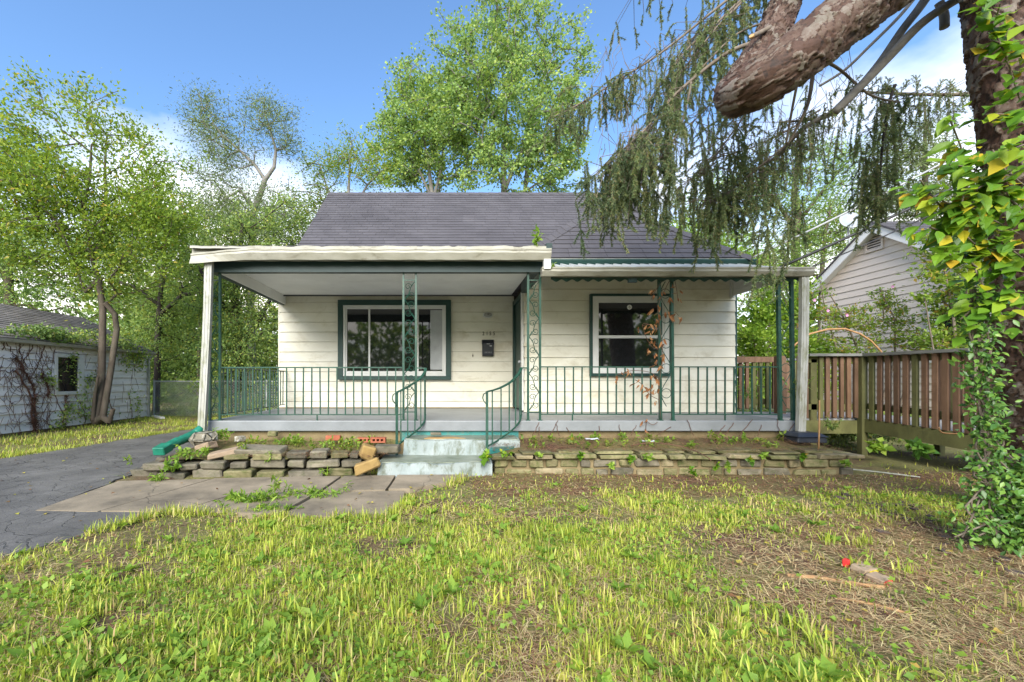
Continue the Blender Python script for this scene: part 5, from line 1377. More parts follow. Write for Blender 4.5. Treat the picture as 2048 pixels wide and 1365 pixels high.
tree('bushy_tree', 'dense bushy dark green tree beyond the driveway end, left of the porch', 'tree',
     [TP((470, 815, D3, .16), (478, 700, D3, .14), (470, 600, D3, .12), (480, 500, D3, .08), (485, 450, D3, .05)), TP((470, 640, D3, .09), (430, 590, D3 - .3, .07), (400, 540, D3 - .4, .05)), TP((472, 700, D3, .08), (520, 640, D3 - .1, .07), (545, 590, D3 - .1, .05))],
     [B(490, 520, D3, 95, 90, 1.2), B(500, 640, D3 - .2, 85, 110, 1.1), B(450, 720, D3 - .3, 85, 75, 1.0), B(530, 720, D3, 50, 90, .9), B(430, 580, D3 - .3, 70, 80, 1.0), B(540, 440, D3 + .5, 80, 50, 1.0)],
     340, 100, .075, M['leaf_bush'], M['darkbark'], spread=.36, droop=.6, up=.55, tint0=.42)
D4 = 15.2
tree('black_trunk_tree', 'shady tree with a black trunk and long bare side branch behind the chain link fence', 'tree',
     [TP((312, 825, D4, .12), (315, 740, D4, .11), (316, 660, D4, .10), (320, 600, D4, .09), (325, 540, D4, .06), (335, 470, D4, .04)), TP((318, 610, D4, .07), (270, 575, D4 - .3, .06), (225, 560, D4 - .4, .04)), TP((320, 630, D4, .075), (365, 590, D4 - .4, .07), (410, 585, D4 - .6, .05)), TP((322, 570, D4, .05), (360, 520, D4 + .2, .04))],
     [B(330, 520, D4, 110, 85, 1.6), B(350, 690, D4 + .5, 75, 75, 1.2), B(290, 470, D4 + .5, 110, 70, 1.5), B(400, 520, D4, 70, 70, 1.2), B(355, 620, D4 + .9, 80, 60, 1.0), B(300, 660, D4 + 1.0, 50, 60, 1.0), B(340, 770, D4 + 1.2, 70, 55, .8)],
     300, 95, .085, M['leaf_bush'], M['darkbark'], spread=.42, droop=.5, up=.6, tint0=.5)
D5 = 16.0
tree('woodland_tree', 'broad green tree rising behind the garage roof at the edge of the picture', 'tree',
     [TP((20, 790, D5, .2), (22, 640, D5, .18), (15, 540, D5, .14), (40, 470, D5, .08)), TP((15, 560, D5, .1), (-30, 520, D5, .08), (60, 530, D5, .06))],
     [B(30, 520, D5, 110, 80, 1.8), B(110, 580, D5 + .5, 120, 55, 1.5), B(-60, 480, D5, 110, 130, 2.0), B(220, 620, D5 + .6, 80, 50, 1.2), B(150, 500, D5 + 1.5, 120, 60, 1.5)],
     280, 90, .10, M['leaf_maple'], M['bark'], spread=.5, tint0=.6)
D5b = 18.5
tree('woodland_tree', 'soft green leafy tree filling the gap between the garden tree and the bent tree', 'tree',
     [TP((400, 790, D5b, .14), (402, 640, D5b, .12), (405, 540, D5b, .09), (410, 470, D5b, .05))],
     [B(400, 480, D5b, 110, 90, 1.6), B(560, 470, D5b, 85, 70, 1.5), B(330, 420, D5b, 90, 70, 1.5), B(480, 560, D5b, 110, 90, 1.6), B(270, 560, D5b, 110, 80, 1.6), B(620, 480, D5b + .5, 60, 60, 1.2)],
     330, 90, .11, M['leaf_bush'], M['bark'], spread=.5, droop=.5, up=.6, tint0=.7)
D6 = 20.0
tree('thin_tree', 'thin airy tree with bare twigs between the bent tree and the maple', 'tree',
     [TP((690, 700, D6, .12), (694, 450, D6, .10), (697, 380, D6, .07), (700, 320, D6, .04), (703, 285, D6, .02)), TP((694, 430, D6, .06), (655, 380, D6, .05), (640, 330, D6, .03)), TP((695, 440, D6, .06), (735, 370, D6, .05), (760, 345, D6, .03))],
     [B(700, 310, D6, 55, 50, 1.3), B(650, 340, D6, 55, 60, 1.3), B(745, 350, D6, 45, 45, 1.2), B(620, 410, D6 - .5, 60, 50, 1.3), B(580, 440, D6 - 1, 60, 50, 1.3), B(660, 410, D6, 60, 40, 1.3)],
     190, 62, .10, M['leaf_yellow'], M['palebark'], spread=.5, bare=.15, rtip=.010, tint0=.3)
D7 = 21.0
tree('maple_tree', 'tall light green maple with several grey stems rising above the middle of the roof', 'tree',
     [TP((1010, 760, D7, 0.197), (1008, 450, D7, 0.174), (1008, 385, D7, 0.151), (1008, 330, D7, 0.116), (1010, 280, D7, 0.099), (1012, 200, D7, 0.070), (1015, 120, D7, 0.046), (1018, 40, D7, 0.029), (1020, -40, D7, 0.017)),
      TP((1008, 385, D7, 0.104), (1030, 330, D7 - .3, 0.087), (1055, 280, D7 - .4, 0.070), (1070, 230, D7 - .5, 0.052), (1090, 150, D7 - .6, 0.029), (1120, 80, D7 - .6, 0.017)), TP((1008, 375, D7, 0.075), (990, 330, D7 - .5, 0.058), (965, 290, D7 - .8, 0.041)),
      TP((1010, 280, D7, 0.070), (980, 210, D7 - .4, 0.052), (955, 150, D7 - .5, 0.041), (930, 95, D7 - .5, 0.023)), TP((1050, 385, D7 + 1, 0.116), (1055, 330, D7 + 1, 0.099), (1062, 270, D7 + 1, 0.070))],
     [B(1010, 60, D7, 85, 90, 2.0), B(960, 130, D7, 105, 80, 2.4), B(1085, 130, D7, 85, 85, 2.2), B(1000, 220, D7 - .5, 145, 90, 2.8), B(1110, 250, D7, 80, 90, 2.0), B(1060, 310, D7 - .4, 110, 75, 2.2), B(1010, -30, D7, 75, 60, 1.6), B(985, 325, D7 - 1, 80, 60, 1.5), B(1150, 190, D7, 45, 60, 1.2), B(900, 60, D7, 35, 30, .8, 700), B(1170, 50, D7, 25, 40, .7, 650), B(1130, 340, D7 + .5, 70, 60, 1.5), B(872, 45, D7, 12, 45, .5, 400), B(815, 120, D7, 30, 22, .6, 900), B(905, 95, D7, 25, 20, .5, 600), B(1185, 130, D7, 25, 30, .6, 800), B(1160, 90, D7, 18, 30, .5, 500), B(1190, 200, D7, 18, 22, .5, 500), B(1150, 290, D7, 40, 40, .8, 1600), B(1090, 20, D7, 30, 30, .7, 800)],
     820, 46, .125, M['leaf_maple'], M['palebark'], spread=.36, tmpl=LEAFW, droop=.7, up=.5, rtip=.012)
D8 = 22.5
tree('maple_tree', 'lower left maple with a bundle of pale stems above the roof ridge', 'tree',
     [TP((868, 760, D8, 0.174), (866, 450, D8, 0.151), (864, 390, D8, 0.128), (858, 340, D8, 0.093), (850, 290, D8, 0.064), (840, 220, D8, 0.041)), TP((866, 400, D8, 0.093), (880, 350, D8 - .2, 0.075), (888, 290, D8, 0.058), (892, 220, D8, 0.035)), TP((864, 400, D8, 0.070), (838, 340, D8 - .3, 0.058), (800, 290, D8, 0.035)), TP((866, 420, D8, 0.058), (880, 375, D8 + .4, 0.058), (870, 300, D8 + .5, 0.041))],
     [B(850, 200, D8, 90, 80, 2.2), B(800, 290, D8, 75, 75, 2.0), B(870, 280, D8 - .4, 80, 70, 2.0), B(930, 260, D8, 70, 90, 1.8), B(770, 340, D8, 45, 45, 1.2, 1800), B(840, 350, D8 + .6, 85, 35, 1.4), B(925, 350, D8 - .5, 50, 40, 1.2), B(810, 150, D8, 30, 30, .8, 900), B(770, 250, D8, 30, 30, .8, 700)],
     620, 46, .125, M['leaf_maple'], M['palebark'], spread=.36, tmpl=LEAFW, droop=.7, up=.5, rtip=.012, tint0=.45)
# right of the house
D9 = 17.0
tree('lime_tree', 'small bright lime green tree peeping over the right hip of the roof', 'tree', [TP((1410, 760, D9, .1), (1412, 560, D9, .09), (1405, 500, D9, .06))],
     [B(1410, 485, D9, 75, 32, 1.2), B(1370, 460, D9, 45, 28, 1.0), B(1460, 520, D9, 70, 35, 1.1)], 110, 85, .10, M['leaf_lime'], M['bark'], spread=.4)
D10 = 22.0
tree('airy_tree', 'pale airy tree with dark upright trunk seen through the hanging spruce twigs', 'tree',
     [TP((1590, 760, D10, .25), (1592, 560, D10, .22), (1590, 480, D10, .2), (1596, 430, D10, .17), (1588, 370, D10, .12), (1600, 300, D10, .07)), TP((1590, 460, D10, .1), (1550, 400, D10, .08), (1510, 370, D10, .05)), TP((1592, 450, D10, .1), (1640, 390, D10, .08), (1680, 340, D10, .05))],
     [B(1590, 360, D10, 110, 85, 2.2), B(1500, 420, D10, 100, 75, 2.2), B(1660, 430, D10, 90, 80, 2.0), B(1560, 490, D10, 110, 50, 2.0), B(1420, 400, D10 + 1, 80, 55, 1.8), B(1690, 340, D10, 60, 70, 1.6)],
     300, 60, .13, M['leaf_maple'], M['bark'], spread=.6, bare=.1, tint0=.45)
D11 = 19.0
tree('young_tree', 'light green leafy tree filling the gap between the spruce twigs and the neighbouring gable', 'tree',
     [TP((1640, 760, D11, .12), (1642, 560, D11, .1), (1650, 470, D11, .07), (1662, 410, D11, .04))], [B(1650, 470, D11, 60, 60, 1.3), B(1590, 530, D11, 80, 50, 1.4), B(1690, 430, D11, 35, 50, 1.0), B(1520, 540, D11, 70, 40, 1.2)], 150, 75, .10, M['leaf_bush'], M['bark'], spread=.45, tint0=.7)
D12 = 20.0
tree('conifer', 'grey green feathery conifer above the neighbouring roof', 'tree', [TP((1850, 760, D12, .2), (1850, 450, D12, .17), (1850, 300, D12, .08), (1850, 200, D12, .03))],
     [B(1850, 380, D12, 110, 55, 1.8), B(1800, 300, D12, 80, 60, 1.6), B(1880, 420, D12, 90, 35, 1.6), B(1760, 400, D12, 50, 45, 1.4)], 190, 80, .16, M['needle'], M['bark'], spread=.6, tmpl=LEAFN, droop=1.2, bare=.05, tint0=.75)

# ------------------------------------------------------------------ shrubs by the ramp
DS = 9.2
tree('rose_of_sharon', 'airy shrub with small pink flowers and arching stems in front of the beige siding', 'shrub',
     [TP((1740, 850, DS, .03), (1725, 760, DS, .025), (1712, 690, DS, .02), (1690, 640, DS, .015), (1660, 590, DS, .01)), TP((1750, 850, DS, .03), (1790, 720, DS - .1, .02), (1790, 640, DS - .2, .012), (1760, 580, DS - .2, .008)), TP((1700, 850, DS, .02), (1680, 720, DS, .02), (1650, 620, DS, .012), (1640, 560, DS, .008)), TP((1790, 850, DS - .1, .02), (1830, 700, DS - .2, .015), (1880, 700, DS - .3, .01))],
     [B(1690, 660, DS, 55, 50, .5), B(1630, 610, DS, 35, 60, .5), B(1760, 620, DS - .1, 45, 55, .4, 900), B(1800, 660, DS - .2, 60, 40, .4, 900), B(1790, 590, DS, 25, 45, .3, 500), B(1850, 690, DS - .3, 70, 22, .4), B(1720, 700, DS, 80, 30, .4)],
     170, 36, .060, M['leaf_yellow'], M['twig'], spread=.13, rtip=.004, droop=.3, tint0=.45)
DT = 9.6
tree('sumac_shrub', 'bright yellow green leafy shrub between the house corner and the right downspout', 'shrub',
     [TP((1520, 840, DT, .04), (1515, 740, DT, .03), (1505, 660, DT, .02)), TP((1560, 840, DT, .03), (1570, 720, DT, .025), (1590, 640, DT, .015)), TP((1540, 840, DT, .03), (1535, 720, DT, .02), (1540, 610, DT, .012))],
     [B(1515, 650, DT, 48, 70, .6), B(1570, 610, DT, 50, 60, .6), B(1590, 690, DT, 55, 55, .5), B(1520, 740, DT + .2, 60, 70, .5), B(1560, 560, DT + .3, 60, 25, .6), B(1640, 730, DT, 60, 60, .4)],
     230, 62, .080, M['leaf_lime'], M['twig'], spread=.2, rtip=.004, tmpl=LEAFN if False else LEAF, droop=.3)
DU = 7.9
tree('leafy_shrub', 'leafy yellow green shrub behind the ramp rail, close to the spruce trunk', 'shrub',
     [TP((1900, 860, DU, .03), (1915, 720, DU, .028), (1905, 620, DU, .02), (1885, 520, DU, .012), (1870, 470, DU, .008)), TP((1910, 860, DU, .03), (1940, 700, DU, .02), (1950, 560, DU, .014)), TP((1890, 860, DU, .02), (1870, 720, DU, .015), (1850, 600, DU, .008))],
     [B(1890, 500, DU, 45, 60, .4), B(1860, 560, DU, 30, 55, .3, 900), B(1930, 600, DU, 50, 90, .5), B(1890, 680, DU, 60, 35, .4), B(1950, 480, DU, 50, 60, .4)],
     170, 38, .075, M['leaf_yellow'], M['twig'], spread=.15, rtip=.004, droop=.4, tint0=.4)
# pink blossoms on the shrub
t = bpy.data.objects['rose_of_sharon']
for (px, py) in ((1693, 631), (1628, 601), (1655, 622), (1784, 574), (1879, 541), (1582, 567)):
    c = np.array(at(px, py, DS - .5)); P = np.repeat(c[None], 6, 0); an = np.arange(6) * math.pi / 3
    ax = np.stack([np.cos(an), -0.5 * np.ones(6), np.sin(an)], -1); V, F, k = scatter(LEAFW, P, ax, np.tile(np.array([[0, -1., 0]]), (6, 1)), np.full(6, .045))
    np_mesh('flower', V, F, M['flower'], t, np.repeat(rng.random(6), k))
# arching bare cane
o = MB().tube([at(1578, 705, 8.4), at(1592, 688, 8.4), at(1620, 668, 8.4), at(1655, 659, 8.4), at(1690, 658, 8.4), at(1720, 668, 8.4), at(1742, 682, 8.4), at(1762, 703, 8.4), at(1775, 735, 8.4)], [.016, .016, .018, .018, .018, .017, .016, .014, .012], 7).build('bent_cane', M['stick'], None, True)
tag(o, 'bare brown cane bent into an arch over the landing railing', 'cane')
# undergrowth beneath and behind the ramp, and by the fence
def weeds(name, n, sampler, size, m, tmpl=LEAF, hmax=.3, seed=0):
    P = sampler(n); P[:, 2] += rng.random(n) * hmax; out = rng.normal(0, .6, (n, 3)); out[:, 2] += .5
    V, F, t = leaf_cloud(P, out, size, tmpl, .3, .7)
    return np_mesh(name, V, F, m, None, t, kind='stuff')
def box_s(x0, x1, y0, y1):
    def f(n): return np.stack([rng.uniform(x0, x1, n), rng.uniform(y0, y1, n), np.zeros(n)], -1)
    return f
weeds('undergrowth', 5000, box_s(5.2, 10.5, 7.9, 9.4), .08, M['leaf_bush'], LEAF, .55)
weeds('undergrowth', 1500, box_s(5.0, 7.6, 6.9, 7.8), .06, M['leaf_dark'], LEAF, .3)
weeds('undergrowth', 9000, box_s(-9.0, -3.7, 13.0, 15.2), .08, M['leaf_bush'], LEAFN, .6)
# far woods closing the view all round
def woods():
    cl = Cloud()
    for (x, y, r, h, n) in [(-30, 26, 7, 8.5, 7000), (-20, 30, 7, 9.5, 8000), (-10, 33, 7, 8, 8000), (-15, 24, 5, 6.5, 6000), (0, 36, 8, 6, 4000), (12, 36, 8, 6, 5000), (22, 30, 8, 6.5, 6000), (31, 24, 7, 6, 4000), (-24, 18, 5, 5, 3000), (9, 27, 5, 4.5, 3500)]:
        v = unit(rng.normal(0, 1, (n, 3))) * rng.random((n, 1)) ** .35; v[:, 2] = np.abs(v[:, 2])
        P = np.array([x, y, 0]) + v * np.array([r, r * .6, h]); P[:, 2] *= .75 + .5 * vnoise(P[:, 0], P[:, 1], .5, 3)
        V, F, t = leaf_cloud(P, unit(v), .36, LEAFW, .5, .4); cl.add(V, F, t)
    return cl.build('woods', M['leaf_bush'], None, 'stuff')
woods()
# trees across the street behind the camera (they show in the window panes)
def street_woods():
    cl = Cloud()
    for (x, y, r, h, n) in [(-18, -26, 7, 9, 2600), (-6, -28, 7, 8, 2600), (6, -27, 7, 10, 2600), (18, -25, 7, 8, 2600), (30, -20, 7, 8, 1600), (-30, -20, 7, 8, 1600)]:
        v = unit(rng.normal(0, 1, (n, 3))) * rng.random((n, 1)) ** .35; v[:, 2] = np.abs(v[:, 2])
        P = np.array([x, y, 0]) + v * np.array([r, r * .6, h])
        V, F, t = leaf_cloud(P, unit(v), .6, LEAFW, .5, .4); cl.add(V, F, t)
    return cl.build('street_woods', M['leaf_maple'], None, 'stuff')
street_woods()
# ------------------------------------------------------------------ the spruce
def bark_tube(pts, rad, nz, na, plate, depth, stretch=2.0, seed=0):
    """trunk surface with raised bark plates: cellular relief on the unrolled bark"""
    r_ = np.random.default_rng(seed)
    pts = np.array([tuple(p) for p in pts], float); rad = np.array(rad, float)
    s = np.concatenate([[0], np.cumsum(np.linalg.norm(np.diff(pts, axis=0), axis=1))]); L = s[-1]
    # Catmull-Rom along the length
    q = np.linspace(0, L, nz)
    def interp(y):
        m = np.gradient(y, s, axis=0); i = np.clip(np.searchsorted(s, q) - 1, 0, len(s) - 2); h = (s[i + 1] - s[i]); t = ((q - s[i]) / h)
        sh = (lambda a: a[:, None]) if y.ndim > 1 else (lambda a: a)
        t_, h_ = sh(t), sh(h)
        return (2 * t_ ** 3 - 3 * t_ ** 2 + 1) * y[i] + (t_ ** 3 - 2 * t_ ** 2 + t_) * h_ * m[i] + (-2 * t_ ** 3 + 3 * t_ ** 2) * y[i + 1] + (t_ ** 3 - t_ ** 2) * h_ * m[i + 1]
    C = interp(pts); Rr = interp(rad); T = unit(np.gradient(C, axis=0))
    u = np.zeros_like(T); prev = np.array([0.3, -1, .2])
    for i in range(nz):
        prev = prev - T[i] * prev.dot(T[i]); prev /= np.linalg.norm(prev); u[i] = prev
    w = np.cross(T, u)
    an = np.arange(na) * 2 * np.pi / na; rm = Rr.mean(); circ = 2 * np.pi * rm
    A, Z = np.meshgrid(an / (2 * np.pi) * circ, q)
    n = max(8, int(circ * L / (plate * plate * stretch))); sx = r_.random(n) * circ; sz = r_.random(n) * L; hgt = r_.random(n)
    wob = vnoise(A, Z, 1.1 / plate, 41) - .5; wob2 = vnoise(A, Z, 3.0 / plate, 42) - .5; wx = A + plate * (.9 * wob + .45 * wob2); Zo = Z; Z = Z + plate * stretch * (.7 * (vnoise(A, Zo, 1.3 / plate, 43) - .5) + .4 * (vnoise(A, Zo, 3.4 / plate, 44) - .5)) 
    f1 = np.full(A.shape, 9e9); f2 = f1.copy(); id1 = np.zeros(A.shape, int)
    for k in range(n):
        dx = np.abs(wx - sx[k]); dx = np.minimum(dx, circ - dx); dz = np.abs(Z - sz[k])
        near = dz < plate * stretch * 3.2
        rows = np.where(near.any(1))[0]
        if len(rows) == 0: continue
        a, b = rows[0], rows[-1] + 1
        d = np.sqrt(dx[a:b] ** 2 + (dz[a:b] / stretch) ** 2)
        better = d < f1[a:b]; f2[a:b] = np.where(better, f1[a:b], np.minimum(f2[a:b], d)); id1[a:b] = np.where(better, k, id1[a:b]); f1[a:b] = np.where(better, d, f1[a:b])
    edge = np.clip((f2 - f1) / (plate * .35), 0, 1)
    rel = .30 * np.clip(edge * 2.5, 0, 1) + .55 * hgt[id1] + .10 * r_.random(A.shape) + .42 * np.clip((sz[id1] - Z) / (plate * stretch), -1, 1) * (.3 + hgt[id1])
    rad2 = Rr[:, None] * (1 + .05 * np.sin(A / circ * 6.283 * 2 + Z * 1.3) + .03 * np.sin(A / circ * 6.283 * 5 - Z * 2.1)) + depth * rel
    V = C[:, None, :] + rad2[..., None] * (np.cos(an)[None, :, None] * u[:, None, :] + np.sin(an)[None, :, None] * w[:, None, :])
    idx = np.arange(nz * na).reshape(nz, na); i2 = np.roll(idx, -1, 1)
    F = np.stack([idx[:-1], i2[:-1], i2[1:], idx[1:]], -1).reshape(-1, 4)
    tint = np.clip(np.clip(edge * 2.2, 0, 1) * (.35 + .65 * hgt[id1]), 0, 1)[:-1].reshape(-1)
    return V.reshape(-1, 3), F, tint, C, Rr
spruce = thing('spruce_tree', 'huge spruce with flaky red brown trunk, a sagging thick limb and drooping green twigs', 'tree', (4.55, 3.35, 0))
DTR = 3.3
tp = [(5.02, DTR, -.25), (5.01, DTR, 0.0), (4.97, DTR, .4), (4.90, DTR + .02, 1.0), (4.83, DTR + .02, 1.7), (4.75, DTR + .03, 2.5), (4.66, DTR + .04, 3.3), (4.59, DTR + .05, 4.1), (4.52, DTR + .1, 5.5), (4.5, DTR + .2, 7.5), (4.5, DTR + .3, 10)]
tr = [.52, .42, .335, .30, .288, .28, .272, .265, .24, .2, .12]
V, F, t, _, _ = bark_tube(tp, tr, 700, 200, .052, .034, 1.5, 5)
np_mesh('trunk', V, F, M['sprucebark'], spruce, t)
# the sagging limb: leaves the trunk above the frame, hangs down to the left and turns up again
DL = 3.45
lp = [(4.45, DTR, 5.0), at(1990, -260, 3.4), at(1850, -90, 3.4), at(1740, -5, 3.4), at(1650, 70, 3.4), at(1575, 130, 3.42), at(1520, 166, 3.48), at(1490, 182, 3.58), at(1488, 172, 3.72), at(1506, 138, 3.84), at(1536, 84, 3.92), at(1564, 22, 3.96), at(1582, -40, 4.0), at(1592, -130, 4.05), at(1590, -300, 4.15)]
lr = [.22, .21, .205, .20, .194, .190, .188, .182, .165, .145, .128, .118, .112, .10, .09]
V, F, t, _, _ = bark_tube(lp, lr, 640, 150, .046, .027, 1.5, 9)
np_mesh('limb', V, F, M['sprucebark'], spruce, t)
def smooth_path(pts, k=5):
    pts = [Vector(p) for p in pts]; out = []
    for i in range(len(pts) - 1):
        p0, p1, p2, p3 = pts[max(i - 1, 0)], pts[i], pts[i + 1], pts[min(i + 2, len(pts) - 1)]
        for j in range(k):
            u = j / k; out.append(0.5 * ((2 * p1) + (p2 - p0) * u + (2 * p0 - 5 * p1 + 4 * p2 - p3) * u * u + (3 * p1 - p0 - 3 * p2 + p3) * u ** 3))
    out.append(pts[-1]); return out
NEED = Cloud(); TW_A, TW_B, TW_R = [], [], []
def needles(path, length=.031, per=5, step=.0095, tint=.5, wid=.0085):
    """needles all round a twig given as an (n,3) path"""
    s = np.concatenate([[0], np.cumsum(np.linalg.norm(np.diff(path, axis=0), axis=1))]); q = np.arange(0.005, s[-1], step)
    if len(q) < 2: return
    C = np.stack([np.interp(q, s, path[:, k]) for k in range(3)], -1); C = np.repeat(C, per, 0)
    d = unit(np.gradient(C, axis=0) + np.array([0, 0, -1e-4])); rnd = unit(np.cross(d, rng.normal(0, 1, C.shape)))
    a = unit(rnd + d * .9); side = unit(np.cross(a, rng.normal(0, 1, C.shape))) * wid
    ln = length * rng.uniform(.7, 1.15, len(C))[:, None]
    n = len(C); V = np.stack([C - side * .5, C + side * .5, C + a * ln], 1).reshape(-1, 3)
    F = np.arange(3 * n).reshape(n, 3)
    NEED.add(V, F, np.clip(tint + rng.normal(0, .16, n), 0, 1))
def hang(p, L, lean, tint, **kw):
    """one drooping twig from p"""
    n = 7; u = np.linspace(0, 1, n)[:, None]
    path = np.array(p)[None] + L * (u * np.array([0, 0, -1.0]) + np.array(lean)[None] * (u ** .6) + np.concatenate([rng.normal(0, .02, (n, 2)) * u, np.zeros((n, 1))], 1))
    for i in range(n - 1): TW_A.append(path[i]); TW_B.append(path[i + 1]); TW_R.append(.003)
    needles(path, tint=tint, **kw)
    # side twiglets
    for _ in range(int(L / .12)):
        k = rng.integers(1, n - 1); dr = rng.normal(0, .5, 3); dr[2] = -.8; l2 = L * rng.uniform(.15, .35); pp = path[k][None] + np.linspace(0, 1, 3)[:, None] * unit(dr[None]) * l2
        needles(pp, tint=min(1, tint + .08), **kw)
def branch(pts, r0, r1, m, name='branch', k=5):
    pth = smooth_path(pts, k); n = len(pth); rr = [r0 + (r1 - r0) * (i / (n - 1)) ** .8 for i in range(n)]
    MB().tube(pth, rr, 8).build(name, m, spruce, True); return np.array([tuple(p) for p in pth])
def curtain(path, n, Lr, u0=0.0, u1=1.0, sx=.10, sy=.25, sz=.06, tint=.5, tv=.18, leanx=0.0, **kw):
    """n hanging twigs below a branch path"""
    s = np.concatenate([[0], np.cumsum(np.linalg.norm(np.diff(path, axis=0), axis=1))])
    for u in rng.uniform(u0, u1, n):
        q = u * s[-1]; p = np.array([np.interp(q, s, path[:, k]) for k in range(3)])
        off = np.array([rng.normal(0, sx), rng.normal(0, sy), -abs(rng.normal(0, sz))])
        for _i in (0,):
            TW_A.append(p); TW_B.append(p + off); TW_R.append(.004)
        spr = rng.random() < .38
        hang(p + off, rng.uniform(*Lr) * (.62 if spr else 1), (rng.normal(leanx - (.15 if spr else 0), .5 if spr else .12), rng.normal(0, .35 if spr else .1), .35 * spr), float(np.clip(tint + rng.normal(0, tv), 0, 1)), **kw)
# long bare grey branches on the right
b1 = branch([at(1900, -90, 3.9), at(1850, 0, 4.0), at(1805, 60, 4.05), at(1762, 122, 4.1), at(1715, 178, 4.15), at(1668, 228, 4.2)], .042, .030, M['twiggrey'])
b2 = branch([at(1985, -40, 3.7), at(1900, 8, 3.8), at(1840, 50, 3.9), at(1780, 112, 4.0), at(1722, 172, 4.05), at(1668, 226, 4.1)], .036, .040, M['twiggrey'])
b3 = branch([at(1850, -30, 4.3), at(1800, 32, 4.3), at(1740, 92, 4.35), at(1690, 140, 4.4), at(1640, 172, 4.4)], .018, .012, M['twiggrey'])
b8 = branch([at(1668, 226, 4.15), at(1635, 240, 4.2), at(1600, 262, 4.3), at(1575, 292, 4.4), at(1545, 318, 4.5), at(1510, 338, 4.6)], .028, .010, M['twiggrey'])
b8b = branch([at(1690, 212, 4.2), at(1655, 232, 4.3), at(1620, 240, 4.4), at(1560, 245, 4.5)], .022, .010, M['twiggrey'])
stub = branch([at(1878, 5, 3.9), at(1888, 30, 3.9), at(1889, 56, 3.9)], .032, .034, M['twiggrey'], 'branch_stub')
b11 = branch([at(1628, 130, 3.9), at(1618, 200, 3.95), at(1602, 240, 4.0), at(1575, 290, 4.1)], .018, .010, M['twig'])
b12 = branch([at(1596, 160, 3.9), at(1585, 215, 4.0), at(1572, 288, 4.1)], .012, .010, M['twig'])
b13 = branch([at(1640, 118, 4.0), at(1680, 140, 4.1), at(1740, 190, 4.2), at(1800, 205, 4.3)], .016, .008, M['twig'])
# left fans
b4 = branch([at(1480, -20, 4.6), at(1420, 28, 4.6), at(1322, 106, 4.6), at(1234, 162, 4.6), at(1151, 213, 4.6), at(1105, 235, 4.6)], .016, .007, M['twig'])
b4b = branch([at(1510, -20, 4.4), at(1474, 8, 4.4), at(1430, 50, 4.4), at(1378, 95, 4.4), at(1336, 150, 4.4), at(1300, 200, 4.4)], .016, .006, M['twig'])
b5 = branch([at(1512, 84, 4.0), at(1455, 106, 4.05), at(1390, 155, 4.1), at(1335, 205, 4.15), at(1290, 260, 4.2), at(1240, 305, 4.2), at(1206, 335, 4.2)], .022, .007, M['twig'])
b5c = branch([at(1550, 40, 4.2), at(1475, 68, 4.2), at(1400, 140, 4.25), at(1330, 220, 4.3), at(1275, 290, 4.3), at(1245, 330, 4.3)], .012, .005, M['twig'])
cutb = branch([at(1540, 55, 3.8), at(1520, 66, 3.75), at(1504, 73, 3.7)], .020, .021, M['twig'], 'cut_branch', 2)
c = at(1503.5, 73.3, 3.698); o = MB().tube([c + Vector((.004, .004, -.002)), c + Vector((-.006, -.006, .003))], .0195, 10).build('cut_end', M['cutwood'], spruce)
b6 = branch([at(1382, 165, 4.1), at(1378, 190, 4.1), at(1359, 259, 4.1), at(1322, 315, 4.12), at(1285, 340, 4.15), at(1248, 340, 4.2)], .012, .006, M['twig'])
b7 = branch([at(1500, -10, 4.3), at(1438, 50, 4.3), at(1378, 125, 4.35), at(1336, 171, 4.4)], .014, .006, M['twig'])
b14 = branch([at(1620, 130, 4.5), at(1560, 180, 4.5), at(1500, 220, 4.6), at(1440, 300, 4.7), at(1400, 345, 4.8), at(1350, 380, 4.8)], .012, .004, M['twig'])
b15 = branch([at(1600, 265, 4.3), at(1560, 300, 4.4), at(1505, 345, 4.5), at(1440, 395, 4.6), at(1385, 400, 4.7)], .010, .004, M['twig'])
b9 = branch([at(1960, 188, 4.6), at(1880, 190, 4.7), at(1810, 188, 4.8), at(1755, 186, 4.9), at(1700, 180, 5.0)], .022, .010, M['twig'])
b10 = branch([at(1790, 170, 4.6), at(1778, 210, 4.6), at(1765, 290, 4.6), at(1758, 380, 4.6), at(1755, 440, 4.6)], .016, .008, M['darkbark'])
# extra branches above the frame and at the back, which carry the upper curtains
bt = [branch([at(1560, -60, 4.8), at(1470, 0, 4.9), at(1400, 60, 5.0), at(1345, 130, 5.0)], .014, .005, M['twig']),
      branch([at(1420, -80, 5.2), at(1320, -50, 5.2), at(1250, -20, 5.2)], .014, .006, M['twig']),
      branch([at(1600, 60, 5.0), at(1500, 120, 5.1), at(1430, 200, 5.2), at(1380, 250, 5.2)], .012, .005, M['twig']),
      branch([at(1640, 220, 5.0), at(1560, 270, 5.1), at(1490, 300, 5.2), at(1420, 320, 5.3)], .012, .005, M['twig'])]
K = dict(step=.0095, per=5)
curtain(b4, 80, (.12, .42), .55, 1.0, sx=.08, sy=.18, tint=.45, **K)
curtain(b4, 26, (.25, .65), .2, .6, sx=.08, sy=.15, tint=.3, step=.018, per=2)
curtain(b5, 95, (.25, .62), .70, 1.0, sx=.14, sy=.2, sz=.16, tint=.62, **K)
curtain(b5, 26, (.2, .5), .4, .72, sx=.08, sy=.15, tint=.35, **K)
curtain(b5c, 55, (.25, .62), .70, 1.0, sx=.10, sy=.2, sz=.12, tint=.5, **K)
curtain(b6, 26, (.15, .4), .5, 1.0, sx=.06, sy=.1, tint=.6, **K)
curtain(b7, 40, (.15, .5), .2, 1.0, sx=.08, sy=.2, tint=.4, **K)
curtain(b4b, 40, (.15, .5), .3, 1.0, sx=.08, sy=.2, tint=.42, **K)
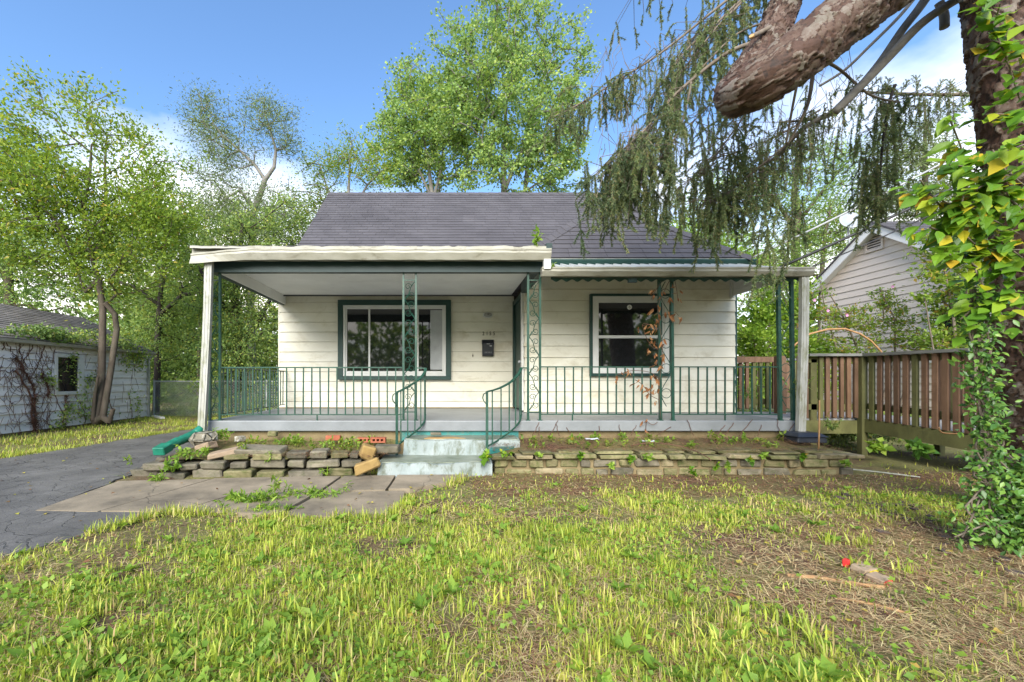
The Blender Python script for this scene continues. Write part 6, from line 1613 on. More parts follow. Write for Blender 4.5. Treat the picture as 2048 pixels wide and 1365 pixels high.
curtain(b14, 66, (.2, .55), .4, 1.0, sx=.14, sy=.25, sz=.10, tint=.4, **K)
curtain(b15, 72, (.25, .55), .35, 1.0, sx=.14, sy=.25, sz=.10, tint=.55, **K)
curtain(b8, 44, (.2, .5), .4, 1.0, sx=.14, sy=.25, sz=.1, tint=.5, step=.014, per=3)
curtain(b8b, 40, (.2, .5), .3, 1.0, sx=.12, sy=.2, tint=.4, step=.014, per=3)
for i, (b_, n_, L_) in enumerate(zip(bt, (95, 40, 80, 45), ((.2, .5), (.2, .4), (.25, .6), (.25, .7)))): curtain(b_, n_, L_, .1, 1.0, sx=.2, sy=.3, sz=.12, tint=.42, **K)
curtain(b9, 70, (.2, .55), .05, 1.0, sx=.05, sy=.2, tint=.28, step=.014, per=3)
curtain(b10, 85, (.2, .42), .1, .92, sx=.085, sy=.14, sz=.04, tint=.42, **K)
curtain(b13, 20, (.1, .3), .3, 1.0, sx=.05, sy=.1, tint=.35, **K)
# upright bristly shoots on the horizontal branch
for px in (1690, 1730, 1770, 1800, 1835, 1870, 1900, 1925):
    p = np.array(at(px, 188, 4.75)); d = np.array([rng.uniform(.1, .9), rng.normal(0, .2), rng.uniform(.5, 1.0)]); L = rng.uniform(.18, .36)
    path = p[None] + np.linspace(0, 1, 5)[:, None] * d * L; needles(path, .022, 4, .012, .4)
    for i in range(4): TW_A.append(path[i]); TW_B.append(path[i + 1]); TW_R.append(.004)
    for k in (1, 2, 3):
        for sg in (-1, 1):
            p2 = path[k][None] + np.linspace(0, 1, 3)[:, None] * (unit(d[None]) * .5 + np.array([[sg * .5, 0, .15]])) * L * .35; needles(p2, .02, 4, .012, .45)
# loose strands that reach down in front of the awning
for (px, y0_, y1_, D, n_) in ((1532, 400, 585, 4.4, 3), (1575, 430, 575, 4.4, 2), (1505, 380, 470, 4.6, 3), (1600, 380, 520, 4.8, 3), (1330, 395, 485, 4.2, 8), (1300, 400, 470, 4.2, 6), (1180, 360, 465, 4.2, 7), (1240, 370, 440, 4.2, 7), (1215, 400, 470, 4.2, 6), (1355, 400, 440, 4.3, 5), (1757, 330, 465, 4.6, 6), (1725, 330, 430, 4.7, 4), (1420, 350, 470, 4.7, 8), (1460, 360, 470, 4.7, 6)):
    for _ in range(n_):
        p = at(px + rng.normal(0, 9), y0_ + rng.normal(0, 18), D); L = (y1_ - y0_) / FPX * D * rng.uniform(.75, 1.0)
        hang(np.array(p), L, (rng.normal(0, .06), rng.normal(0, .06), 0), float(np.clip(.6 + rng.normal(0, .12), 0, 1)), **K)
for px, py, D in ((1540, 545, 4.4), (1560, 550, 4.4), (1525, 548, 4.4)):
    for _ in range(7):
        d = np.array([rng.normal(0, .6), rng.normal(0, .4), -.7]); p = np.array(at(px, py, D)); needles(p[None] + np.linspace(0, 1, 4)[:, None] * unit(d[None]) * rng.uniform(.1, .2), .02, 4, .010, .75)
# dry brown twigs bunched on the left branch
for _ in range(60):
    p = np.array(at(1275 + rng.normal(0, 16), 275 + rng.normal(0, 22), 4.2)); d = np.array([rng.normal(-.15, .25), rng.normal(0, .2), -1]) * rng.uniform(.2, .55)
    mid = p + d * .5 + rng.normal(0, .02, 3); TW_A += [p, mid]; TW_B += [mid, p + d]; TW_R += [.0035, .0025]
for _ in range(260):
    p = np.array(at(rng.uniform(1200, 1700), rng.uniform(60, 300), rng.uniform(4.2, 5.0))); d = np.array([rng.normal(0, .35), rng.normal(0, .2), -1]) * rng.uniform(.15, .5)
    mid = p + d * .5 + rng.normal(0, .03, 3); TW_A += [p, mid]; TW_B += [mid, p + d]; TW_R += [.003, .002]
V, F = frustums(np.array(TW_A), np.array(TW_B), np.array(TW_R), np.array(TW_R) * .7, 4)
np_mesh('twigs', V, F, M['twig'], spruce, kind='stuff')
NEED.build('needles', M['needle'], spruce, kind='stuff')

# ------------------------------------------------------------------ climbers on the trunk
BIGME = []
for i in range(4):
    T = BIG[0].copy(); T[:, 2] += np.array([-.10, -.02, .06][i % 3]) * (T[:, 0] ** 2) * 2 + rng.normal(0, .012, len(T)); T[:, 1] *= (1.0, .85, 1.15, .95)[i]
    me = bpy.data.meshes.new('leaf'); me.from_pydata(T.tolist(), [], BIG[1].tolist()); me.materials.append(M['vine']); BIGME.append(me)
IVYME = []
for me in BIGME:
    m2 = me.copy(); m2.materials.clear(); m2.materials.append(M['ivy']); IVYME.append(m2)
def leaf_obj(p, ax, nrm, s, parent, meshes):
    o = bpy.data.objects.new('leaf', random.choice(meshes)); COL.objects.link(o); o.parent = parent
    a = Vector(ax).normalized(); n = Vector(nrm); sd = n.cross(a).normalized(); n = a.cross(sd)
    mt = Matrix((a * s, sd * s, n * s)).transposed().to_4x4(); mt.translation = Vector(p) - parent.location; o.matrix_basis = mt; return o
trunk_x = lambda z: np.interp(z, [p[2] for p in tp], [p[0] for p in tp]); trunk_r = lambda z: np.interp(z, [p[2] for p in tp], tr)
vine = thing('climbing_vine', 'large leaved yellow green vine hanging off the upper spruce trunk', 'vine', (4.2, 3.0, 2.2))
stems = MB(); cnt = 0; VEX = []
STEMS = [[(2040, 470), (1985, 440), (1930, 420), (1880, 400), (1850, 385)], [(2050, 500), (1990, 500), (1940, 500), (1900, 510)], [(2055, 330), (2010, 360), (1965, 390), (1930, 420), (1900, 450)], [(2050, 440), (2020, 400), (1980, 370), (1950, 380)], [(2010, 640), (1960, 560), (1930, 480), (1925, 400), (1960, 330), (2020, 300), (2080, 280)], [(1985, 520), (1930, 470), (1870, 400), (1840, 360)], [(1975, 430), (1940, 350), (1920, 290), (1900, 240)], [(2045, 420), (2000, 380), (1950, 340), (1900, 330)], [(1990, 560), (1935, 520), (1890, 470), (1860, 455)], [(2040, 200), (2010, 110), (1990, 60), (2000, 10)], [(2060, 140), (2030, 100), (1980, 80)], [(2050, 520), (2000, 480), (1970, 430), (1920, 410)], [(2000, 470), (1960, 420), (1900, 400)], [(2060, 250), (2010, 230), (1965, 230)], [(2050, 60), (2000, 30), (1960, 5)], [(2060, 380), (2010, 340), (1985, 300)], [(2010, 600), (1960, 610), (1920, 640)], [(2050, 600), (2010, 560), (1990, 500)]]
for st in STEMS:
    D = 2.92; pth = smooth_path([at(x, y, D - .06 * i * (i % 2)) for i, (x, y) in enumerate(st)], 6); stems.tube(pth, .005, 5)
    for p in pth:
        for _ in range(rng.integers(1, 4)):
            if rng.random() < .42 or cnt > 297:
                VEX.append(np.array(p) + rng.normal(0, .045, 3)); continue
            sg = random.choice((-1, 1)); s = float(np.clip(rng.normal(.14, .03), .07, .20))
            ax = Vector((-.85 + rng.normal(0, .28), -.35 + rng.normal(0, .3), -.42 + rng.normal(0, .25)))
            nr = Vector((-.2 + rng.normal(0, .35), -.55 + rng.normal(0, .3), .9 + rng.normal(0, .25)))
            leaf_obj(p + Vector(rng.normal(0, .035, 3)), ax, nr, s, vine, BIGME); cnt += 1
vx = Cloud(); VP = np.array(VEX); n = len(VP)
ax = np.array([-.85, -.35, -.42]) + rng.normal(0, .27, (n, 3)); nr = np.array([-.2, -.55, .9]) + rng.normal(0, .3, (n, 3))
V, F, k = scatter(BIG, VP, ax, nr, rng.normal(.13, .03, n).clip(.06, .19)); vx.add(V, F, np.repeat(rng.random(n), k)); vx.build('leaves', M['vine'], vine, 'stuff')
stems.build('stem', M['twig'], vine, True)
ivy = thing('ivy', 'glossy green ivy climbing the edge of the spruce trunk from a clump at its foot', 'ivy', (4.0, 2.9, 0))
stm = MB(); IL = []
for k in range(9):
    x = 1985 + rng.uniform(-40, 20); pts = []
    for j in range(9):
        y = 1075 - j * 62; w_ = 14 + 26 * max(0, 1 - j / 4); pts.append(at(1988 - j * 4.0 + rng.normal(0, w_), y, 2.88 + .01 * j))
    pth = smooth_path(pts, 5); stm.tube(pth, .006, 5)
    for p in pth:
        for _ in range(5): IL.append(np.array(p) + rng.normal(0, 1, 3) * np.array([.045, .05, .05]))
for _ in range(1700):           # the clump at the foot
    u = rng.random() ** .7; a = rng.normal(0, 1, 3); z_ = .02 + .62 * (1 - u); r_ = .08 + .21 * u
    IL.append(np.array([4.0 - .02 + a[0] * r_ * .62 * .8, 2.86 + a[1] * r_ * .5, z_ + a[2] * .05]))
IL = np.array(IL); IL = IL[(IL[:, 2] > 0.01)]
order = np.argsort(IL[:, 1] + rng.random(len(IL)) * .25)
c3 = np.array([0.0, 0, 0])
for i in order[:290]:
    ax = Vector((-.4 + rng.normal(0, .6), -.4 + rng.normal(0, .5), -.25 + rng.normal(0, .4))); nr = Vector((rng.normal(-.2, .4), -.7 + rng.normal(0, .3), .7 + rng.normal(0, .3)))
    leaf_obj(IL[i], ax, nr, float(np.clip(rng.normal(.046, .012), .026, .075)), ivy, IVYME)
P = IL[order[290:]]; n = len(P); ax = rng.normal(0, .55, (n, 3)) + np.array([-.4, -.4, -.25]); nr = rng.normal(0, .35, (n, 3)) + np.array([-.2, -.7, .7])
V, F, k = scatter(BIG, P, ax, nr, rng.normal(.044, .012, n).clip(.022, .072)); np_mesh('leaves', V, F, M['ivy'], ivy, np.repeat(rng.random(n), k), kind='stuff')
stm.build('stem', M['twig'], ivy, True)

# ------------------------------------------------------------------ dead vine on the thick post
dv = thing('dead_vine', 'withered brown vine with curled leaves hanging on the thick green post', 'vine', (3.1, 5.95, 0.6))
sm = MB()
VS = [[(1322, 838), (1318, 780), (1325, 700), (1316, 620), (1330, 580), (1340, 560)], [(1318, 700), (1300, 690), (1285, 650), (1300, 650)], [(1320, 760), (1300, 745), (1262, 742), (1232, 752)], [(1322, 660), (1300, 650), (1284, 652)], [(1335, 625), (1350, 625), (1357, 632)], [(1315, 845), (1305, 850), (1292, 842)], [(1350, 562), (1354, 585), (1356, 602)], [(1318, 800), (1300, 790), (1285, 770), (1270, 760)], [(1325, 562), (1312, 580), (1302, 600)]]
DRYME = []
for i in range(4):
    T = BIG[0].copy(); T[:, 1] *= .75; T[:, 2] += .35 * T[:, 1] ** 2 * 4 + .3 * np.sin(T[:, 0] * 4 + i); me = bpy.data.meshes.new('dry_leaf'); me.from_pydata(T.tolist(), [], BIG[1].tolist()); me.materials.append(M['dryleaf']); DRYME.append(me)
for st in VS:
    pth = smooth_path([at(x, y, 5.93 - .02 * (i % 2)) for i, (x, y) in enumerate(st)], 4); sm.tube(pth, .004, 4)
DV = [(1304, 618), (1296, 650), (1287, 652), (1280, 655), (1306, 648), (1312, 642), (1313, 625), (1331, 624), (1345, 630), (1352, 632), (1356, 636), (1340, 634), (1303, 682), (1308, 688), (1300, 678), (1302, 700), (1308, 706), (1298, 704), (1326, 680), (1324, 686), (1322, 712), (1328, 716), (1311, 720), (1306, 728), (1316, 730), (1309, 748), (1303, 752), (1305, 768), (1311, 764), (1298, 780), (1306, 784), (1312, 786), (1296, 786), (1316, 780), (1256, 742), (1246, 746), (1262, 748), (1234, 754), (1232, 762), (1274, 760), (1282, 768), (1289, 776), (1309, 806), (1294, 842), (1290, 852), (1324, 584), (1336, 600), (1336, 596), (1310, 590), (1303, 582), (1356, 580), (1357, 596), (1348, 572), (1318, 610), (1310, 660), (1300, 664)]
for (px, py) in DV:
    for _ in range(2):
        p = at(px + rng.normal(0, 3), py + rng.normal(0, 3), 5.91 + rng.normal(0, .02)); o = leaf_obj(p, Vector((rng.normal(0, .5), rng.normal(0, .4), -1)), Vector((rng.normal(0, .6), -1, rng.normal(0, .4))), float(rng.uniform(.055, .105)), dv, DRYME)
sm.build('stem', M['deadvine'], dv, True)

# ------------------------------------------------------------------ vines on the garage
gv = thing('dead_vine', 'tangle of dry brown creeper stems clinging to the garage siding', 'vine', (GXW, 9, 0))
sm = MB(); sm2 = MB()
def gp(x, y): 
    D = 9.06 * FPX / (PX - x); return Vector((-9.06, D, H - (y - PY) / FPX * D))
main = [[(70, 1030 - 240), (72, 850), (60, 790), (30, 740)], [(68, 866), (66, 820), (70, 780), (58, 760), (45, 735), (30, 712)], [(66, 868), (72, 840), (64, 808)], [(128, 852), (130, 812), (132, 790)], [(98, 795), (92, 765), (84, 745)], [(45, 740), (20, 742), (0, 740)], [(30, 712), (15, 690), (5, 680)], [(45, 735), (60, 700), (75, 682)], [(60, 760), (80, 720), (90, 690)], [(55, 735), (40, 700), (35, 680)], [(8, 700), (8, 680)], [(265, 840), (262, 815), (258, 790)], [(135, 840), (112, 800), (105, 770)], [(170, 850), (168, 820), (150, 790)], [(222, 845), (224, 820), (215, 795)]]
for i, st in enumerate(main):
    pth = smooth_path([gp(x, y) for x, y in st], 6); pth = [p + Vector((rng.normal(0, .01), rng.normal(0, .02), rng.normal(0, .02))) for p in pth]
    sm.tube(pth, [.018 if i in (0, 1, 2, 4) else .009] * len(pth), 5)
    if i in (0, 1, 2, 3, 4):
        for p in pth:
            for _ in range(9): sm2.tube([p, p + Vector((rng.uniform(0, .05), rng.normal(0, .06), rng.normal(-.02, .05)))], .004, 3, False)
for _ in range(120):
    x, y = rng.uniform(2, 110), rng.uniform(672, 850); a = rng.uniform(-1.2, 1.2); pts = [(x, y)]
    for k in range(4): a += rng.normal(0, .5); pts.append((pts[-1][0] + 9 * math.sin(a), pts[-1][1] + rng.choice((-1, 1)) * 0 + 12 * math.cos(a)))
    pts = [(min(p[0], 160), min(max(p[1], 668), 868)) for p in pts]; sm2.tube([gp(*p) for p in pts], .0045, 3, False)
for _ in range(40):
    x, y = rng.uniform(150, 280), rng.uniform(700, 836); sm2.tube([gp(x, y), gp(x + rng.normal(0, 4), min(y + 22, 838))], .004, 3, False)
sm.build('stem', M['deadvine'], gv, True, 'stuff'); sm2.build('rootlets', M['deadvine'], gv, kind='stuff')
cr = thing('creeper', 'green creeper sprouting along the garage gutter and over its far corner', 'creeper', (GXW, 10, 2.1))
cl = Cloud()
def clump(x, y, rx, ry, n, s, tint, tmpl=LEAF, off=.12):
    D = 9.0 * FPX / (PX - x); c = at(x, y, D); P = np.array(c)[None] + rng.normal(0, 1, (n, 3)) * np.array([off, rx / FPX * D * 1.4, ry / FPX * D]); out = rng.normal(0, .6, (n, 3)) + np.array([.3, 0, .1])
    V, F, t_ = leaf_cloud(P, out, s, tmpl, .6, .4, tint=np.clip(tint + rng.normal(0, .2, n), 0, 1)); cl.add(V, F, t_)
for (x, y, rx, ry, n, tt) in ((45, 662, 8, 5, 120, .7), (75, 664, 12, 7, 320, .75), (100, 666, 12, 7, 320, .7), (125, 672, 10, 7, 260, .7), (150, 676, 10, 7, 220, .6), (175, 672, 9, 10, 260, .45), (225, 680, 12, 9, 300, .45), (255, 690, 12, 10, 380, .4), (268, 705, 10, 14, 420, .35), (280, 720, 7, 14, 240, .3), (12, 662, 6, 4, 60, .7), (255, 720, 8, 10, 140, .3)): clump(x, y, rx, ry, n, .075, tt)
cl.build('leaves', M['leaf_bush'], cr, kind='stuff')
cr = thing('creeper', 'sparse green creeper shoots on the garage wall around the small window and tree foot', 'creeper', (GXW + .1, 10, .5))
cl = Cloud()
for (x, y, rx, ry, n, tt) in ((145, 720, 6, 12, 90, .4), (150, 755, 4, 10, 40, .5), (95, 755, 6, 8, 50, .3), (108, 765, 3, 12, 50, .5), (128, 835, 8, 7, 90, .5), (140, 815, 6, 8, 60, .5), (165, 815, 8, 14, 120, .4), (170, 780, 5, 14, 60, .5), (185, 755, 8, 6, 70, .6), (262, 795, 4, 8, 30, .4), (278, 812, 4, 16, 90, .3), (190, 830, 14, 8, 120, .3), (120, 850, 8, 4, 50, .4)): clump(x, y, rx, ry, n, .07, tt, off=.06)
cl.build('leaves', M['leaf_bush'], cr, kind='stuff')

# ------------------------------------------------------------------ small plants in the beds and cracks
def plant(label, x, y, D, h, n, s, m, tmpl=LEAF, group=None, name='weed', wide=.6, spread=0.0):
    c = np.array(at(x, y, D))
    if ' bed ' in label:
        if c[0] > .5: c[2] = .245 + (min(max(c[1], 5.34), 6.1) - 5.34) / .76 * .11
        else: c[2] = .19 + (min(max(c[1], 5.1), 6.1) - 5.1) * .11
    t = thing(name, label, 'weed', c, group); cl = Cloud(); sm = MB()
    ns = max(2, n // 9); c0 = c
    for k in range(ns):
        c = c0 + np.array([rng.normal(0, spread), rng.normal(0, spread * .28), 0])
        d = np.array([rng.normal(0, wide), rng.normal(0, wide * .6) - .15, 1.0]); d = d / np.linalg.norm(d) * h * rng.uniform(.6, 1.1); q = c + d
        sm.tube([c, c + d * .5 + rng.normal(0, .008, 3), q], .0028, 4, False)
        u = rng.uniform(.25, 1.0, n // ns)[:, None]; P = c[None] + d[None] * u; out = rng.normal(0, .8, (len(P), 3)) + np.array([0, -.2, .2])
        V, F, tt = leaf_cloud(P, out, s, tmpl, .4, .8); cl.add(V, F, tt)
    sm.build('stem', m, t, kind='stuff'); cl.build('foliage', m, t, kind='stuff'); return t
L, Y, V_ = M['leaf_lime'], M['leaf_yellow'], M['vine']
plant('bushy leafy weed at the foot of the loose stone edging, left end', 322, 962, 4.84, .15, 70, .058, L, LEAFN, wide=.9)
plant('leafy weed hanging over the edging stones below the drain elbow', 345, 945, 4.98, .20, 70, .065, L, LEAF)
plant('small weed growing at the left tip of the stone edging', 266, 930, 5.05, .12, 22, .05, Y, LEAF)
plant('weed growing between the tan stone and the drain elbow', 388, 915, 5.15, .16, 110, .055, L, spread=.07)
plant('broad weed behind the lichen boulder against the blue slab', 440, 880, 5.75, .17, 130, .055, L, spread=.08)
plant('feathery weed on the edging left of the flat grey slab', 485, 905, 5.25, .14, 60, .045, Y, LEAFN)
plant('feathery weed on the edging in front of the flat grey slab', 535, 925, 5.15, .14, 60, .045, L, LEAFN)
for k, (x, y, D) in enumerate(((505, 880, 5.75), (560, 876, 5.8), (600, 882, 5.7), (650, 890, 5.6), (690, 872, 5.8), (735, 870, 5.8), (705, 892, 5.55), (590, 865, 5.88))):
    plant(('sprawling weed in the left bed behind the tan stone', 'bushy weed in the left bed behind the flat grey slab', 'weed in the left bed just right of the flat grey slab', 'low weed in the left bed in front of the solid brick', 'weed in the left bed touching the solid red brick', 'tall weed in the left bed right behind the cored brick', 'left bed weed between the bricks and yellow stone', 'weed in the left bed tight against the blue slab')[k], x, y, D, .14, 90, .052, L if k % 2 else Y, group='small weeds in the left bed', spread=.09)
plant('tuft of weeds in the crack in the middle of the concrete walk', 500, 1003, 3.97, .11, 420, .06, L, LEAFN, wide=1.6, spread=.16)
plant('spiky weed in the concrete walk crack, taller with a reddish stem', 548, 985, 4.15, .17, 60, .06, Y, LEAFN)
plant('straggling weed along the walk crack toward the steps', 600, 990, 4.18, .09, 330, .05, L, LEAFN, wide=1.6, spread=.24)
plant('small weed on the walk edge near the lawn', 545, 1025, 3.73, .11, 200, .055, L, LEAFN, wide=1.4, spread=.08)
plant('weed sprouting at the base of the edging near the yellow stones', 655, 950, 5.15, .13, 34, .05, L, LEAFN)
plant('leafy sapling sprouting from the gutter at the right end of the porch', 1072, 496, 5.74, .26, 46, .075, L, LEAF, name='sapling', wide=.25)
plant('tiny green sprout in the lower gutter by the white spout', 1105, 536, 5.76, .07, 24, .04, L)
plant('green weed with broad leaves at the lower step below the handrail', 970, 925, 5.08, .14, 16, .085, V_, LEAFW)
for k, (x, y, D) in enumerate(((1065, 872, 5.75), (1075, 895, 5.5), (1095, 862, 5.85), (1130, 880, 5.7), (1155, 872, 5.85), (1195, 868, 5.85), (1232, 888, 5.6), (1258, 868, 5.88), (1300, 890, 5.55), (1305, 842, 5.92), (1340, 880, 5.75), (1385, 895, 5.5), (1425, 852, 5.9), (1440, 884, 5.7), (1470, 880, 5.72), (1512, 878, 5.75), (1545, 895, 5.55), (1490, 862, 5.85), (1560, 862, 5.9), (1180, 895, 5.5))):
    plant('small %s weed in the right bed %s' % (('bright green', 'yellow green', 'two stemmed')[k % 3], ('beside the upper step', 'behind the wall cap near the step', 'against the slab below the door post', 'below the first bars of the railing', 'against the slab right of the door post', 'against the slab, window corner', 'behind the left plastic scrap', 'against the slab below the window', 'between the plastic scraps and the wall', 'on the slab edge at the dead vine', 'just right of the dead vine foot', 'near the caps past the dead vine', 'on the slab edge below the right railing', 'in the middle, below the right railing', 'below the end of the white siding', 'below the landing slats', 'near the caps left of the black box', 'on the slab right of the siding end', 'on the slab corner by the leaning post', 'at the front near the left scrap')[k]), x, y, D, rng.uniform(.08, .15), 48, .05, L if k % 3 else Y, LEAF, spread=.06, group='small weeds in the right bed')
for k, (x, y, D) in enumerate(((1010, 912, 5.14), (1080, 915, 5.12), (1160, 915, 5.12), (1220, 938, 5.12), (1262, 925, 5.12), (1300, 920, 5.1), (1430, 938, 5.1), (1455, 940, 5.1), (1505, 925, 5.1), (1530, 915, 5.12), (1600, 918, 5.1), (1690, 935, 5.1), (1385, 950, 5.05))):
    plant('little creeper shoot on the mossy mortared wall, %s' % ('on the cap nearest the steps', 'on the cap below the door post', 'on the cap below the railing leg', 'low on the face under the window', 'high on the face under the window', 'under the dark trailing twig', 'low on the face right of the twig', 'low on the face, darker leaved', 'high on the cap under the siding end', 'on the cap below the leaning post', 'on the cap below the black box', 'at the right end of the face', 'on the ground at the wall foot')[k], x, y, D, .08, 22, .05, L if k % 2 else V_, LEAFW, group='creeper shoots on the mossy wall', name='shoot')
plant('cluster of broad leaves in the dark below the ramp board', 1840, 910, 5.3, .16, 60, .11, M['ivy'], LEAFW)
plant('leafy weed at the foot of the tall ramp post', 1752, 905, 6.0, .18, 70, .08, L, LEAFW)
plant('sparse pale fern like plant between the black drain box and the ramp', 1665, 862, 6.3, .22, 110, .06, M['leaf_bush'], LEAFN)
plant('weed climbing between the two uprights of the leaning post', 1590, 800, 6.05, .34, 60, .06, M['leaf_bush'], LEAF, wide=.3)
plant('pale leafy twig growing up behind the last balusters', 1490, 800, 6.6, .3, 46, .065, M['leaf_bush'], LEAFN, wide=.5)
o = MB().tube([at(1637, 905, 5.35), at(1638.5, 860, 5.35), at(1639, 801, 5.35)], [.009, .010, .008], 6).build('bamboo_cane', M['stick'], None, True); tag(o, 'thin upright tan cane stuck in the soil by the black drain box', 'cane')

# scraps and sticks
for k, (x, y, D) in enumerate(((1184, 880, 5.62), (1296, 884, 5.6))):
    c = at(x, y, D); V, F = [], []
    for i in range(6):
        for j in range(4): V.append(c + Vector(((i - 2.5) * .035, (j - 1.5) * .03, .02 * mnoise.noise(Vector((i * .9, j * .9, k * 5))) + .012)))
    for i in range(5):
        for j in range(3): F.append((i * 4 + j, i * 4 + 4 + j, i * 4 + 5 + j, i * 4 + 1 + j))
    o = MB().add(V, F).build('plastic_scrap', M['plastic'], None, True); tag(o, ('crumpled clear plastic scrap in the bed below the smaller window, left one', 'crumpled clear plastic scrap in the bed nearer the dead vine')[k], 'litter')
o = MB().tube(smooth_path([at(1262, 892, 5.5), at(1300, 886, 5.45), at(1345, 890, 5.4), at(1385, 900, 5.3), at(1415, 915, 5.05), at(1422, 922, 5.0)], 4), .006, 5).build('fallen_twig', M['deadvine'], None, True); tag(o, 'dark curved twig trailing over the mossy wall below the dead vine', 'twig')
o = MB().tube(smooth_path([at(1575, 1152, 2.50), at(1640, 1157, 2.48), at(1705, 1168, 2.40), at(1780, 1177, 2.36)], 4), [.014, .014, .014, .014, .014, .013, .013, .013, .013, .012, .012, .012, .010], 7).build('stick', M['stick'], None, True); tag(o, 'thick bare orange stick lying on the lawn beside the painted stones', 'stick')
o = MB().tube(smooth_path([at(1668, 1196, 2.27), at(1730, 1206, 2.22), at(1780, 1218, 2.16), at(1822, 1229, 2.12)], 4), .008, 6).build('stick', M['stick'], None, True); tag(o, 'thinner bare orange stick on the lawn nearer the viewer', 'stick')
o = MB().tube(smooth_path([at(1925, 868, 4.4), at(1885, 866, 4.5), at(1878, 855, 4.5)], 4), .008, 6).build('stick', M['stick'], None, True); tag(o, 'pale bent stick under the ramp board', 'stick')
o = MB().tube(smooth_path([at(1690, 938, 5.4), at(1760, 945, 5.2), at(1840, 955, 5.0)], 4), .010, 6).build('stick', M['downspout'], None, True); tag(o, 'pale stick on the bare soil in front of the ramp post', 'stick')
for k, (x, y, D, w_, m_, lb) in enumerate(((1690, 1126, 2.62, .06, M['redpaint'], 'small red painted stone behind the other painted stones'), (1735, 1146, 2.54, .13, M['yellowpaint'], 'painted stone with grey top and yellow side'), (1764, 1166, 2.44, .12, M['redpaint'], 'painted stone with grey top and bright red side at the stick end'))):
    t = thing('painted_stone', lb, 'stone', at(x, y + 8, D)); c = at(x, y, D)
    stone('painted_side', c + Vector((.01, 0, .0)), w_ * .8, w_ * .6, .055, m_, t, rz=.5, jit=.2)
    if k: stone('stone_top', c + Vector((-.012, .012, .02)), w_ * .95, w_ * .72, .04, M['tanstone'] if k else m_, t, rz=.35, jit=.2, rx=.15)

# ------------------------------------------------------------------ lawn
def dens(x, y):
    d = np.ones_like(x)
    hard = in_poly(x, y, DRIVE) | in_poly(x, y, WALK) | in_poly(x, y, BEDL) | in_poly(x, y, BEDR) | in_poly(x, y, HOUSE) | in_poly(x, y, GARAGE)
    d[hard] = 0
    n1, n2, n3 = vnoise(x, y, 1.2, 5), vnoise(x, y, 3.6, 6), vnoise(x, y, 9, 7)
    patch = np.clip((.5 * n1 + .32 * n2 + .18 * n3 - .31) * 3.4, .10, 1); d *= patch
    mul = np.clip((y - 3.9 - .5 * (n2 - .5) * 2) / .5, 0, 1) * np.clip((x - .2) / .5, 0, 1) * (y < 7); d *= 1 - .93 * mul
    tr_ = np.clip(1.45 - np.hypot((x - 3.6) / 2.0, (y - 2.4) / .95) + .5 * (n2 - .5), 0, 1); d *= 1 - .9 * np.clip(tr_ * 1.7, 0, 1)
    return d
def sample(n, x0, x1, y0, y1, near=True):
    x = rng.uniform(x0, x1, n)
    y = (y0 * (y1 / y0) ** rng.random(n)) if near else rng.uniform(y0, y1, n)
    if near: x = rng.uniform(-1, 1, n) * (1.30 * y + .3) + .18 * y
    k = (x > x0) & (x < x1); x, y = x[k], y[k]
    k = rng.random(len(x)) < dens(x, y); return x[k], y[k]
def blades(x, y, h, w, lean=.95):
    n = len(x); z0_ = ground_h(x, y) - .006; a = rng.uniform(0, 2 * np.pi, n); dx, dy = np.cos(a), np.sin(a); ln = np.abs(rng.normal(0, lean, n)) * h
    # side vector of the blade
    b = a + np.pi / 2 + rng.normal(0, .4, n); sx, sy = np.cos(b) * w, np.sin(b) * w
    z1 = np.sqrt(np.maximum(h ** 2 - (ln * .8) ** 2, (h * .25) ** 2))
    V = np.stack([np.stack([x - sx, y - sy, z0_], -1), np.stack([x + sx, y + sy, z0_], -1), np.stack([x + dx * ln * .35 - sx * .8, y + dy * ln * .35 - sy * .8, z0_ + z1 * .6], -1), np.stack([x + dx * ln * .35 + sx * .8, y + dy * ln * .35 + sy * .8, z0_ + z1 * .6], -1), np.stack([x + dx * ln, y + dy * ln, z0_ + z1 * .95], -1)], 1).reshape(-1, 3)
    F = (np.array([(0, 1, 2), (1, 3, 2), (2, 3, 4)])[None] + (np.arange(n) * 5)[:, None, None]).reshape(-1, 3); return V, F
G = Cloud()
x, y = sample(300000, -3.4, 6.3, 1.25, 5.4); n = len(x)
h = np.clip(rng.gamma(3.0, .0098, n) + .008, .010, .10); ct = vnoise(x, y, 2.2, 11) * .35 + vnoise(x, y, 7, 12) * .25
V, F = blades(x, y, h, rng.uniform(.0018, .0038, n) * np.clip(y / 2.6, .8, 1.7)); G.add(V, F, np.repeat(np.clip(ct + rng.normal(.14, .27, n), 0, 1), 3))
# tufts of taller coarse grass
for _ in range(420):
    xx, yy = sample(3, -2.9, 4.2, 1.35, 4.6)
    if len(xx) == 0: continue
    m_ = rng.integers(12, 34); tx, ty = xx[0] + rng.normal(0, .028, m_), yy[0] + rng.normal(0, .028, m_); hh = rng.uniform(.05, .125, m_)
    V, F = blades(tx, ty, hh, rng.uniform(.0028, .0055, m_), .55); G.add(V, F, np.repeat(np.clip(rng.normal(.45, .2, m_) + rng.normal(0, .16), 0, 1), 3))
edge_pts = []
for poly, e0, e1 in ((DRIVE, 2, 5), (WALK, 1, 5), (DRIVE, 12, 16)):
    for i in range(e0, e1):
        a_, b_ = np.array(poly[i]), np.array(poly[(i + 1) % len(poly)]); m_ = int(np.linalg.norm(b_ - a_) * 900); u = rng.random((m_, 1)); edge_pts.append(a_ * (1 - u) + b_ * u + rng.normal(0, .055, (m_, 2)))
E_ = np.concatenate(edge_pts); x, y = E_[:, 0], E_[:, 1]; kk = vnoise(x, y, 2.6, 51) > .38; x, y = x[kk], y[kk]; n = len(x)
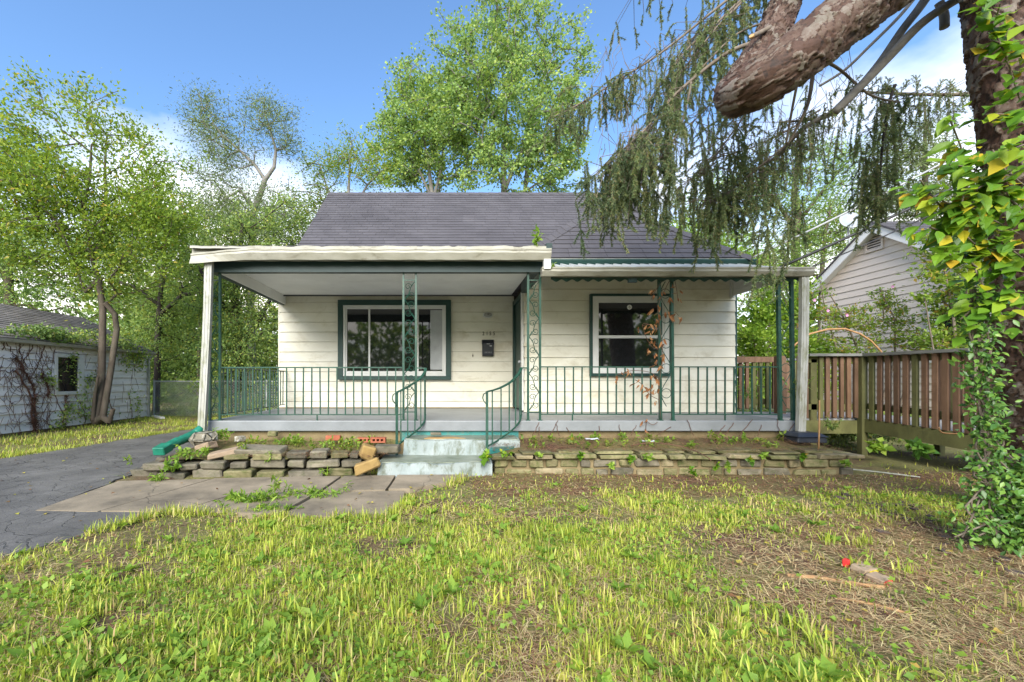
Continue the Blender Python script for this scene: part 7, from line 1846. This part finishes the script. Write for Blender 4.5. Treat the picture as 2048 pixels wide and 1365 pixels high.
V, F = blades(x, y, np.clip(rng.gamma(3.5, .016, n) + .01, .02, .12) , rng.uniform(.0025, .005, n), .9); V[:, 2] += .018; G.add(V, F, np.repeat(np.clip(rng.normal(.45, .22, n), 0, 1), 3))
x, y = sample(60000, -9.1, -3.5, 4.5, 14.0, False); n = len(x)
V, F = blades(x, y, np.clip(rng.gamma(4, .014, n), .02, .12), rng.uniform(.004, .007, n)); G.add(V, F, np.repeat(np.clip(rng.normal(.5, .22, n), 0, 1), 3))
x, y = sample(9000, 5.0, 11, 4.5, 7.0, False); n = len(x)
if n: V, F = blades(x, y, np.clip(rng.gamma(4, .012, n), .02, .10), rng.uniform(.003, .006, n)); G.add(V, F, np.repeat(np.clip(rng.normal(.4, .2, n), 0, 1), 3))
G.build('grass', M['grass'], None, 'stuff')
# dry straw and pine needles lying in the lawn
S_ = Cloud(); n = 95000
y = 1.25 * (5.3 / 1.25) ** rng.random(n); x = rng.uniform(-1, 1, n) * (1.30 * y + .3) + .18 * y
k = ~(in_poly(x, y, DRIVE) | in_poly(x, y, WALK) | in_poly(x, y, BEDL) | in_poly(x, y, BEDR)) & (rng.random(n) < .22 + .5 * (vnoise(x, y, 1.6, 21) > .55) + .7 * (np.hypot((x - 3.2) / 1.6, (y - 2.4) / 1.0) < 1)); x, y = x[k], y[k]; n = len(x)
a = rng.uniform(0, 2 * np.pi, n); Ls = rng.uniform(.03, .12, n); zz_ = ground_h(x, y) + rng.uniform(.0, .022, n); tl = rng.normal(0, .12, n) * Ls
w_ = rng.uniform(.0009, .0022, n) * np.clip(y / 2.2, .8, 2)
A0 = np.stack([x, y, zz_], -1); A1 = A0 + np.stack([np.cos(a) * Ls, np.sin(a) * Ls, tl], -1); sd = np.stack([-np.sin(a) * w_, np.cos(a) * w_, np.zeros(n)], -1)
V = np.stack([A0 - sd, A0 + sd, A1 + sd * .5, A1 - sd * .5], 1).reshape(-1, 3); F = (np.array([(0, 1, 2, 3)])[None] + (np.arange(n) * 4)[:, None, None]).reshape(-1, 4)
S_.add(V, F, rng.random(n)); S_.build('straw', M['straw'], None, 'stuff')
# clover and broad leaved weeds in the lawn
Wd = Cloud(); x, y = sample(60000, -3.0, 5.4, 1.3, 5.2); n = len(x); kk = rng.random(n) < .25 + .75 * (vnoise(x, y, 1.9, 31) > .5); x, y = x[kk], y[kk]; n = len(x)
P = np.stack([x, y, ground_h(x, y) + rng.uniform(.008, .045, n)], -1); out = rng.normal(0, .7, (n, 3)); out[:, 2] = rng.normal(.15, .2, n)
V, F, t = leaf_cloud(P, out, .024, LEAFW, .1, 1.4, .35, tint=np.clip(rng.normal(.40, .25, n), 0, 1)); Wd.add(V, F, t)
for _ in range(230):
    xx, yy = sample(3, -2.9, 4.4, 1.35, 4.8)
    if len(xx) == 0: continue
    m_ = rng.integers(5, 11); an = rng.uniform(0, 6.28, m_); P = np.tile(np.array([[xx[0], yy[0], float(ground_h(xx[:1], yy[:1])[0]) + .012]]), (m_, 1)); ax = np.stack([np.cos(an), np.sin(an), rng.uniform(.15, .9, m_)], -1)
    V, F, k_ = scatter(LEAF, P, ax, np.tile(np.array([[0, 0, 1.]]), (m_, 1)) + rng.normal(0, .2, (m_, 3)), rng.uniform(.05, .10, m_)); Wd.add(V, F, np.repeat(rng.random(m_) * .8, k_))
Wd.build('lawn_weeds', M['leaf_lime'], None, 'stuff')
# litter of needles and bits on the beds and at the tree foot
S2 = Cloud()
for (x0, x1, y0, y1, n, z_) in ((.6, 5.0, 5.25, 5.95, 9000, None), (-3.4, -.7, 5.1, 5.95, 3500, None), (.3, 6.3, 4.2, 5.2, 14000, 0), (2.6, 5.2, 1.8, 3.6, 9000, 0)):
    x, y = rng.uniform(x0, x1, n), rng.uniform(y0, y1, n); a = rng.uniform(0, 6.283, n); Ls = rng.uniform(.02, .07, n); w_ = rng.uniform(.0012, .004, n)
    if z_ == 0: zb_ = ground_h(x, y) + rng.uniform(0, .012, n)
    else: zb_ = (.245 + (y - 5.3) * .14 + .03 if x0 > 0 else .20 + (y - 5.1) * .11 + .03) + rng.uniform(0, .03, n)
    A0 = np.stack([x, y, zb_], -1); A1 = A0 + np.stack([np.cos(a) * Ls, np.sin(a) * Ls, rng.normal(0, .1, n) * Ls], -1); sd = np.stack([-np.sin(a) * w_, np.cos(a) * w_, np.zeros(n)], -1)
    S2.add(np.stack([A0 - sd, A0 + sd, A1 + sd * .5, A1 - sd * .5], 1).reshape(-1, 3), (np.array([(0, 1, 2, 3)])[None] + (np.arange(n) * 4)[:, None, None]).reshape(-1, 4), rng.random(n) * .36)
S2.build('needle_litter', M['straw'], None, 'stuff')
# bark chips that fell round the trunk
mbc = MB()
for k in range(90):
    a = rng.uniform(2.2, 5.4); r_ = rng.uniform(.45, 1.6); p = Vector((4.9 + r_ * math.cos(a), 3.2 + r_ * math.sin(a), 0))
    if p.y < 1.6: continue
    p.z = float(ground_h(np.array([p.x]), np.array([p.y]))[0]) + .010
    q = stone_mesh(rng.uniform(.04, .12), rng.uniform(.03, .08), .014, .2, .3); rot = Matrix.Rotation(rng.uniform(0, 3), 3, 'Z') @ Matrix.Rotation(rng.normal(0, .2), 3, 'X')
    mbc.tint = random.random() * .98 + .01; mbc.add([tuple(rot @ Vector(v) + p) for v in q.v], q.f)
mbc.build('bark_litter', M['chips'], None, kind='stuff')

# thin dead creeper stems on the front of the blue slab
cs = thing('dead_creeper', 'thin dead creeper stems clinging to the blue slab edge along the right bed', 'vine', (3, 5.94, .3))
for px in (1065, 1078, 1098, 1118, 1146, 1198, 1242, 1262, 1290, 1312, 1388, 1432, 1450, 1478, 1516, 1560, 1572):
    y1 = rng.uniform(838, 856); n_ = 6; dr_ = rng.normal(0, 2.2); pts = [at(px + rng.normal(0, .8) + k * dr_, 872 - (872 - y1) * k / (n_ - 1), 5.945) for k in range(n_)]
    MB().tube(smooth_path(pts, 3), .0042, 4).build('stem', M['deadvine'], cs, True)
# fallen leaves scattered over lawn, walk and drive
fl_ = Cloud(); n = 420; y = 1.4 * (8.0 / 1.4) ** rng.random(n); x = rng.uniform(-1, 1, n) * (1.25 * y) + .1 * y
k = ~in_poly(x, y, HOUSE) & ~in_poly(x, y, BEDL) & ~in_poly(x, y, BEDR); x, y = x[k], y[k]; n = len(x)
zz_ = np.where(in_poly(x, y, DRIVE), .018, np.where(in_poly(x, y, WALK), .036, ground_h(x, y) + .02)); a = rng.uniform(0, 6.28, n)
V, F, k_ = scatter(LEAFW, np.stack([x, y, zz_], -1), np.stack([np.cos(a), np.sin(a), rng.normal(.05, .12, n)], -1), np.tile(np.array([[0, 0, 1.]]), (n, 1)) + rng.normal(0, .25, (n, 3)), rng.uniform(.025, .055, n)); fl_.add(V, F, np.repeat(rng.random(n), k_))
fl_.build('fallen_leaves', M['fallen'], None, 'stuff')
